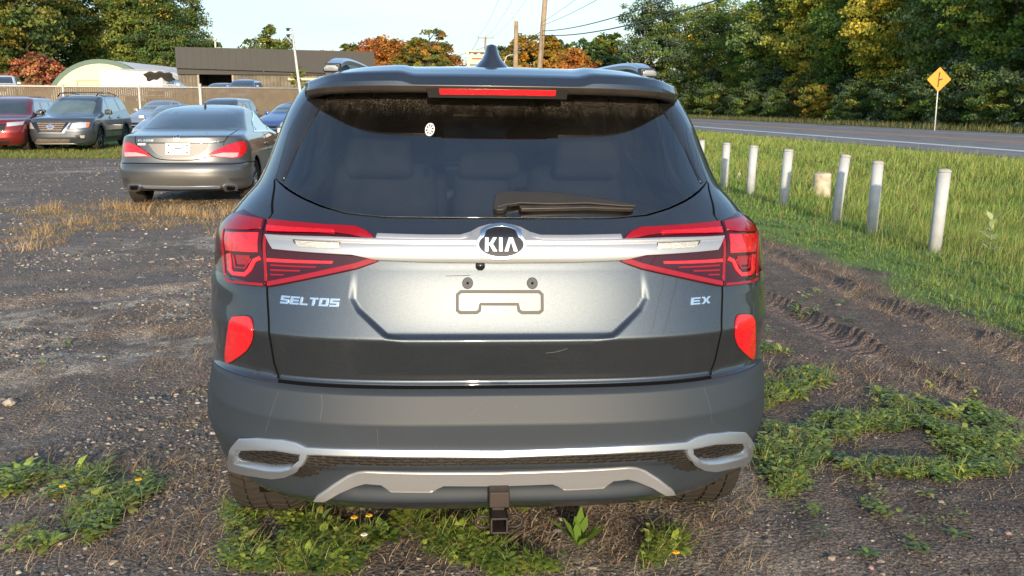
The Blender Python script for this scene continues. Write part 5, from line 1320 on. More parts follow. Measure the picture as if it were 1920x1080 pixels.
r3 = N_.new('ShaderNodeMapRange'); r3.inputs['From Min'].default_value = 0.45; r3.inputs['From Max'].default_value = 0.7; L_.new(n3.outputs['Fac'], r3.inputs['Value'])
mm_ = N_.new('ShaderNodeMath'); mm_.operation = 'MULTIPLY'; L_.new(r_.outputs[0], mm_.inputs[0]); L_.new(r3.outputs[0], mm_.inputs[1])
old = mix_last.inputs[0].links[0].from_socket
aa_ = N_.new('ShaderNodeMath'); aa_.operation = 'ADD'; L_.new(old, aa_.inputs[0]); L_.new(mm_.outputs[0], aa_.inputs[1]); L_.new(aa_.outputs[0], mix_last.inputs[0])
S.panel('rear_window', glp, off=-0.003, depth=0.004, m=dusty, parent=suv, step=0.02, estep=0.015)
# ceramic frit band round the glass edge: a dark strip just inside the glass
fr_in = inset(inset(glp, 0.022), 0.0)
# black corner wings beside the glass
wingp = np.concatenate([glass_edge_L + [-0.002, 0], [[-0.79, 1.468]], wingL[::-1]])
for k in (1, -1):
    S.panel('pillar_trim', (wingp if k == 1 else mir(wingp)), off=0.001, depth=0.01, m=M['gloss_black'], parent=suv, step=0.02, estep=0.012)
# bumper
S.panel('rear_bumper', inset(bump_poly, 0.0022), depth=0.035, m=M['cladding'], parent=suv, step=0.012, stepv=0.006, estep=0.007, cut=arch(AX1, 0.385))
# wheel arch lips
for sg in (-1, 1):
    for ax in (AX1, AX2):
        v_ = []; f_ = []
        an = np.linspace(R(-8), R(188), 40)
        for a in an:
            for r2, dx in ((0.44, -0.002), (0.42, 0.012), (0.385, 0.014), (0.372, 0.004), (0.372, -0.10)):
                y_, z_ = ax + math.cos(a) * r2, 0.33 + math.sin(a) * r2
                W_ = float(S.W(max(z_, 0.23)))
                if ax == AX1 and y_ < 0.52:                       # follow the rounded corner
                    vv = max(z_, 0.23); yy = y_
                    rr = float(S.Rr(vv)); t = 1 - (yy - float(S.Yc(vv))) / rr
                    W_ *= max(0.0, 1 - max(0, min(1, t)) ** 2.0) ** (1 / 3.5)
                v_.append((sg * (W_ + dx), y_, z_))
        for i in range(len(an) - 1):
            for j in range(4):
                q = i * 5 + j; f_.append((q, q + 1, q + 6, q + 5))
        mesh_obj('wheel_arch_lip', v_, f_, M['cladding'], suv)

# ------------------------------------------------------------------ lamps
def both(name, poly, **kw):
    a = S.panel(name, poly, **kw); b = S.panel(name, poly, mirror=True, **kw); return a, b
lamp_out = S.poly([(65, 155), (155, 70), (318, 108), (300, 180), (308, 330), (320, 500), (110, 480), (80, 440)], Z5, side=-1)
lamp_out = np.array(lamp_out); lamp_out[0] = S.uv(424, 428, -1); 
# the corner wraps on round the flank
lamp_out = np.array([[-1.02, 1.022], [-0.985, 1.090], [-0.90, 1.112], lamp_out[2] + [0, 0], lamp_out[3], lamp_out[4], lamp_out[5], [-0.80, 0.935], [-0.93, 0.940], [-0.99, 0.965]])
lamp_in = S.poly([(330, 108), (850, 150), (915, 178), (968, 216), (930, 310), (985, 350), (850, 397), (600, 450), (334, 502), (318, 330), (312, 180)], Z5, side=-1)
lampkw = dict(parent=None, step=0.03, stepv=0.02, estep=0.012)
LP = []
for sg in (-1, 1):
    f = (lambda p: np.array(p)) if sg < 0 else mir
    base = S.panel('tail_lamp', f(lamp_out), off=0.010, depth=0.03, m=M['lamp_dark'], parent=suv, step=0.03, stepv=0.02, estep=0.012)
    base2 = S.panel('tail_lamp', f(lamp_in), off=0.010, depth=0.03, m=M['lamp_dark'], parent=suv, step=0.03, stepv=0.02, estep=0.012)
    def lens(name, pts, m, par, off=0.0125, conv=Z5, it=0, **kw):
        p = S.poly(pts, conv, it=it, side=-1)
        S.panel(name, f(p), off=off, depth=0.004, m=M[m], parent=par, step=0.03, stepv=0.02, estep=0.012, bevel=0.0006, **kw)
    lens('lamp_segment', [(92, 180), (284, 184), (280, 296), (96, 284)], 'lamp_red', base)
    lens('lamp_band', [(80, 150), (160, 82), (306, 112), (294, 166), (100, 163)], 'lamp_mid', base)
    lens('lamp_strip', strokepoly([(112, 305), (118, 400), (135, 425), (205, 432), (235, 400), (262, 345), (296, 330)], 24), 'lamp_red', base)
    lens('lamp_line', strokepoly([(138, 312), (150, 388), (205, 394), (240, 335)], 9), 'lamp_mid', base)
    lens('lamp_segment', [(152, 312), (236, 316), (212, 372), (164, 368)], 'lamp_mid', base)
    lens('lamp_rim_strip', [(88, 452), (120, 468), (308, 484), (309, 498), (112, 479), (84, 462)], 'lamp_mid', base)
    lens('lamp_rim_strip', [(70, 165), (84, 165), (92, 440), (82, 440)], 'lamp_mid', base)
    lens('lamp_band', [(334, 112), (850, 155), (912, 181), (958, 213), (860, 205), (725, 188), (726, 198), (336, 150)], 'lamp_mid', base2)
    lens('lamp_strip', [(330, 152), (725, 179), (727, 192), (330, 178)], 'lamp_red', base2, off=0.0145)
    lens('lamp_strip', [(334, 332), (720, 350), (714, 364), (334, 352)], 'lamp_red', base2)
    for q in ([(355, 371), (622, 383), (618, 390), (355, 378)], [(355, 400), (527, 406), (522, 413), (355, 408)], [(356, 428), (432, 431), (428, 436), (356, 435)]):
        lens('lamp_line', q, 'lamp_mid', base2)
    lens('lamp_rim_strip', [(336, 474), (600, 420), (850, 362), (945, 330), (980, 350), (850, 392), (600, 446), (336, 498)], 'lamp_mid', base2)
    lens('lamp_rim_strip', [(319, 200), (332, 200), (336, 470), (322, 470)], 'lamp_mid', base2)
# silver bar across the tailgate
barL = [(507, 443.5), (620, 446.5), (705, 449.5), (800, 452), (862, 452), (882, 447), (898, 438), (918, 432.5), (941, 431)]
barB = [(941, 494), (800, 492.5), (705, 488), (664, 479), (521, 468)]
bl = S.poly(barL, side=-1); bb = S.poly(barB, side=-1)
bl[-1, 0] = 0; bb[0, 0] = 0
bar = np.concatenate([bl, mir(bl[:-1])[::-1], mir(bb[1:])[::-1], [bb[0]], bb[1:]])
def bar_prof(u, v):
    c = 1.033; t = np.clip((v - c) / 0.038, -1, 1)
    return 0.012 * (1 - np.abs(t) ** 2.2) + 0.006 * ss(v, 1.05, 1.06)
S.panel('tailgate_trim_bar', bar, off=0.014, depth=0.03, m=M['satin_paint'], parent=suv, step=0.016, stepv=0.006, estep=0.007, ofn=bar_prof)
# thin upper ledge above the bar
lg = np.concatenate([bl[2:] + [0, 0.004], (bl[2:] + [0, 0.016])[::-1]]); lg[:, 1] += 0.0
lgt = bl[2:].copy()
led = np.concatenate([lgt + [0, 0.003], mir(lgt[:-1])[::-1] + [0, 0.003], mir(lgt[:-1]) + [0, 0.013], [lgt[-1] + [0, 0.013]], (lgt[:-1])[::-1] + [0, 0.013]])
S.panel('trim_ledge', led, off=0.006, depth=0.01, m=M['satin_paint'], parent=suv, step=0.02, stepv=0.006, estep=0.008)
for sg in (-1, 1):
    p = S.poly([(497, 231), (770, 245), (768, 285), (525, 274)], Z5, side=-1); p = p if sg < 0 else mir(p)
    a = S.panel('turn_lamp', p, off=0.0255, depth=0.008, m=M['dark_plastic'], parent=suv, step=0.03, estep=0.01)
    p = S.poly([(512, 237), (765, 250), (763, 280), (532, 270)], Z5, side=-1); p = p if sg < 0 else mir(p)
    S.panel('lens', p, off=0.0285, depth=0.004, m=M['clear_lens'], parent=a, step=0.02, estep=0.008)
    p = S.poly([(112, 688), (140, 680), (210, 678), (232, 700), (238, 770), (228, 835), (190, 890), (95, 956), (76, 935), (88, 800)], Z5, it=1, side=-1)
    p = p if sg < 0 else mir(p)
    S.panel('rear_reflector', inset(p, -0.004), off=0.001, depth=0.008, m=M['gloss_black'], parent=suv, step=0.02, estep=0.008)
    S.panel('rear_reflector', p, off=0.006, depth=0.008, m=M['reflector'], parent=suv, step=0.02, estep=0.008)
# emblem
ec = np.array([0.0, float(S.uv(941, 461.5)[1])])
def ell(rx, ry, n=48): return np.array([(ec[0] + rx * math.cos(2 * math.pi * i / n), ec[1] + ry * math.sin(2 * math.pi * i / n)) for i in range(n)])
eb = S.panel('emblem', ell(0.0725, 0.0385), off=0.030, depth=0.012, m=M['chrome'], parent=suv, step=0.01, estep=0.008)
S.panel('emblem_field', ell(0.0645, 0.0305), off=0.0315, depth=0.003, m=M['gloss_black'], parent=eb, step=0.01, estep=0.008)
S.panel('emblem_ring', ell(0.0725, 0.0385), holes=[ell(0.0655, 0.0315)], off=0.0335, depth=0.004, m=M['chrome'], parent=eb, step=0.01, estep=0.006)
GL = {
 'S': [(0, 0), (10, 0), (10, 6.1), (2.6, 6.1), (2.6, 7.8), (10, 7.8), (10, 10), (0, 10), (0, 3.9), (7.4, 3.9), (7.4, 2.2), (0, 2.2)],
 'E': [(0, 0), (10, 0), (10, 2.1), (2.6, 2.1), (2.6, 4), (9.4, 4), (9.4, 6), (2.6, 6), (2.6, 7.9), (10, 7.9), (10, 10), (0, 10)],
 'L': [(0, 0), (10, 0), (10, 2.1), (2.6, 2.1), (2.6, 10), (0, 10)],
 'T': [(3.7, 0), (6.3, 0), (6.3, 7.9), (10, 7.9), (10, 10), (0, 10), (0, 7.9), (3.7, 7.9)],
 'O': [(0, 0), (10, 0), (10, 10), (0, 10)],
 'X': [(0, 0), (3, 0), (5, 3.2), (7, 0), (10, 0), (6.6, 5), (10, 10), (7, 10), (5, 6.8), (3, 10), (0, 10), (3.4, 5)],
 'K': [(0, 0), (2.9, 0), (2.9, 4.1), (4.1, 4.1), (7.0, 0), (10.4, 0), (6.7, 5.1), (10.2, 10), (6.9, 10), (4.2, 6.0), (2.9, 6.0), (2.9, 10), (0, 10)],
 'I': [(0, 0), (3.0, 0), (3.0, 10), (0, 10)],
 'A': [(0, 0), (3.0, 0), (5.6, 6.9), (8.1, 0), (11.2, 0), (7.3, 10), (3.9, 10)]}
def word(text, u0, u1, v0, v1, off, m, par, wid=None, gap=2.0, slant=0.0, depth=0.004):
    wid = wid or {}; tot = sum(wid.get(c, 10) for c in text) + gap * (len(text) - 1); k = (u1 - u0) / tot; x = u0
    for c in text:
        w = wid.get(c, 10); gw = max(p[0] for p in GL[c])
        cv = lambda q: np.array([(x + (a / gw * w + slant * b) * k, v0 + b / 10 * (v1 - v0)) for a, b in q])
        hs = [cv([(2.6, 2.1), (7.4, 2.1), (7.4, 7.9), (2.6, 7.9)])] if c == 'O' else []
        S.panel('letter', cv(GL[c]), holes=hs, off=off, depth=depth, m=m, parent=par, step=0.006, estep=0.005, bevel=0.0005)
        x += (w + gap) * k
word('KIA', -0.047, 0.047, ec[1] - 0.0175, ec[1] + 0.0175, 0.0335, M['chrome'], eb, {'K': 10.4, 'I': 3, 'A': 11.2}, 1.7, depth=0.003)
t0 = S.uv(525.5, 572, -1); t1 = S.uv(636, 557, -1)
w_ = S.panel('model_badge', np.array([[t0[0], t0[1] - 0.0], [t0[0] + 0.001, t0[1]], [t0[0] + 0.001, t0[1] + 0.001]]), off=-0.004, depth=0, m=M['chrome'], parent=suv, step=0.02)
word('SELTOS', t0[0], t1[0], (t0[1] + t1[1]) / 2 - 0.0105, (t0[1] + t1[1]) / 2 + 0.0105, 0.003, M['chrome'], w_, {'L': 8.6, 'T': 9.4}, 1.7, 0.12)
t0 = S.uv(*Z6(1412, 602), 1); t1 = S.uv(*Z6(1524, 565), 1)
w_ = S.panel('trim_badge', np.array([[t0[0], t0[1]], [t0[0] + 0.001, t0[1]], [t0[0] + 0.001, t0[1] + 0.001]]), off=-0.004, depth=0, m=M['chrome'], parent=suv, step=0.02)
word('EX', t0[0], t1[0], (t0[1] + t1[1]) / 2 - 0.0095, (t0[1] + t1[1]) / 2 + 0.0095, 0.003, M['chrome'], w_, None, 1.7, 0.12)
# plate area: embossed outline, screw plugs, reversing camera
gr = S.poly([(45, 530), (510, 530), (529, 548), (530, 640), (512, 655), (408, 655), (390, 642), (384, 605), (162, 605), (156, 642), (138, 655), (40, 655), (24, 642), (24, 548)], Z6)
gr = np.concatenate([gr, gr[:1]])
for i_, (wd, of, mm_) in enumerate(((0.0062, 0.0012, 'gloss_black'),)):
    gp = ccw(gr[:-1]); S.panel('plate_recess', inset(gp, -wd / 2), holes=[inset(gp, wd / 2)], off=of, depth=0.003, m=M['dark_plastic'], parent=suv, step=0.02, estep=0.006, bevel=0.0015)
for c in ((85, 480), (470, 480)):
    q = S.uv(*Z6(*c)); th = np.linspace(0, 2 * math.pi, 25)[:-1]
    a = S.panel('screw_plug', np.stack([q[0] + 0.0135 * np.cos(th), q[1] + 0.0135 * np.sin(th)], 1), off=0.004, depth=0.006, m=M['cladding'], parent=suv, step=0.01, estep=0.005, bevel=0.002)
    S.panel('screw_hole', np.stack([q[0] + 0.0035 * np.cos(th), q[1] + 0.0035 * np.sin(th)], 1), off=0.0055, depth=0.001, m=M['void'], parent=a, step=0.01, estep=0.003, bevel=0.0)
q = S.uv(*Z6(160, 374)); p3 = S.P(q[:1], q[1:])[0]
b_ = MB(); b_.lathe([(0.0, -0.016), (0.011, -0.016), (0.013, -0.010), (0.013, 0.02)], 20, 'y', p3 + np.array([0, 0.0, 0.0])); b_.build('reversing_camera', M['gloss_black'], suv, True)
# fine scratches on the plate panel and the bumper
scr = mat('scratch_scuff', (0.10, 0.105, 0.11), rough=0.7)
for pts, w in (([(1385, 437), (1530, 433)], 0.0012),):
    S.stroke('scratch', S.poly(pts, Z5), w, off=0.0006, depth=0, m=M['void'], parent=suv, step=0.02)
for pts, w in (([(632, 110), (640, 170), (626, 250)], 0.0018), ([(405, 100), (370, 190), (335, 310)], 0.0015), ([(930, 290), (935, 390)], 0.0012), ([(1540, 120), (1420, 225)], 0.0008),
               ([(1600, 250), (1720, 120)], 0.0008), ([(2660, 55), (2700, 160), (2715, 270)], 0.0016)):
    S.stroke('scratch', smoothopen(S.poly(pts, Z7), 1), w * 0.7, off=0.0008, depth=0, m=scr, parent=suv, step=0.02)
S.stroke('scratch', smoothopen(S.poly([(550, 895), (620, 888), (680, 868)], Z6), 1), 0.0018, off=0.0006, depth=0, m=scr, parent=suv, step=0.02)
# ------------------------------------------------------------------ bumper trim
C1 = dict(side=-1)
houter = S.poly([(186, 486), (174, 440), (188, 372), (215, 340), (300, 338), (430, 348), (500, 362), (560, 386)], Z7, **C1)
strip_top = S.poly([(620, 389), (900, 396), (1250, 400), (1590, 401)], Z7)
strip_bot = S.poly([(1590, 434), (1250, 432), (900, 428), (620, 419), (566, 418)], Z7)
hlow = S.poly([(560, 440), (545, 465), (510, 490), (460, 513), (400, 524), (330, 515), (215, 497)], Z7, **C1)
hole = S.poly([(216, 398), (300, 401), (400, 406), (525, 420), (522, 436), (495, 458), (440, 472), (380, 472), (300, 460), (240, 450), (205, 447), (207, 425)], Z7, **C1)
strip_top[-1, 0] = 0; strip_bot[0, 0] = 0
ch = np.concatenate([houter, strip_top, mir(strip_top[:-1])[::-1], mir(houter)[::-1], mir(hlow)[::-1], mir(strip_bot[1:])[::-1], [strip_bot[0]], strip_bot[1:], hlow])
S.panel('rear_bumper_trim', inset(ch, 0.0022), holes=[inset(hole, -0.0085), mir(inset(hole, -0.0085))], off=0.012, depth=0.028, m=M['satin'], parent=suv, step=0.012, stepv=0.006, estep=0.008, bevel=0.004, ofn=lambda u, v: np.clip((0.50 - v) * 0.32, -0.01, 0.020))
dark_top = S.poly([(560, 405), (900, 428), (1590, 434)], Z7); dark_bot = S.poly([(1590, 486), (760, 482), (690, 486), (640, 505), (590, 528), (520, 545), (450, 540), (400, 530)], Z7)
dark_top[-1, 0] = 0; dark_bot[0, 0] = 0
gb = np.concatenate([dark_top, mir(dark_top[:-1])[::-1], mir(dark_bot[1:])[::-1], [dark_bot[0]], dark_bot[1:]])
S.panel('lower_grille', gb, off=0.002, depth=0.01, m=M['dusty_black'], parent=suv, step=0.03, stepv=0.015, estep=0.012)
for k in (1, -1):
    S.panel('exhaust_finisher_mesh', inset(hole if k == 1 else mir(hole), -0.012), off=0.001, depth=0.002, m=M['dusty_black'], parent=suv, step=0.03, estep=0.012)
# honeycomb ribs of the grille
vv = []; ff = []
gp = ccw(gb); mp_ = ccw(hole); mp2 = ccw(mir(hole))
def rib(a, b, w=0.0022, h=0.006):
    a = np.array(a); b = np.array(b); mid = (a + b) / 2
    if not any(inpoly(np.array([mid]), q_)[0] for q_ in (gp, mp_, mp2)): return
    n = np.array([-(b - a)[1], (b - a)[0]]); n = n / np.linalg.norm(n) * w / 2
    Q = np.array([a + n, b + n, b - n, a - n]); Nn = S.nrm(Q[:, 0], Q[:, 1]); B = S.P(Q[:, 0], Q[:, 1])
    k = len(vv); vv.extend((B + Nn * 0.0025).tolist()); vv.extend((B + Nn * (0.0025 + h)).tolist())
    ff.extend([(k + 4, k + 7, k + 6, k + 5), (k, k + 4, k + 5, k + 1), (k + 1, k + 5, k + 6, k + 2), (k + 2, k + 6, k + 7, k + 3), (k + 3, k + 7, k + 4, k)])
hw, hh = 0.0235, 0.0085
for j in range(0, 22):
    v0 = 0.33 + j * hh
    for i in range(-40, 41):
        u0 = i * hw * 2 + (hw if j % 2 else 0)
        rib((u0 - hw * 0.7, v0), (u0 + hw * 0.7, v0)); rib((u0 + hw * 0.7, v0), (u0 + hw, v0 + hh)); rib((u0 - hw * 0.7, v0), (u0 - hw, v0 + hh))
mesh_obj('grille_ribs', vv, ff, M['dark_plastic'], suv, False, kind='stuff')
# skid plate
st = S.poly([(603, 655), (700, 590), (775, 545), (830, 526), (870, 522), (1590, 528)], Z7); sb = S.poly([(1590, 583), (1285, 583), (1250, 596), (1215, 620), (1012, 616), (985, 596), (955, 578), (870, 572), (800, 590), (730, 618), (655, 657)], Z7)
st[-1, 0] = 0; sb[0, 0] = 0
sk = np.concatenate([st, mir(st[:-1])[::-1], mir(sb[1:])[::-1], [sb[0]], sb[1:]])
S.panel('skid_plate', sk, off=0.008, depth=0.02, m=M['satin_paint'], parent=suv, step=0.015, stepv=0.007, estep=0.008, bevel=0.003, ofn=lambda u, v: np.clip((0.40 - v) * 0.12, 0, 0.012))
print('skid', sk.round(3).tolist()[:8])
# ------------------------------------------------------------------ roof spoiler with the third brake lamp
def spo(u, w):
    """u -1..1 across, w 0..1 round from roof to lip and back under to the glass"""
    x = u * 0.575; e = np.abs(u) ** 6
    yr, zr = 0.78, 1.549 - 0.045 * e - 0.02 * u * u
    yl, zl = 0.292 + 0.17 * e + 0.03 * u * u, 1.478 - 0.014 * e - 0.004 * u * u
    yg, zg = 0.50 + 0.05 * e, 1.478 - 0.05 * e
    pts = [(yr, zr + 0.002), (0.60, zr - 0.001), ((yr + yl) / 2 - 0.08, zr - 0.010), (yl + 0.034, zl + 0.031), (yl + 0.017, zl + 0.018), (yl + 0.002, zl + 0.007), (yl, zl + 0.004), (yl + 0.003, zl - 0.002), (yl + 0.010, zl - 0.012), (yl + 0.030, zl - 0.016), (yg, zg)]
    n = len(pts) - 1; t = w * n; i = np.clip(t.astype(int), 0, n - 1); f_ = t - i
    Y = np.stack([p[0] + 0 * u for p in pts]); Z = np.stack([p[1] + 0 * u for p in pts]); k = np.arange(len(u))
    return np.stack([x, Y[i, k] * (1 - f_) + Y[i + 1, k] * f_, Z[i, k] * (1 - f_) + Z[i + 1, k] * f_], -1)
nu, nw = 73, 31
uu, ww = np.meshgrid(np.linspace(-1, 1, nu), np.linspace(0, 1, nw)); Pp = spo(uu.ravel(), ww.ravel())
x_ = Pp[:, 0]; crease = (ww.ravel() < 0.42) & (ww.ravel() > 0.02)
# raised outer shoulders, lower middle deck
lift = ss(np.abs(x_), 0.235, 0.285) * (1 - ss(np.abs(x_), 0.48, 0.56))
Pp[:, 2] += np.where(ww.ravel() < 0.55, 0.010 * lift * ss(ww.ravel(), 0.02, 0.2), 0)
fs = []; mi = []
for j in range(nw - 1):
    for i in range(nu - 1):
        a = j * nu + i; fs.append((a, a + 1, a + nu + 1, a + nu)); mi.append(0 if j < 18 else 1)
fs = [f[::-1] for f in fs]
ob = mesh_obj('roof_spoiler', Pp, fs, None, suv, True, mats=[M['paint'], M['dusty_black']], mat_index=mi)
es = ob.modifiers.new('e', 'EDGE_SPLIT'); es.split_angle = R(32)
so = ob.modifiers.new('s', 'SOLIDIFY'); so.thickness = 0.004
# the third brake lamp sits in the lower face of the lip
v_ = []; xs = np.linspace(-0.172, 0.172, 25)
lb = MB()
for x0, x1, dz0, dz1, dy, mm_, nm in ((-0.205, 0.205, -0.001, -0.030, 0.004, 'gloss_black', 'brake_lamp_housing'), (-0.168, 0.168, -0.0055, -0.0215, -0.0015, 'lamp_red', 'brake_lamp_lens')):
    b_ = MB(); xs = np.linspace(x0, x1, 21); vs = []
    for x in xs:
        u = x / 0.575; e = abs(u) ** 6; yl, zl = 0.292 + 0.17 * e + 0.03 * u * u, 1.478 - 0.014 * e - 0.004 * u * u
        sh = 0.012 if nm.endswith('lens') else 0.03
        yy = yl + dy
        vs += [(x, yy, zl + dz0), (x * (1 - sh), yy + 0.002, zl + dz1), (x * (1 - sh), yy + 0.06, zl + dz1), (x, yy + 0.06, zl + dz0)]
    fc = []
    for i in range(len(xs) - 1):
        for j in range(4):
            a = i * 4 + j; b = i * 4 + (j + 1) % 4; fc.append((a, b, b + 4, a + 4))
    fc += [(0, 3, 2, 1), tuple(len(vs) - 4 + j for j in range(4))]
    o_ = mesh_obj(nm, vs, fc, M[mm_], suv, False)
# shark fin aerial
b_ = MB(); prof = [(0.072, 0.0), (0.064, 0.012), (0.048, 0.027), (0.034, 0.042), (0.0250, 0.058), (0.0195, 0.078), (0.0175, 0.086), (0.008, 0.090)]
vs = []; n = 28
for r_, h in prof:
    for j in range(n):
        a = 2 * math.pi * j / n; ly = 0.075 * (1 - h / 0.092) ** 0.8 + 0.020
        vs.append((r_ * math.cos(a), 0.62 + 0.075 * 0 + math.sin(a) * ly + h * 0.10 + 0.05, 1.530 + h))
fc = []
for i in range(len(prof) - 1):
    for j in range(n):
        a = i * n + j; b = i * n + (j + 1) % n; fc.append((a, b, b + n, a + n))
fc.append(tuple((len(prof) - 1) * n + j for j in range(n)))
mesh_obj('shark_fin_aerial', vs, fc, M['paint'], suv, True)
# roof rails: curved silver bar on a dark foot
for sg in (-1, 1):
    rl = [];
    for i in range(41):
        t = i / 40; y = 0.62 + t * 1.75
        h = 0.062 * (1 - (2 * t - 1) ** 6) ** 0.5 if 0 < t < 1 else 0
        rl.append((sg * (0.508 - 0.02 * math.sin(t * math.pi)), y, 1.518 + h * 0.86))
    v_ = []; f_ = []
    for i, (x, y, z) in enumerate(rl):
        e = min(1.0, i / 3.0 + 0.75, (40 - i) / 3.0 + 0.3)
        for dx, dz in ((-0.022, -0.010), (-0.024, 0.002), (-0.014, 0.011), (0.014, 0.011), (0.024, 0.002), (0.022, -0.010)):
            v_.append((x + dx * e, y, z + dz * e + (0.018 if i < 1 else 0)))
    for i in range(40):
        for j in range(6):
            a = i * 6 + j; b = i * 6 + (j + 1) % 6; f_.append((a, a + 6, b + 6, b))
    f_ += [tuple(range(6)), tuple(240 + j for j in range(6))[::-1]]
    r_o = mesh_obj('roof_rail', v_, f_, M['satin'], suv, True); eb_ = r_o.modifiers.new('e', 'EDGE_SPLIT'); eb_.split_angle = R(40)
    b_ = MB(); b_.prism([(-0.024, -0.012), (0.024, -0.012), (0.026, 0.002), (0.015, 0.012), (-0.015, 0.012), (-0.026, 0.002)], -0.012, 0.0, Matrix(((1, 0, 0, sg * 0.508), (0, 0, 1, 0.62), (0, 1, 0, 1.536), (0, 0, 0, 1))))
    b_.build('rail_end_cap', M['paint'], suv, bevel=0.004)
    b_ = MB(); b_.prism([(0.66, 1.505), (1.02, 1.515), (1.02, 1.556), (0.85, 1.560), (0.70, 1.552), (0.66, 1.545)], -0.017, 0.017, Matrix(((0, 0, 1, sg * 0.505), (1, 0, 0, 0), (0, 1, 0, 0), (0, 0, 0, 1))))
    b_.build('rail_foot', M['cladding'], suv, bevel=0.004)
    b_ = MB(); b_.prism([(0.615, 1.50), (0.67, 1.51), (0.67, 1.554), (0.625, 1.552)], -0.024, 0.024, Matrix(((0, 0, 1, sg * 0.505), (1, 0, 0, 0), (0, 1, 0, 0), (0, 0, 0, 1))))
    b_.build('rail_end_block', M['dark_plastic'], suv, bevel=0.003)
# ------------------------------------------------------------------ wiper standing off the glass
def onglass(pts, conv, h):
    q = S.poly(pts, conv); n = S.nrm(q[:, 0], q[:, 1]); return S.P(q[:, 0], q[:, 1]) + n * h
def slab(name, pts, h0, h1, m, conv=Z4, par=None, bev=0.003):
    a = onglass(pts, conv, h0); b = onglass(pts, conv, h1); n = len(pts)
    f_ = [tuple(range(n)), tuple(range(n, 2 * n))[::-1]] + [(i, i + n, (i + 1) % n + n, (i + 1) % n) for i in range(n)]
    o = mesh_obj(name, np.concatenate([a, b]).tolist(), f_, m, par or suv, True)
    bb_ = o.modifiers.new('b', 'BEVEL'); bb_.width = bev; bb_.segments = 2; bb_.limit_method = 'ANGLE'; bb_.angle_limit = R(30)
    wn_ = o.modifiers.new('w', 'WEIGHTED_NORMAL'); return o
wp = slab('rear_wiper_arm', [(76, 985), (84, 938), (112, 918), (150, 912), (400, 918), (600, 943), (750, 968), (870, 990), (868, 1004), (780, 1000), (600, 985), (400, 990), (220, 984), (150, 994), (98, 1008)], 0.006, 0.020, M['wiper'])
slab('wiper_blade', [(215, 990), (400, 990), (600, 988), (780, 1000), (862, 1004), (850, 1016), (600, 1008), (230, 1016)], 0.002, 0.016, M['dusty_black'], par=wp)
slab('wiper_pivot', [(74, 985), (76, 1012), (95, 1024), (130, 1022), (150, 1008), (152, 985), (110, 975)], 0.0, 0.018, M['wiper'], par=wp)
# sticker inside the window
sc_ = S.uv(806, 243); th = np.linspace(0, 2 * math.pi, 33)[:-1]
circ = lambda r_: np.stack([sc_[0] + r_ * np.cos(th), sc_[1] + r_ * np.sin(th)], 1)
stk = S.panel('round_sticker', circ(0.0185), off=0.0008, depth=0, m=M['white'], parent=suv, step=0.01, estep=0.005)
for i in range(8):
    a = i * math.pi / 4 + 0.2; d = lambda r_, w: (sc_[0] + r_ * math.cos(a + w), sc_[1] + r_ * math.sin(a + w))
    S.panel('sticker_petal', ccw(np.array([d(0.004, 0), d(0.015, -0.22), d(0.015, 0.22)])), off=0.0014, depth=0, m=M['gloss_black'], parent=stk, step=0.01, estep=0.01)
# ------------------------------------------------------------------ cabin
def cushion(name, c, size, lean=0.0, par=None, m=None, bev=0.05):
    b_ = MB(); b_.box((0, 0, 0), size, taper=0.86); o = b_.build(name, m or M['seat'], par or suv, bevel=bev, seg=4)
    o.location = c; o.rotation_euler = (lean, 0, 0); return o
cushion('rear_seat_base', (0, 1.50, 0.62), (1.30, 0.50, 0.16))
for x, w in ((-0.40, 0.50), (0.0, 0.26), (0.40, 0.50)):
    cushion('rear_seat_back', (x, 1.26, 0.92), (w, 0.13, 0.56), -0.25)
for x, w, h in ((-0.40, 0.27, 0.16), (0.02, 0.25, 0.10), (0.40, 0.27, 0.16)):
    hh_ = cushion('headrest', (x, 1.175, 1.235 if h > 0.12 else 1.205), (w, 0.09, h), -0.15, bev=0.035)
for x in (-0.37, 0.37):
    fsb = cushion('front_seat_back', (x, 2.10, 1.02), (0.50, 0.14, 0.66), -0.22)
    hd = cushion('headrest', (0, 0.0, 0.40), (0.27, 0.10, 0.18), 0, par=fsb, bev=0.035)
cushion('dashboard', (0, 2.95, 0.98), (1.40, 0.45, 0.20), 0, m=M['dark_plastic'])
cushion('parcel_shelf', (0, 0.78, 0.98), (1.15, 0.42, 0.02), 0, m=M['seat'], bev=0.008)
b_ = MB(); b_.tube([(0.37 * -1 + 0.18 * math.cos(a), 2.62 + 0.05 * math.sin(a), 1.04 + 0.17 * math.sin(a)) for a in np.linspace(0, 2 * math.pi, 25)], 0.014, 8); b_.build('steering_wheel', M['seat'], suv, True)
cushion('rear_view_mirror', (0.0, 2.48, 1.39), (0.24, 0.03, 0.065), 0, m=M['gloss_black'], bev=0.015)
cushion('headliner', (0, 1.45, 1.515), (1.0, 1.6, 0.03), 0, m=M['cladding'], bev=0.01)
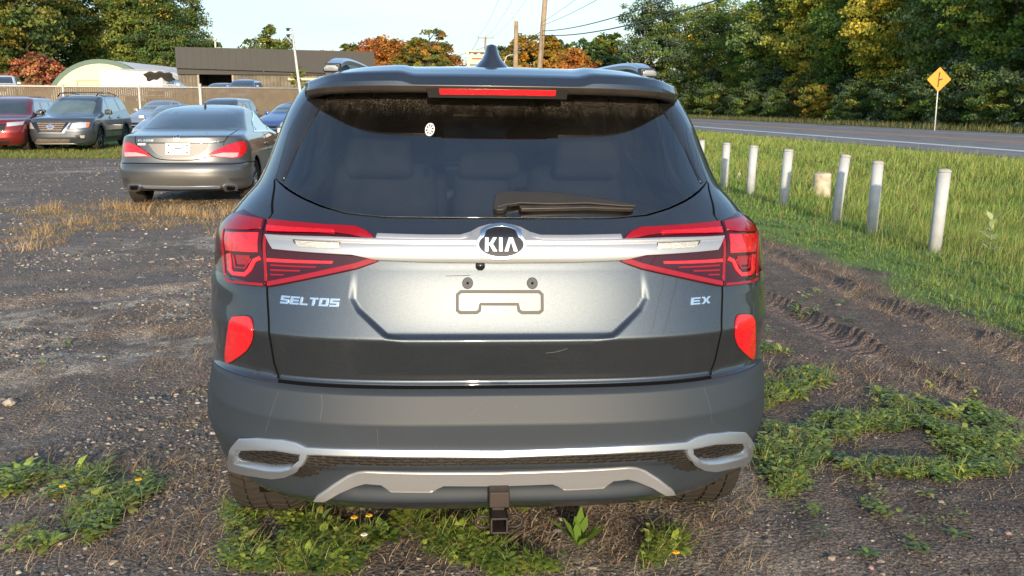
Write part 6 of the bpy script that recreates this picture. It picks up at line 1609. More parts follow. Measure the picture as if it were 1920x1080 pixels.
# ------------------------------------------------------------------ wheels
def wheel_parts(par, c, r, w, sg, tyre_m, rim_m, blocks=False, spokes=5, name='wheel', n=40, rr=0.63):
    """tyre with tread, rim with spokes; axis along local x; sg = outward direction"""
    x0 = c[0] + sg * 0; b_ = MB()
    hw_ = w / 2
    prof = [(r * rr, -hw_ * 0.80), (r * 0.80, -hw_), (r * 0.93, -hw_ * 0.97), (r * 0.985, -hw_ * 0.80), (r, -hw_ * 0.5), (r, 0), (r, hw_ * 0.5), (r * 0.985, hw_ * 0.80), (r * 0.93, hw_ * 0.97), (r * 0.80, hw_), (r * rr, hw_ * 0.80)]
    b_.lathe(prof, n, 'x', c); ty = b_.build('tyre', tyre_m, par, True)
    if blocks:
        b2 = MB(); nb = 52
        for i in range(nb):
            a0 = 2 * math.pi * i / nb
            for (xa, xb, sk_) in ((-0.98, -0.56, 0.3), (-0.50, -0.06, -0.35), (0.06, 0.50, 0.35), (0.56, 0.98, -0.3)):
                st_ = 0.5 if xa in (-0.50, 0.56) else 0.0
                a1 = a0 + st_ * 2 * math.pi / nb; pts = []
                for rad in (r * 0.955, r * 1.018):
                    for (xx, da) in ((xa, 0.0), (xb, sk_ * 0.10), (xb, sk_ * 0.10 + 0.088), (xa, 0.088)):
                        an = a1 + da; rq = rad - (0.016 if abs(xx) > 0.9 else 0.0)
                        pts.append(Vector(c) + Vector((xx * hw_, rq * math.cos(an), rq * math.sin(an))))
                k = len(b2.v); b2.v += [tuple(p) for p in pts]
                b2.f += [tuple(k + q for q in f) for f in ((4, 5, 6, 7), (0, 1, 5, 4), (1, 2, 6, 5), (2, 3, 7, 6), (3, 0, 4, 7))]
        b2.build('tread', tyre_m, par, False, kind='stuff')
    b_ = MB(); ro = r * rr; xo = c[0] + sg * hw_ * 0.72
    b_.lathe([(ro * 1.02, xo - c[0]), (ro * 0.97, xo - c[0] + sg * 0.006), (ro * 0.93, xo - c[0] - sg * 0.012), (ro * 0.90, xo - c[0] - sg * hw_ * 0.9), (0.02, xo - c[0] - sg * hw_ * 0.95)], 32, 'x', c)
    rm = b_.build('rim', rim_m, par, True)
    b_ = MB()
    for i in range(spokes):
        a = 2 * math.pi * i / spokes + 0.3
        for d in (-0.16, 0.16):
            p0 = Vector((xo - sg * 0.02, c[1] + math.cos(a) * ro * 0.15, c[2] + math.sin(a) * ro * 0.15)); p1 = Vector((xo - sg * 0.004, c[1] + math.cos(a + d) * ro * 0.93, c[2] + math.sin(a + d) * ro * 0.93))
            b_.tube([p0, (p0 + p1) / 2 + Vector((-sg * 0.004, 0, 0)), p1], [r * 0.05, r * 0.038, r * 0.05], 6)
    b_.lathe([(0.0, sg * 0.002 + xo - c[0]), (ro * 0.2, xo - c[0]), (ro * 0.24, xo - c[0] - sg * 0.03)], 20, 'x', c)
    b_.build('spokes', rim_m, par, True)
for sg in (-1, 1):
    for ax in (AX1, AX2):
        w_ = bpy.data.objects.new('wheel', None); link(w_, suv)
        wheel_parts(w_, (sg * 0.748, ax, 0.338), 0.340, 0.235, sg, M['tyre'], M['rim'], blocks=True)
# ------------------------------------------------------------------ tow hitch
b_ = MB(); b_.box((0.0, 0.12, 0.338), (0.058, 0.20, 0.048)); b_.build('hitch_receiver', M['steel'], suv, bevel=0.004)
b_ = MB(); b_.box((0.0, 0.085, 0.300), (0.036, 0.03, 0.05)); hb = b_.build('hitch_bracket', M['steel'], suv, bevel=0.003)
hm = MB()
for a, b in (((-0.022, 0), (0.006, 0.048)), ((0.022, 0), (0.006, 0.048)), ((0, 0.021), (0.05, 0.006)), ((0, -0.021), (0.05, 0.006))):
    hm.box((0.0 + a[0], 0.06, 0.262 + a[1]), (b[0], 0.09, b[1]))
hm.build('hitch_tube', M['steel'], hb, bevel=0.0015)
for sg in (-1, 1):
    b_ = MB(); b_.tube([(sg * 0.02, 0.05, 0.275), (sg * 0.050, 0.05, 0.278), (sg * 0.066, 0.05, 0.268), (sg * 0.066, 0.05, 0.252), (sg * 0.050, 0.05, 0.243), (sg * 0.02, 0.05, 0.245)], 0.005, 8)
    b_.build('chain_loop', M['steel'], hb, True)
# ================================================================== parked cars
def paint(name, c, metal=0.6, rough=0.38, dust=0.08):
    return mat(name, c, rough=rough, metal=metal, coat=1.0, coat_rough=0.05, flake=0.2, dust=dust)
M['carglass'] = mat('parked_car_glass', (0.030, 0.042, 0.045), rough=0.03, spec=0.9, coat=1.0, dust=0.06)
M['headlamp'] = mat('headlamp_glass', (0.62, 0.64, 0.66), rough=0.15, metal=0.5, coat=1.0, bump=0.4, bscale=30)
M['amber'] = mat('amber_lens', (0.75, 0.18, 0.05), rough=0.2, coat=1.0)
M['bronze_mesh'] = mat('dusty_grille_mesh', (0.16, 0.12, 0.09), rough=0.7, var=0.5, scale=25, dust=0.2)
SEDAN = {0.19: (0.245, 0.80, 0.16, 0.45, 4.50), 0.27: (0.285, 0.85, 0.06, 0.50, 4.58), 0.36: (0.36, 0.872, 0.035, 0.54, 4.60), 0.42: (0.42, 0.882, 0.0, 0.55, 4.63), 0.52: (0.52, 0.888, 0.0, 0.56, 4.63), 0.60: (0.60, 0.886, 0.025, 0.56, 4.58), 0.63: (0.63, 0.884, 0.055, 0.56, 4.55), 0.75: (0.75, 0.872, 0.075, 0.56, 4.40),
         0.90: (0.90, 0.845, 0.105, 0.54, 3.90), 0.98: (0.98, 0.815, 0.115, 0.50, 3.55), 1.0: (1.0, 0.800, 0.150, 0.48, 3.45), 1.03: (1.025, 0.78, 0.36, 0.46, 3.35), 1.07: (1.065, 0.755, 0.62, 0.44, 3.22), 1.13: (1.125, 0.715, 0.80, 0.42, 3.10), 1.22: (1.22, 0.665, 1.07, 0.38, 2.92), 1.33: (1.325, 0.605, 1.42, 0.33, 2.66), 1.40: (1.375, 0.55, 1.68, 0.30, 2.50),
         1.50: (1.408, 0.44, 1.95, 0.25, 2.42), 1.70: (1.425, 0.22, 2.10, 0.1, 2.35), 1.9: (1.43, 0.01, 2.20, 0.005, 2.22)}
SUVK = {0.22: (0.22, 0.86, 0.16, 0.40, 4.85), 0.32: (0.32, 0.92, 0.05, 0.44, 4.92), 0.45: (0.45, 0.955, 0.0, 0.46, 4.98), 0.62: (0.62, 0.975, 0.0, 0.46, 5.0), 0.80: (0.80, 0.975, 0.05, 0.46, 5.0), 0.92: (0.92, 0.965, 0.10, 0.45, 4.97), 0.99: (0.99, 0.95, 0.17, 0.44, 4.95), 1.03: (1.03, 0.935, 0.34, 0.42, 4.94), 1.08: (1.08, 0.915, 0.75, 0.40, 4.93),
        1.13: (1.13, 0.89, 1.12, 0.38, 4.92), 1.20: (1.20, 0.865, 1.28, 0.36, 4.90), 1.40: (1.40, 0.80, 1.62, 0.32, 4.78), 1.58: (1.58, 0.735, 1.98, 0.27, 4.62), 1.66: (1.66, 0.67, 2.20, 0.24, 4.50), 1.76: (1.715, 0.52, 2.5, 0.18, 4.3), 1.9: (1.75, 0.30, 2.8, 0.1, 4.1), 2.0: (1.76, 0.01, 3.3, 0.005, 3.35)}
def scaled(K, sz=1, sw=1, sl=1): return {k: (a[0] * sz, a[1] * sw, a[2] * sl, a[3] * min(sl, 1.0), a[4] * sl) for k, a in K.items()}
def flip(K, L):        # turn a tail-first shell into a nose-first one
    return {k: (a[0], a[1], L - a[4], a[3], L - a[2]) for k, a in K.items()}
def build_car(name, label, cat, K, loc, rz, pm, ax, wr=0.33, rimm='rim', p=3.2, step=0.06, wheel_w=0.22, u2=3.6, spokes=5, near_only=False, group=None):
    s_ = Shell(K, p=p, q=2.0, u1=1.15, u2=u2)
    root = empty(name, label, cat, loc, rz, group); s_.place(Vector(loc), rz)
    holes = []; vmin = min(K); vmax = max(K) - 0.012
    sz_ = K[sorted(K)[3]][0] / sorted(K)[3]
    for sg in (1, -1):
        for a in ax:
            ring = []
            for t in np.linspace(R(-12), R(192), 22):
                y_, z_ = a + math.cos(t) * (wr + 0.05), wr + math.sin(t) * (wr + 0.05)
                z_ = max(z_, (vmin + 0.012) * sz_); v = z_ / sz_
                ring.append((s_.side(y_, v), v))
            holes.append(ccw(np.array(ring) * [sg, 1]))
    um = s_.u3 - 0.0005
    cutf = lambda P: (P[:, 2] < (vmin + 0.03) * sz_) & (np.abs(P[:, 0]) > 0.55) & ((np.abs(P[:, 1] - ax[0]) < wr + 0.03) | (np.abs(P[:, 1] - ax[1]) < wr + 0.03))
    s_.panel('body', np.array([(-um, vmin), (um, vmin), (um, vmax), (-um, vmax)]), holes=holes, depth=0.02, m=pm, parent=root, step=step, stepv=step * 0.5, estep=0.05, cut=cutf)
    b_ = MB(); L = K[sorted(K)[4]][4]; W = K[sorted(K)[4]][1]; b_.box((0, L / 2, 0.42), (2 * W - 0.50, L - 0.9, 0.30)); b_.build('underbody', M['void'], root)
    for sg in (-1, 1):
        for a in ax:
            w_ = bpy.data.objects.new('wheel', None); link(w_, root)
            wheel_parts(w_, (sg * (W - 0.135), a, wr), wr, wheel_w, sg, M['tyre'], M[rimm], spokes=spokes, n=28)
    return s_, root
def mirrorpart(s_, root, y, v, m, sg=1, size=(0.20, 0.10, 0.13)):
    p = s_.P(np.array([s_.side(y, v, sg)]), np.array([v]))[0]
    b_ = MB(); b_.box((p[0] + sg * (size[0] / 2 + 0.03), p[1], p[2] + 0.03), size, taper=0.85); o = b_.build('wing_mirror', m, root, bevel=0.03, seg=3)
    return o
def decal(s_, root, name, pts, conv, m, off=0.006, depth=0.01, it=0, side=0, step=0.08, estep=0.04, **k):
    q = s_.poly(pts, conv, it=it, side=side); return s_.panel(name, ccw(q), off=off, depth=depth, m=M[m] if isinstance(m, str) else m, parent=root, step=step, estep=estep, bevel=0.002, **k)
# ------------------------------------------------------------------ grey saloon seen from behind
Z2 = lambda x, y: (200 + x / 4.5, 160 + y / 4.5)
sal_p = paint('grey_saloon_paint', (0.125, 0.13, 0.135), metal=0.75, rough=0.40, dust=0.06)
cl, CLR = build_car('saloon_car', 'mid grey saloon seen from behind with a blank white plate, left of the grey SUV', 'car', scaled(SEDAN, 1.0, 1.035, 1.0), (-4.62, 12.95, 0.0), R(5.0), sal_p, (0.98, 3.68), wr=0.325, step=0.05, rimm='rim', spokes=5, p=3.0)
D = lambda *a, **k: decal(cl, CLR, *a, **k)
D('rear_window', [(322, 365), (400, 310), (480, 255), (560, 218), (640, 203), (800, 200), (1000, 203), (1080, 228), (1108, 255), (1116, 290), (1105, 376), (900, 362), (600, 356)], Z2, 'carglass', off=0.004)
D('quarter_window', [(1228, 290), (1240, 215), (1262, 203), (1335, 340), (1350, 382), (1265, 384), (1240, 345)], Z2, 'carglass', off=0.004, side=1)
D('side_window', [(1272, 203), (1310, 212), (1380, 255), (1440, 320), (1468, 384), (1360, 382), (1345, 340)], Z2, 'carglass', off=0.004, side=1)
for nm, pts, w in (('window_chrome', [(1238, 386), (1226, 300), (1232, 230), (1252, 200), (1300, 200), (1390, 250), (1450, 315), (1484, 384)], 0.022), ('window_chrome', [(1240, 388), (1360, 386), (1484, 388)], 0.020)):
    cl.stroke(nm, cl.poly(pts, Z2, side=1), w, off=0.008, depth=0.008, m=M['chrome'], parent=CLR, step=0.05)
for nm, pts in (('tail_lamp', [(148, 490), (185, 480), (215, 492), (290, 530), (340, 566), (372, 600), (260, 600), (160, 605), (143, 575)]), ('tail_lamp', [(838, 600), (900, 556), (1000, 510), (1100, 478), (1165, 470), (1182, 510), (1175, 560), (1130, 600), (1075, 615), (960, 604)])):
    o = D(nm, pts, Z2, 'lamp_red', off=0.010)
    low = [(160, 566), (250, 568), (320, 585), (350, 596), (240, 597), (160, 600)] if pts[0][0] < 500 else [(880, 590), (980, 570), (1108, 570), (1100, 600), (1060, 608), (940, 600)]
    decal(cl, o, 'reversing_lens', low, Z2, mat('pink_lens', (0.75, 0.35, 0.36), rough=0.2, coat=1.0), off=0.014, depth=0.004)
for pts, w in (([(340, 487), (600, 486), (870, 488), (990, 480), (1010, 450), (1060, 408), (1108, 372)], 0.010), ([(990, 480), (985, 505)], 0.008), ([(246, 430), (244, 480), (250, 500), (350, 570), (400, 610), (470, 628), (600, 633), (760, 630), (840, 605)], 0.012), ([(128, 655), (300, 658), (600, 662), (900, 664), (1100, 662), (1200, 640), (1280, 640)], 0.012)):
    cl.stroke('panel_gap', smoothopen(cl.poly(pts, Z2), 1), w, off=0.0015, depth=0, m=M['void'], parent=CLR, step=0.05)
D('plate_recess', [(352, 492), (862, 492), (830, 545), (770, 592), (700, 606), (500, 606), (430, 588), (390, 548)], Z2, mat('plate_recess_paint', (0.22, 0.21, 0.205), rough=0.5, metal=0.2), off=0.002, depth=0.002)
pl = D('number_plate', [(500, 488), (704, 490), (702, 588), (498, 586)], Z2, mat('blank_white_plate', (0.62, 0.70, 0.78), rough=0.55), off=0.016, depth=0.012)
decal(cl, pl, 'plate_slot', [(575, 529), (632, 529), (632, 538), (575, 538)], Z2, mat('plate_slot_grey', (0.16, 0.18, 0.2)), off=0.019, depth=0.002, step=0.03, estep=0.02)
for c in ((525, 507), (680, 507), (525, 568), (680, 568)):
    decal(cl, pl, 'plate_bolt', [(c[0] - 6, c[1] - 6), (c[0] + 6, c[1] - 6), (c[0] + 6, c[1] + 6), (c[0] - 6, c[1] + 6)], Z2, M['dark_plastic'], off=0.019, depth=0.002, step=0.03, estep=0.02)
# round star badge and lettering
bc = cl.uv(*Z2(590, 443)); th = np.linspace(0, 2 * math.pi, 29)[:-1]
ring = lambda r_: np.stack([bc[0] + r_ * np.cos(th), bc[1] + r_ * np.sin(th)], 1)
bg_ = cl.panel('star_badge', ring(0.046), holes=[ring(0.038)], off=0.012, depth=0.012, m=M['chrome'], parent=CLR, step=0.02, estep=0.01)
for k in range(3):
    a = math.pi / 2 + k * 2 * math.pi / 3; f_ = lambda r_, t: (bc[0] + r_ * math.cos(a + t), bc[1] + r_ * math.sin(a + t))
    cl.panel('star_arm', ccw(np.array([f_(0.0395, 0), f_(0.007, 0.9), f_(0.0, 0), f_(0.007, -0.9)])), off=0.012, depth=0.008, m=M['chrome'], parent=bg_, step=0.02, estep=0.02)
GL.update({'C': [(0, 0), (10, 0), (10, 2.3), (2.6, 2.3), (2.6, 7.7), (10, 7.7), (10, 10), (0, 10)], 'a': [(0, 0), (2.8, 0), (3.6, 2.6), (6.4, 2.6), (7.2, 0), (10, 0), (6.6, 10), (3.4, 10)], 'M': [(0, 0), (2.5, 0), (2.5, 6), (5, 2), (7.5, 6), (7.5, 0), (10, 0), (10, 10), (7.5, 10), (5, 5.4), (2.5, 10), (0, 10)],
           '2': [(0, 0), (10, 0), (10, 2.2), (2.6, 2.2), (2.6, 3.9), (10, 3.9), (10, 10), (0, 10), (0, 7.8), (7.4, 7.8), (7.4, 6.1), (0, 6.1)], '5': GL['S'], '0': GL['O'], '4': [(6.4, 0), (9, 0), (9, 10), (6.4, 10), (6.4, 4.6), (2.6, 4.6), (2.6, 10), (0, 10), (0, 2.6), (6.4, 2.6)]})
def word2(s_, text, a, b, h, m, par, off=0.004):
    q0 = s_.uv(*a); q1 = s_.uv(*b); n = len(text); w = (q1[0] - q0[0]) / n
    for i, ch_ in enumerate(text):
        t = i / max(1, n - 1); v = q0[1] * (1 - t) + q1[1] * t
        P_ = np.array([(q0[0] + i * w + x / 10 * w * 0.78, v + y / 10 * h) for x, y in GL[ch_]])
        s_.panel('letter', P_, off=off, depth=0.004, m=m, parent=par, step=0.03, estep=0.02, bevel=0.0004)
nb_ = cl.panel('model_badge', np.array([bc + [-0.4, 0], bc + [-0.399, 0], bc + [-0.399, 0.001]]), off=-0.004, depth=0, m=M['chrome'], parent=CLR, step=0.05)
word2(cl, 'CLa250', Z2(265, 472), Z2(398, 474), 0.026, M['chrome'], nb_)
word2(cl, '4MaTIC', Z2(858, 485), Z2(952, 482), 0.022, M['chrome'], nb_)
D('model_badge', [(262, 492), (328, 492), (326, 504), (264, 504)], Z2, M['white'], off=0.004, depth=0.002, step=0.03, estep=0.02)
# lower bumper: dark insert, bright strip, two tailpipes
D('bumper_insert', [(180, 838), (190, 790), (225, 762), (320, 758), (600, 762), (980, 764), (1040, 790), (1075, 836), (980, 852), (600, 846), (290, 846)], Z2, mat('bumper_insert_paint', (0.10, 0.10, 0.095), rough=0.4, metal=0.4, coat=0.6), off=0.003, depth=0.004)
D('bumper_strip', [(300, 842), (600, 852), (960, 848), (950, 866), (600, 872), (320, 864)], Z2, 'satin', off=0.014, depth=0.012)
D('diffuser', [(300, 868), (600, 876), (980, 868), (1000, 880), (600, 892), (330, 882)], Z2, 'dark_plastic', off=0.006, depth=0.05)
for x0, x1 in ((182, 296), (978, 1100)):
    o = D('tailpipe', [(x0, 855), (x0 + 12, 832), (x1 - 30, 830), (x1 - 4, 842), (x1, 862), (x1 - 14, 880), (x0 + 22, 882)], Z2, 'chrome', off=0.03, depth=0.05, it=1)
    decal(cl, o, 'pipe_mouth', [(x0 + 28, 856), (x0 + 34, 846), (x1 - 30, 846), (x1 - 22, 856), (x1 - 30, 868), (x0 + 36, 868)], Z2, 'void', off=0.033, depth=0.003)
for sg in (1, -1):
    cl.stroke('door_gap', np.array([(cl.side(2.05, v, sg), v) for v in (0.30, 0.5, 0.7, 0.88, 1.0)]), 0.010, off=0.0015, depth=0, m=M['void'], parent=CLR, step=0.05)
    for y_ in (1.95, 2.95):
        u0 = cl.side(y_, 0.83, sg); cl.panel('door_handle', ccw(np.array([(u0 - 0.09, 0.82), (u0 + 0.09, 0.82), (u0 + 0.09, 0.845), (u0 - 0.09, 0.845)])), off=0.03, depth=0.028, m=sal_p, parent=CLR, step=0.05, bevel=0.006)
    mirrorpart(cl, CLR, 3.05, 0.97, sal_p, sg)
b_ = MB(); pa = cl.P(np.array([0.03]), np.array([1.44]))[0]; b_.prism([(0, 0), (0.12, 0), (0.04, 0.065), (0.0, 0.07)], -0.012, 0.012, Matrix(((0, 0, 1, pa[0]), (1, 0, 0, pa[1] - 0.05), (0, 1, 0, pa[2] - 0.005), (0, 0, 0, 1)))); b_.build('shark_fin_aerial', M['dark_plastic'], CLR, bevel=0.006)
# ------------------------------------------------------------------ dark SUV facing the camera
Z9 = lambda x, y: (x / 4.908, 80 + y / 4.908)
dk_p = paint('dark_blue_grey_suv_paint', (0.075, 0.09, 0.115), dust=0.07)
PF = at(112, 276, 29.2); pf, PFR = build_car('parked_suv', 'dark grey SUV facing the camera beside the red one, with roof bars and muddy grille', 'SUV', SUVK, (PF.x, 29.2, 0), R(7.0), dk_p, (0.98, 3.86), wr=0.37, rimm='dark_rim', step=0.07, u2=3.9, spokes=6, p=3.6)
D = lambda *a, **k: decal(pf, PFR, *a, **k)
clr_g = mat('windscreen_greenish', (0.12, 0.17, 0.17), rough=0.03, spec=0.9, coat=1.0, var=0.25, scale=2.0)
D('windscreen', [(392, 655), (450, 595), (522, 533), (700, 530), (868, 540), (884, 560), (846, 657), (600, 650)], Z9, clr_g, off=0.004)
D('side_window', [(908, 645), (922, 556), (950, 524), (975, 570), (998, 640)], Z9, 'carglass', off=0.004, side=1)
D('side_window', [(960, 520), (1035, 516), (1095, 628), (1012, 642)], Z9, 'carglass', off=0.004, side=1)
D('side_window', [(1048, 516), (1112, 530), (1158, 606), (1108, 624)], Z9, 'carglass', off=0.004, side=1)
o = D('grille_surround', [(298, 733), (650, 736), (588, 832), (352, 832)], Z9, 'gloss_black', off=0.012, depth=0.02)
D('grille', [(342, 738), (602, 740), (560, 816), (378, 816)], Z9, 'bronze_mesh', off=0.018, depth=0.006)
vs_ = []
for k in range(4):
    yy = 752 + k * 18; decal(pf, o, 'grille_bar', [(350 + k * 8, yy), (596 - k * 10, yy), (594 - k * 10, yy + 5), (352 + k * 8, yy + 5)], Z9, 'gloss_black', off=0.026, depth=0.008)
for sg, pts in ((1, [(570, 828), (640, 738), (652, 738), (592, 834), (352, 834), (366, 826)]),): D('chrome_v', pts, Z9, 'satin', off=0.026, depth=0.012)
em = pf.uv(*Z9(465, 778)); rg_ = lambda a, b: np.stack([em[0] + a * np.cos(th), em[1] + b * np.sin(th)], 1)
bg2 = pf.panel('round_badge', rg_(0.098, 0.072), holes=[rg_(0.076, 0.052)], off=0.04, depth=0.02, m=M['chrome'], parent=PFR, step=0.05, estep=0.02)
pf.panel('badge_bar', ccw(np.array([em + [-0.115, -0.014], em + [0.115, -0.014], em + [0.115, 0.014], em + [-0.115, 0.014]])), off=0.044, depth=0.01, m=M['chrome'], parent=bg2, step=0.05)
hl = D('headlamp', [(640, 794), (665, 742), (740, 732), (826, 736), (812, 778), (740, 788)], Z9, 'headlamp', off=0.012, depth=0.02)
decal(pf, hl, 'amber_marker', [(792, 742), (826, 738), (812, 776), (790, 780)], Z9, 'amber', off=0.016, depth=0.004)
D('headlamp', [(222, 732), (288, 738), (316, 792), (270, 790), (226, 778)], Z9, 'headlamp', off=0.012, depth=0.02)
for pts in ([(684, 852), (788, 845), (784, 892), (718, 888)], [(218, 818), (262, 822), (280, 850), (250, 908), (222, 895)]):
    D('fog_lamp_recess', pts, Z9, 'dark_plastic', off=0.004, depth=0.01)
for pts in ([(735, 855), (780, 852), (776, 878), (742, 878)],): D('fog_lamp', pts, Z9, 'headlamp', off=0.012, depth=0.006)
D('lower_grille', [(345, 888), (640, 890), (640, 922), (330, 922)], Z9, 'bronze_mesh', off=0.004, depth=0.01)
D('bumper_cladding', [(228, 905), (330, 925), (650, 925), (830, 905), (825, 985), (600, 990), (280, 985), (240, 950)], Z9, 'cladding', off=0.008, depth=0.02)
D('skid_plate', [(308, 934), (680, 926), (716, 960), (640, 970), (300, 968), (288, 955)], Z9, 'satin_paint', off=0.016, depth=0.012)
D('hood_line', [(270, 705), (430, 690), (700, 690), (850, 700), (840, 704), (700, 695), (430, 695), (280, 710)], Z9, mat('hood_crease', (0.07, 0.08, 0.09), rough=0.4), off=0.002, depth=0)
for sg in (1, -1):
    mirrorpart(pf, PFR, 1.75, 1.16, M['gloss_black'], sg, (0.24, 0.12, 0.16))
    for y_ in (2.45, 3.45):
        pf.stroke('door_gap', np.array([(pf.side(y_ - 0.1, v, sg), v) for v in (0.36, 0.6, 0.85, 1.10)]), 0.012, off=0.0015, depth=0, m=M['void'], parent=PFR, step=0.06)
        u0 = pf.side(y_ - 0.25, 1.0, sg); pf.panel('door_handle', ccw(np.array([(u0 - 0.10, 0.985), (u0 + 0.10, 0.985), (u0 + 0.10, 1.015), (u0 - 0.10, 1.015)])), off=0.035, depth=0.03, m=dk_p, parent=PFR, step=0.06, bevel=0.006)
    for a in (0.98, 3.86):
        rp_ = []
        for t in np.linspace(R(0), R(180), 22):
            y_, z_ = a + math.cos(t) * 0.46, 0.37 + math.sin(t) * 0.46; rp_.append((pf.side(y_, z_, sg), z_))
        pf.stroke('arch_cladding', np.array(rp_), 0.07, off=0.012, depth=0.02, m=M['cladding'], parent=PFR, step=0.06)
    sl_ = [(pf.side(y_, 0.36, sg), 0.36) for y_ in np.linspace(1.5, 3.35, 8)]; pf.stroke('sill_trim', np.array(sl_), 0.10, off=0.010, depth=0.02, m=M['cladding'], parent=PFR, step=0.08)
    b_ = MB(); b_.tube([(sg * 0.60, 2.05, 1.69), (sg * 0.60, 2.25, 1.79), (sg * 0.59, 3.2, 1.82), (sg * 0.59, 4.0, 1.79), (sg * 0.59, 4.25, 1.73)], 0.022, 8); b_.build('roof_rail', M['gloss_black'], PFR, True)
b_ = MB(); b_.box((0, 2.7, 1.83), (1.25, 0.07, 0.03)); b_.build('roof_crossbar', M['dark_plastic'], PFR, bevel=0.008)
b_ = MB(); b_.box((0, 3.5, 1.83), (1.25, 0.07, 0.03)); b_.build('roof_crossbar', M['dark_plastic'], PFR, bevel=0.008)
u_ = pf.side(4.8, 1.0, 1); pf.panel('tail_lamp', ccw(np.array([(u_ - 0.05, 0.9), (u_ + 0.35, 0.9), (u_ + 0.35, 1.15), (u_ - 0.02, 1.15)])), off=0.01, depth=0.02, m=M['lamp_red'], parent=PFR, step=0.06)
# ------------------------------------------------------------------ generic nose-first features in metres
def front_kit(s_, root, sedan, pm, glass='carglass', lampm='headlamp', wy=(1.2, 3.4), mir_y=1.5, belt=0.93, top=1.30, grille_v=(0.42, 0.66), lamp_v=(0.62, 0.78), u_l=(0.52, 0.98), ws_v=(1.10, 1.50), aw=0.86):
    hw = lambda v: aw * float(np.interp(v, [ws_v[0], ws_v[1]], [1.0, 0.92]))
    s_.panel('windscreen', ccw(np.array([(-hw(ws_v[0]), ws_v[0]), (hw(ws_v[0]), ws_v[0]), (hw(ws_v[1]), ws_v[1]), (-hw(ws_v[1]), ws_v[1])])), off=0.004, depth=0.01, m=glass if not isinstance(glass, str) else M[glass], parent=root, step=0.12, estep=0.08)
    for sg in (1, -1):
        n = 2 if sedan else 3; ys = np.linspace(wy[0], wy[1], n + 1)
        for i in range(n):
            a, b = ys[i] + 0.04, ys[i + 1] - 0.04
            at_ = a + (0.28 if i == 0 else 0.0); bt_ = b - (0.45 if (sedan and i == n - 1) else (0.2 if i == n - 1 else 0))
            P_ = np.array([(s_.side(a, belt), belt), (s_.side(b, belt), belt), (s_.side(bt_, top), top), (s_.side(at_ + 0.15, top), top)]) * [sg, 1]
            s_.panel('side_window', ccw(P_), off=0.004, depth=0.008, m=M['carglass'], parent=root, step=0.12, estep=0.08)
        s_.panel('headlamp', ccw(np.array([(sg * u_l[0], lamp_v[0]), (sg * u_l[1], lamp_v[0] + 0.05), (sg * (u_l[1] + 0.08), lamp_v[1] + 0.03), (sg * u_l[0], lamp_v[1])])), off=0.01, depth=0.015, m=M[lampm], parent=root, step=0.06, estep=0.04)
        mirrorpart(s_, root, mir_y, belt + 0.02, M['gloss_black'] if 'red' in root['label'] else pm, sg)
        for yy in np.linspace(wy[0], wy[1], n + 1)[1:-1]:
            s_.stroke('door_gap', np.array([(s_.side(yy, v, sg), v) for v in np.linspace(0.34, belt, 4)]), 0.012, off=0.0015, depth=0, m=M['void'], parent=root, step=0.06)
            u0 = s_.side(yy - 0.2, belt - 0.12, sg); s_.panel('door_handle', ccw(np.array([(u0 - 0.09, belt - 0.13), (u0 + 0.09, belt - 0.13), (u0 + 0.09, belt - 0.105), (u0 - 0.09, belt - 0.105)])), off=0.03, depth=0.028, m=pm, parent=root, step=0.06)
    s_.panel('grille', ccw(np.array([(-0.45, grille_v[0]), (0.45, grille_v[0]), (0.50, grille_v[1]), (-0.50, grille_v[1])])), off=0.006, depth=0.01, m=M['gloss_black'], parent=root, step=0.08)
    s_.panel('lower_intake', ccw(np.array([(-0.55, 0.28), (0.55, 0.28), (0.60, 0.36), (-0.60, 0.36)])), off=0.006, depth=0.01, m=M['dark_plastic'], parent=root, step=0.08)
def suvcar(label, u, D, rz, pm, sz=1.0, sw=1.0, sl=1.0, glass='carglass', z=0.0, name='parked_car', cat='car', group='cars parked in front of the fence', rimm='dark_rim', **k):
    K = scaled(SUVK, sz, sw, sl); p = at(u, 280, D); s_, r_ = build_car(name, label, cat, K, (p.x, D, z), rz, pm, (0.98 * sl, 3.86 * sl), wr=0.36, rimm=rimm, step=0.09, u2=3.9, p=3.6, group=group)
    front_kit(s_, r_, False, pm, glass, wy=(1.75 * sl, 4.5 * sl), mir_y=1.85 * sl, belt=1.16, top=1.55, grille_v=(0.62, 0.88), lamp_v=(0.80, 0.92), ws_v=(1.18, 1.60), aw=0.84); return s_, r_
def sedcar(label, u, D, rz, pm, sz=1.0, sw=1.0, sl=1.0, glass='carglass', z=0.0, name='parked_car', cat='car', group='cars parked in front of the fence', **k):
    K = scaled(flip(SEDAN, 4.63), sz, sw, sl)
    p = at(u, 280, D); s_, r_ = build_car(name, label, cat, K, (p.x, D, z), rz, pm, (0.95 * sl, 3.65 * sl), wr=0.325, step=0.09, u2=3.6, p=3.2, group=group)
    front_kit(s_, r_, True, pm, glass, wy=(1.75 * sl, 3.5 * sl), mir_y=1.75 * sl, belt=1.03, top=1.34, grille_v=(0.44, 0.62), lamp_v=(0.60, 0.74), ws_v=(1.10, 1.38), aw=0.92); return s_, r_
red_p = paint('deep_red_paint', (0.22, 0.008, 0.012), metal=0.45, rough=0.32)
rs, rr_ = suvcar('deep red SUV with black mirror and wheels at the left edge of the photo', -22, 28.6, R(10), red_p, sz=0.97, name='parked_suv', cat='SUV')
pA = paint('slate_blue_paint', (0.10, 0.16, 0.21)); pB = paint('silver_paint', (0.50, 0.52, 0.54), metal=0.7); pC = paint('light_steel_blue_paint', (0.34, 0.38, 0.43), metal=0.6); pD = paint('dark_grey_roof_paint', (0.11, 0.12, 0.13)); pE = paint('mid_blue_paint', (0.06, 0.13, 0.34), metal=0.5)
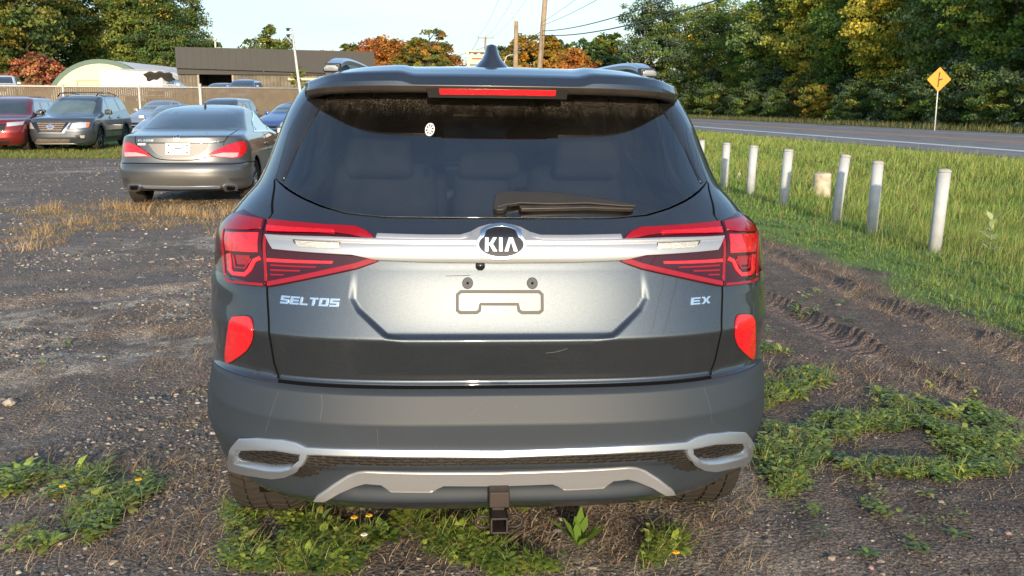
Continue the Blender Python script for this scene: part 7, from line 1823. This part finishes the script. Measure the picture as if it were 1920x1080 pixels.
suvcar('slate blue hatchback roof showing between the red SUV and the dark SUV', 112, 36.0, R(6), pA, sz=1.0, sw=0.93, sl=0.9)
sedcar('silver car with pale windscreen banner behind the dark SUV', 256, 39.0, R(-8), pB, sz=1.13, glass=clr_g)
sedcar('steel blue saloon facing the camera, tucked behind the left flank of the grey saloon', 299, 26.5, R(6), pC, sz=1.0, glass=clr_g)
suvcar('dark car whose roof alone shows over the grey saloon', 386, 38.5, R(-2), pD, sz=0.98, sw=0.95)
sedcar('mid blue saloon facing the camera between the grey saloon and the SUV pillar', 501, 35.0, R(-14), pE, sz=1.05, glass=clr_g)
# beyond the fence, on the raised yard
YARD = 1.6
wp_ = paint('white_vehicle_paint', (0.74, 0.75, 0.76), metal=0.0, rough=0.4)
suvcar('white pickup roof at the far left above the fence', 4, 56.0, R(20), wp_, sz=0.92, z=YARD, group='vehicles beyond the fence')
suvcar('blue car roof in front of the open bay of the black building', 450, 62.0, R(4), pE, sz=0.86, z=YARD, sw=0.98, group='vehicles beyond the fence')
suvcar('dark car roof below the open bay left of the blue one', 398, 66.0, R(-4), pD, sz=0.78, z=YARD, group='vehicles beyond the fence')
# box van
p = at(206, 150, 62.0); v_ = empty('box_van', 'white box van parked in front of the arched shed', 'van', (p.x, 62, YARD), R(-28), 'vehicles beyond the fence')
b_ = MB(); b_.box((0, 1.8, 1.22), (2.0, 3.6, 1.62)); b_.build('cargo_box', wp_, v_, bevel=0.04)
b_ = MB(); b_.box((0, 1.8, 2.06), (2.04, 3.64, 0.06)); b_.build('roof_edge', mat('white_edge', (0.6, 0.6, 0.6)), v_, bevel=0.02)
b_ = MB(); b_.prism([(3.6, 0.4), (5.3, 0.4), (5.3, 1.0), (4.9, 1.15), (4.4, 1.85), (3.6, 1.9)], -0.95, 0.95, Matrix(((0, 0, 1, 0), (1, 0, 0, 0), (0, 1, 0, 0), (0, 0, 0, 1)))); b_.build('cab', wp_, v_, bevel=0.06)
b_ = MB(); b_.prism([(4.47, 1.75), (4.90, 1.2), (4.93, 1.2), (4.52, 1.78)], -0.82, 0.82, Matrix(((0, 0, 1, 0), (1, 0, 0, 0.012), (0, 1, 0, 0.02), (0, 0, 0, 1)))); b_.build('windscreen', M['carglass'], v_)
for sg in (-1, 1):
    for y_ in (0.9, 4.4):
        w_ = bpy.data.objects.new('wheel', None); link(w_, v_); wheel_parts(w_, (sg * 0.86, y_, 0.36), 0.36, 0.22, sg, M['tyre'], M['rim'], n=20)
p = at(268, 150, 60.5); v_ = empty('white_van', 'white rounded van to the right of the box van behind the fence', 'van', (p.x, 60.5, YARD), R(75), 'vehicles beyond the fence')
b_ = MB(); b_.prism([(0, 0.35), (4.6, 0.35), (4.7, 0.9), (4.0, 1.1), (3.4, 1.7), (2.9, 1.82), (0.2, 1.86), (0.0, 1.7)], -0.92, 0.92, Matrix(((0, 0, 1, 0), (1, 0, 0, -2.0), (0, 1, 0, 0), (0, 0, 0, 1)))); b_.build('body', wp_, v_, bevel=0.10, seg=3)
b_ = MB(); b_.prism([(0.3, 1.15), (3.5, 1.15), (3.2, 1.6), (0.35, 1.6)], 0.915, 0.935, Matrix(((0, 0, 1, 0), (1, 0, 0, -2.0), (0, 1, 0, 0), (0, 0, 0, 1)))); b_.build('side_window', M['carglass'], v_)
for sg in (-1, 1):
    for y_ in (-1.2, 1.7):
        w_ = bpy.data.objects.new('wheel', None); link(w_, v_); wheel_parts(w_, (sg * 0.82, y_, 0.34), 0.34, 0.2, sg, M['tyre'], M['rim'], n=20)
# wreck with raised bonnet
K = scaled(flip(SEDAN, 4.63), 1.0, 1.0, 1.0); p = at(290, 150, 58.0)
s_, wr_ = build_car('wrecked_car', 'white wrecked car with its dark crumpled bonnet raised above the fence', 'car', K, (p.x, 58.0, YARD - 0.02), R(4), wp_, (0.95, 3.65), wr=0.325, step=0.10, u2=3.6, group='vehicles beyond the fence')
front_kit(s_, wr_, True, wp_, clr_g, wy=(1.75, 3.5), mir_y=1.75, belt=1.03, top=1.34, ws_v=(1.10, 1.38), aw=0.92)
vs = []; fs = []
for j in range(7):
    for i in range(15):
        x = -0.82 + 1.64 * i / 14; t = j / 6; vs.append((x * (1 + 0.05 * math.sin(9 * t)), 1.35 - 0.75 * t + 0.04 * math.sin(7 * x + 3 * t), 1.28 + 0.50 * t * (1 - 0.2 * (x / 0.82) ** 4) + 0.04 * math.sin(11 * x)))
for j in range(6):
    for i in range(14): q = j * 15 + i; fs.append((q, q + 1, q + 16, q + 15))
o = mesh_obj('raised_bonnet', vs, fs, mat('charred_bonnet', (0.035, 0.028, 0.025), rough=0.8, var=0.4, scale=5), wr_, True); so = o.modifiers.new('s', 'SOLIDIFY'); so.thickness = 0.04
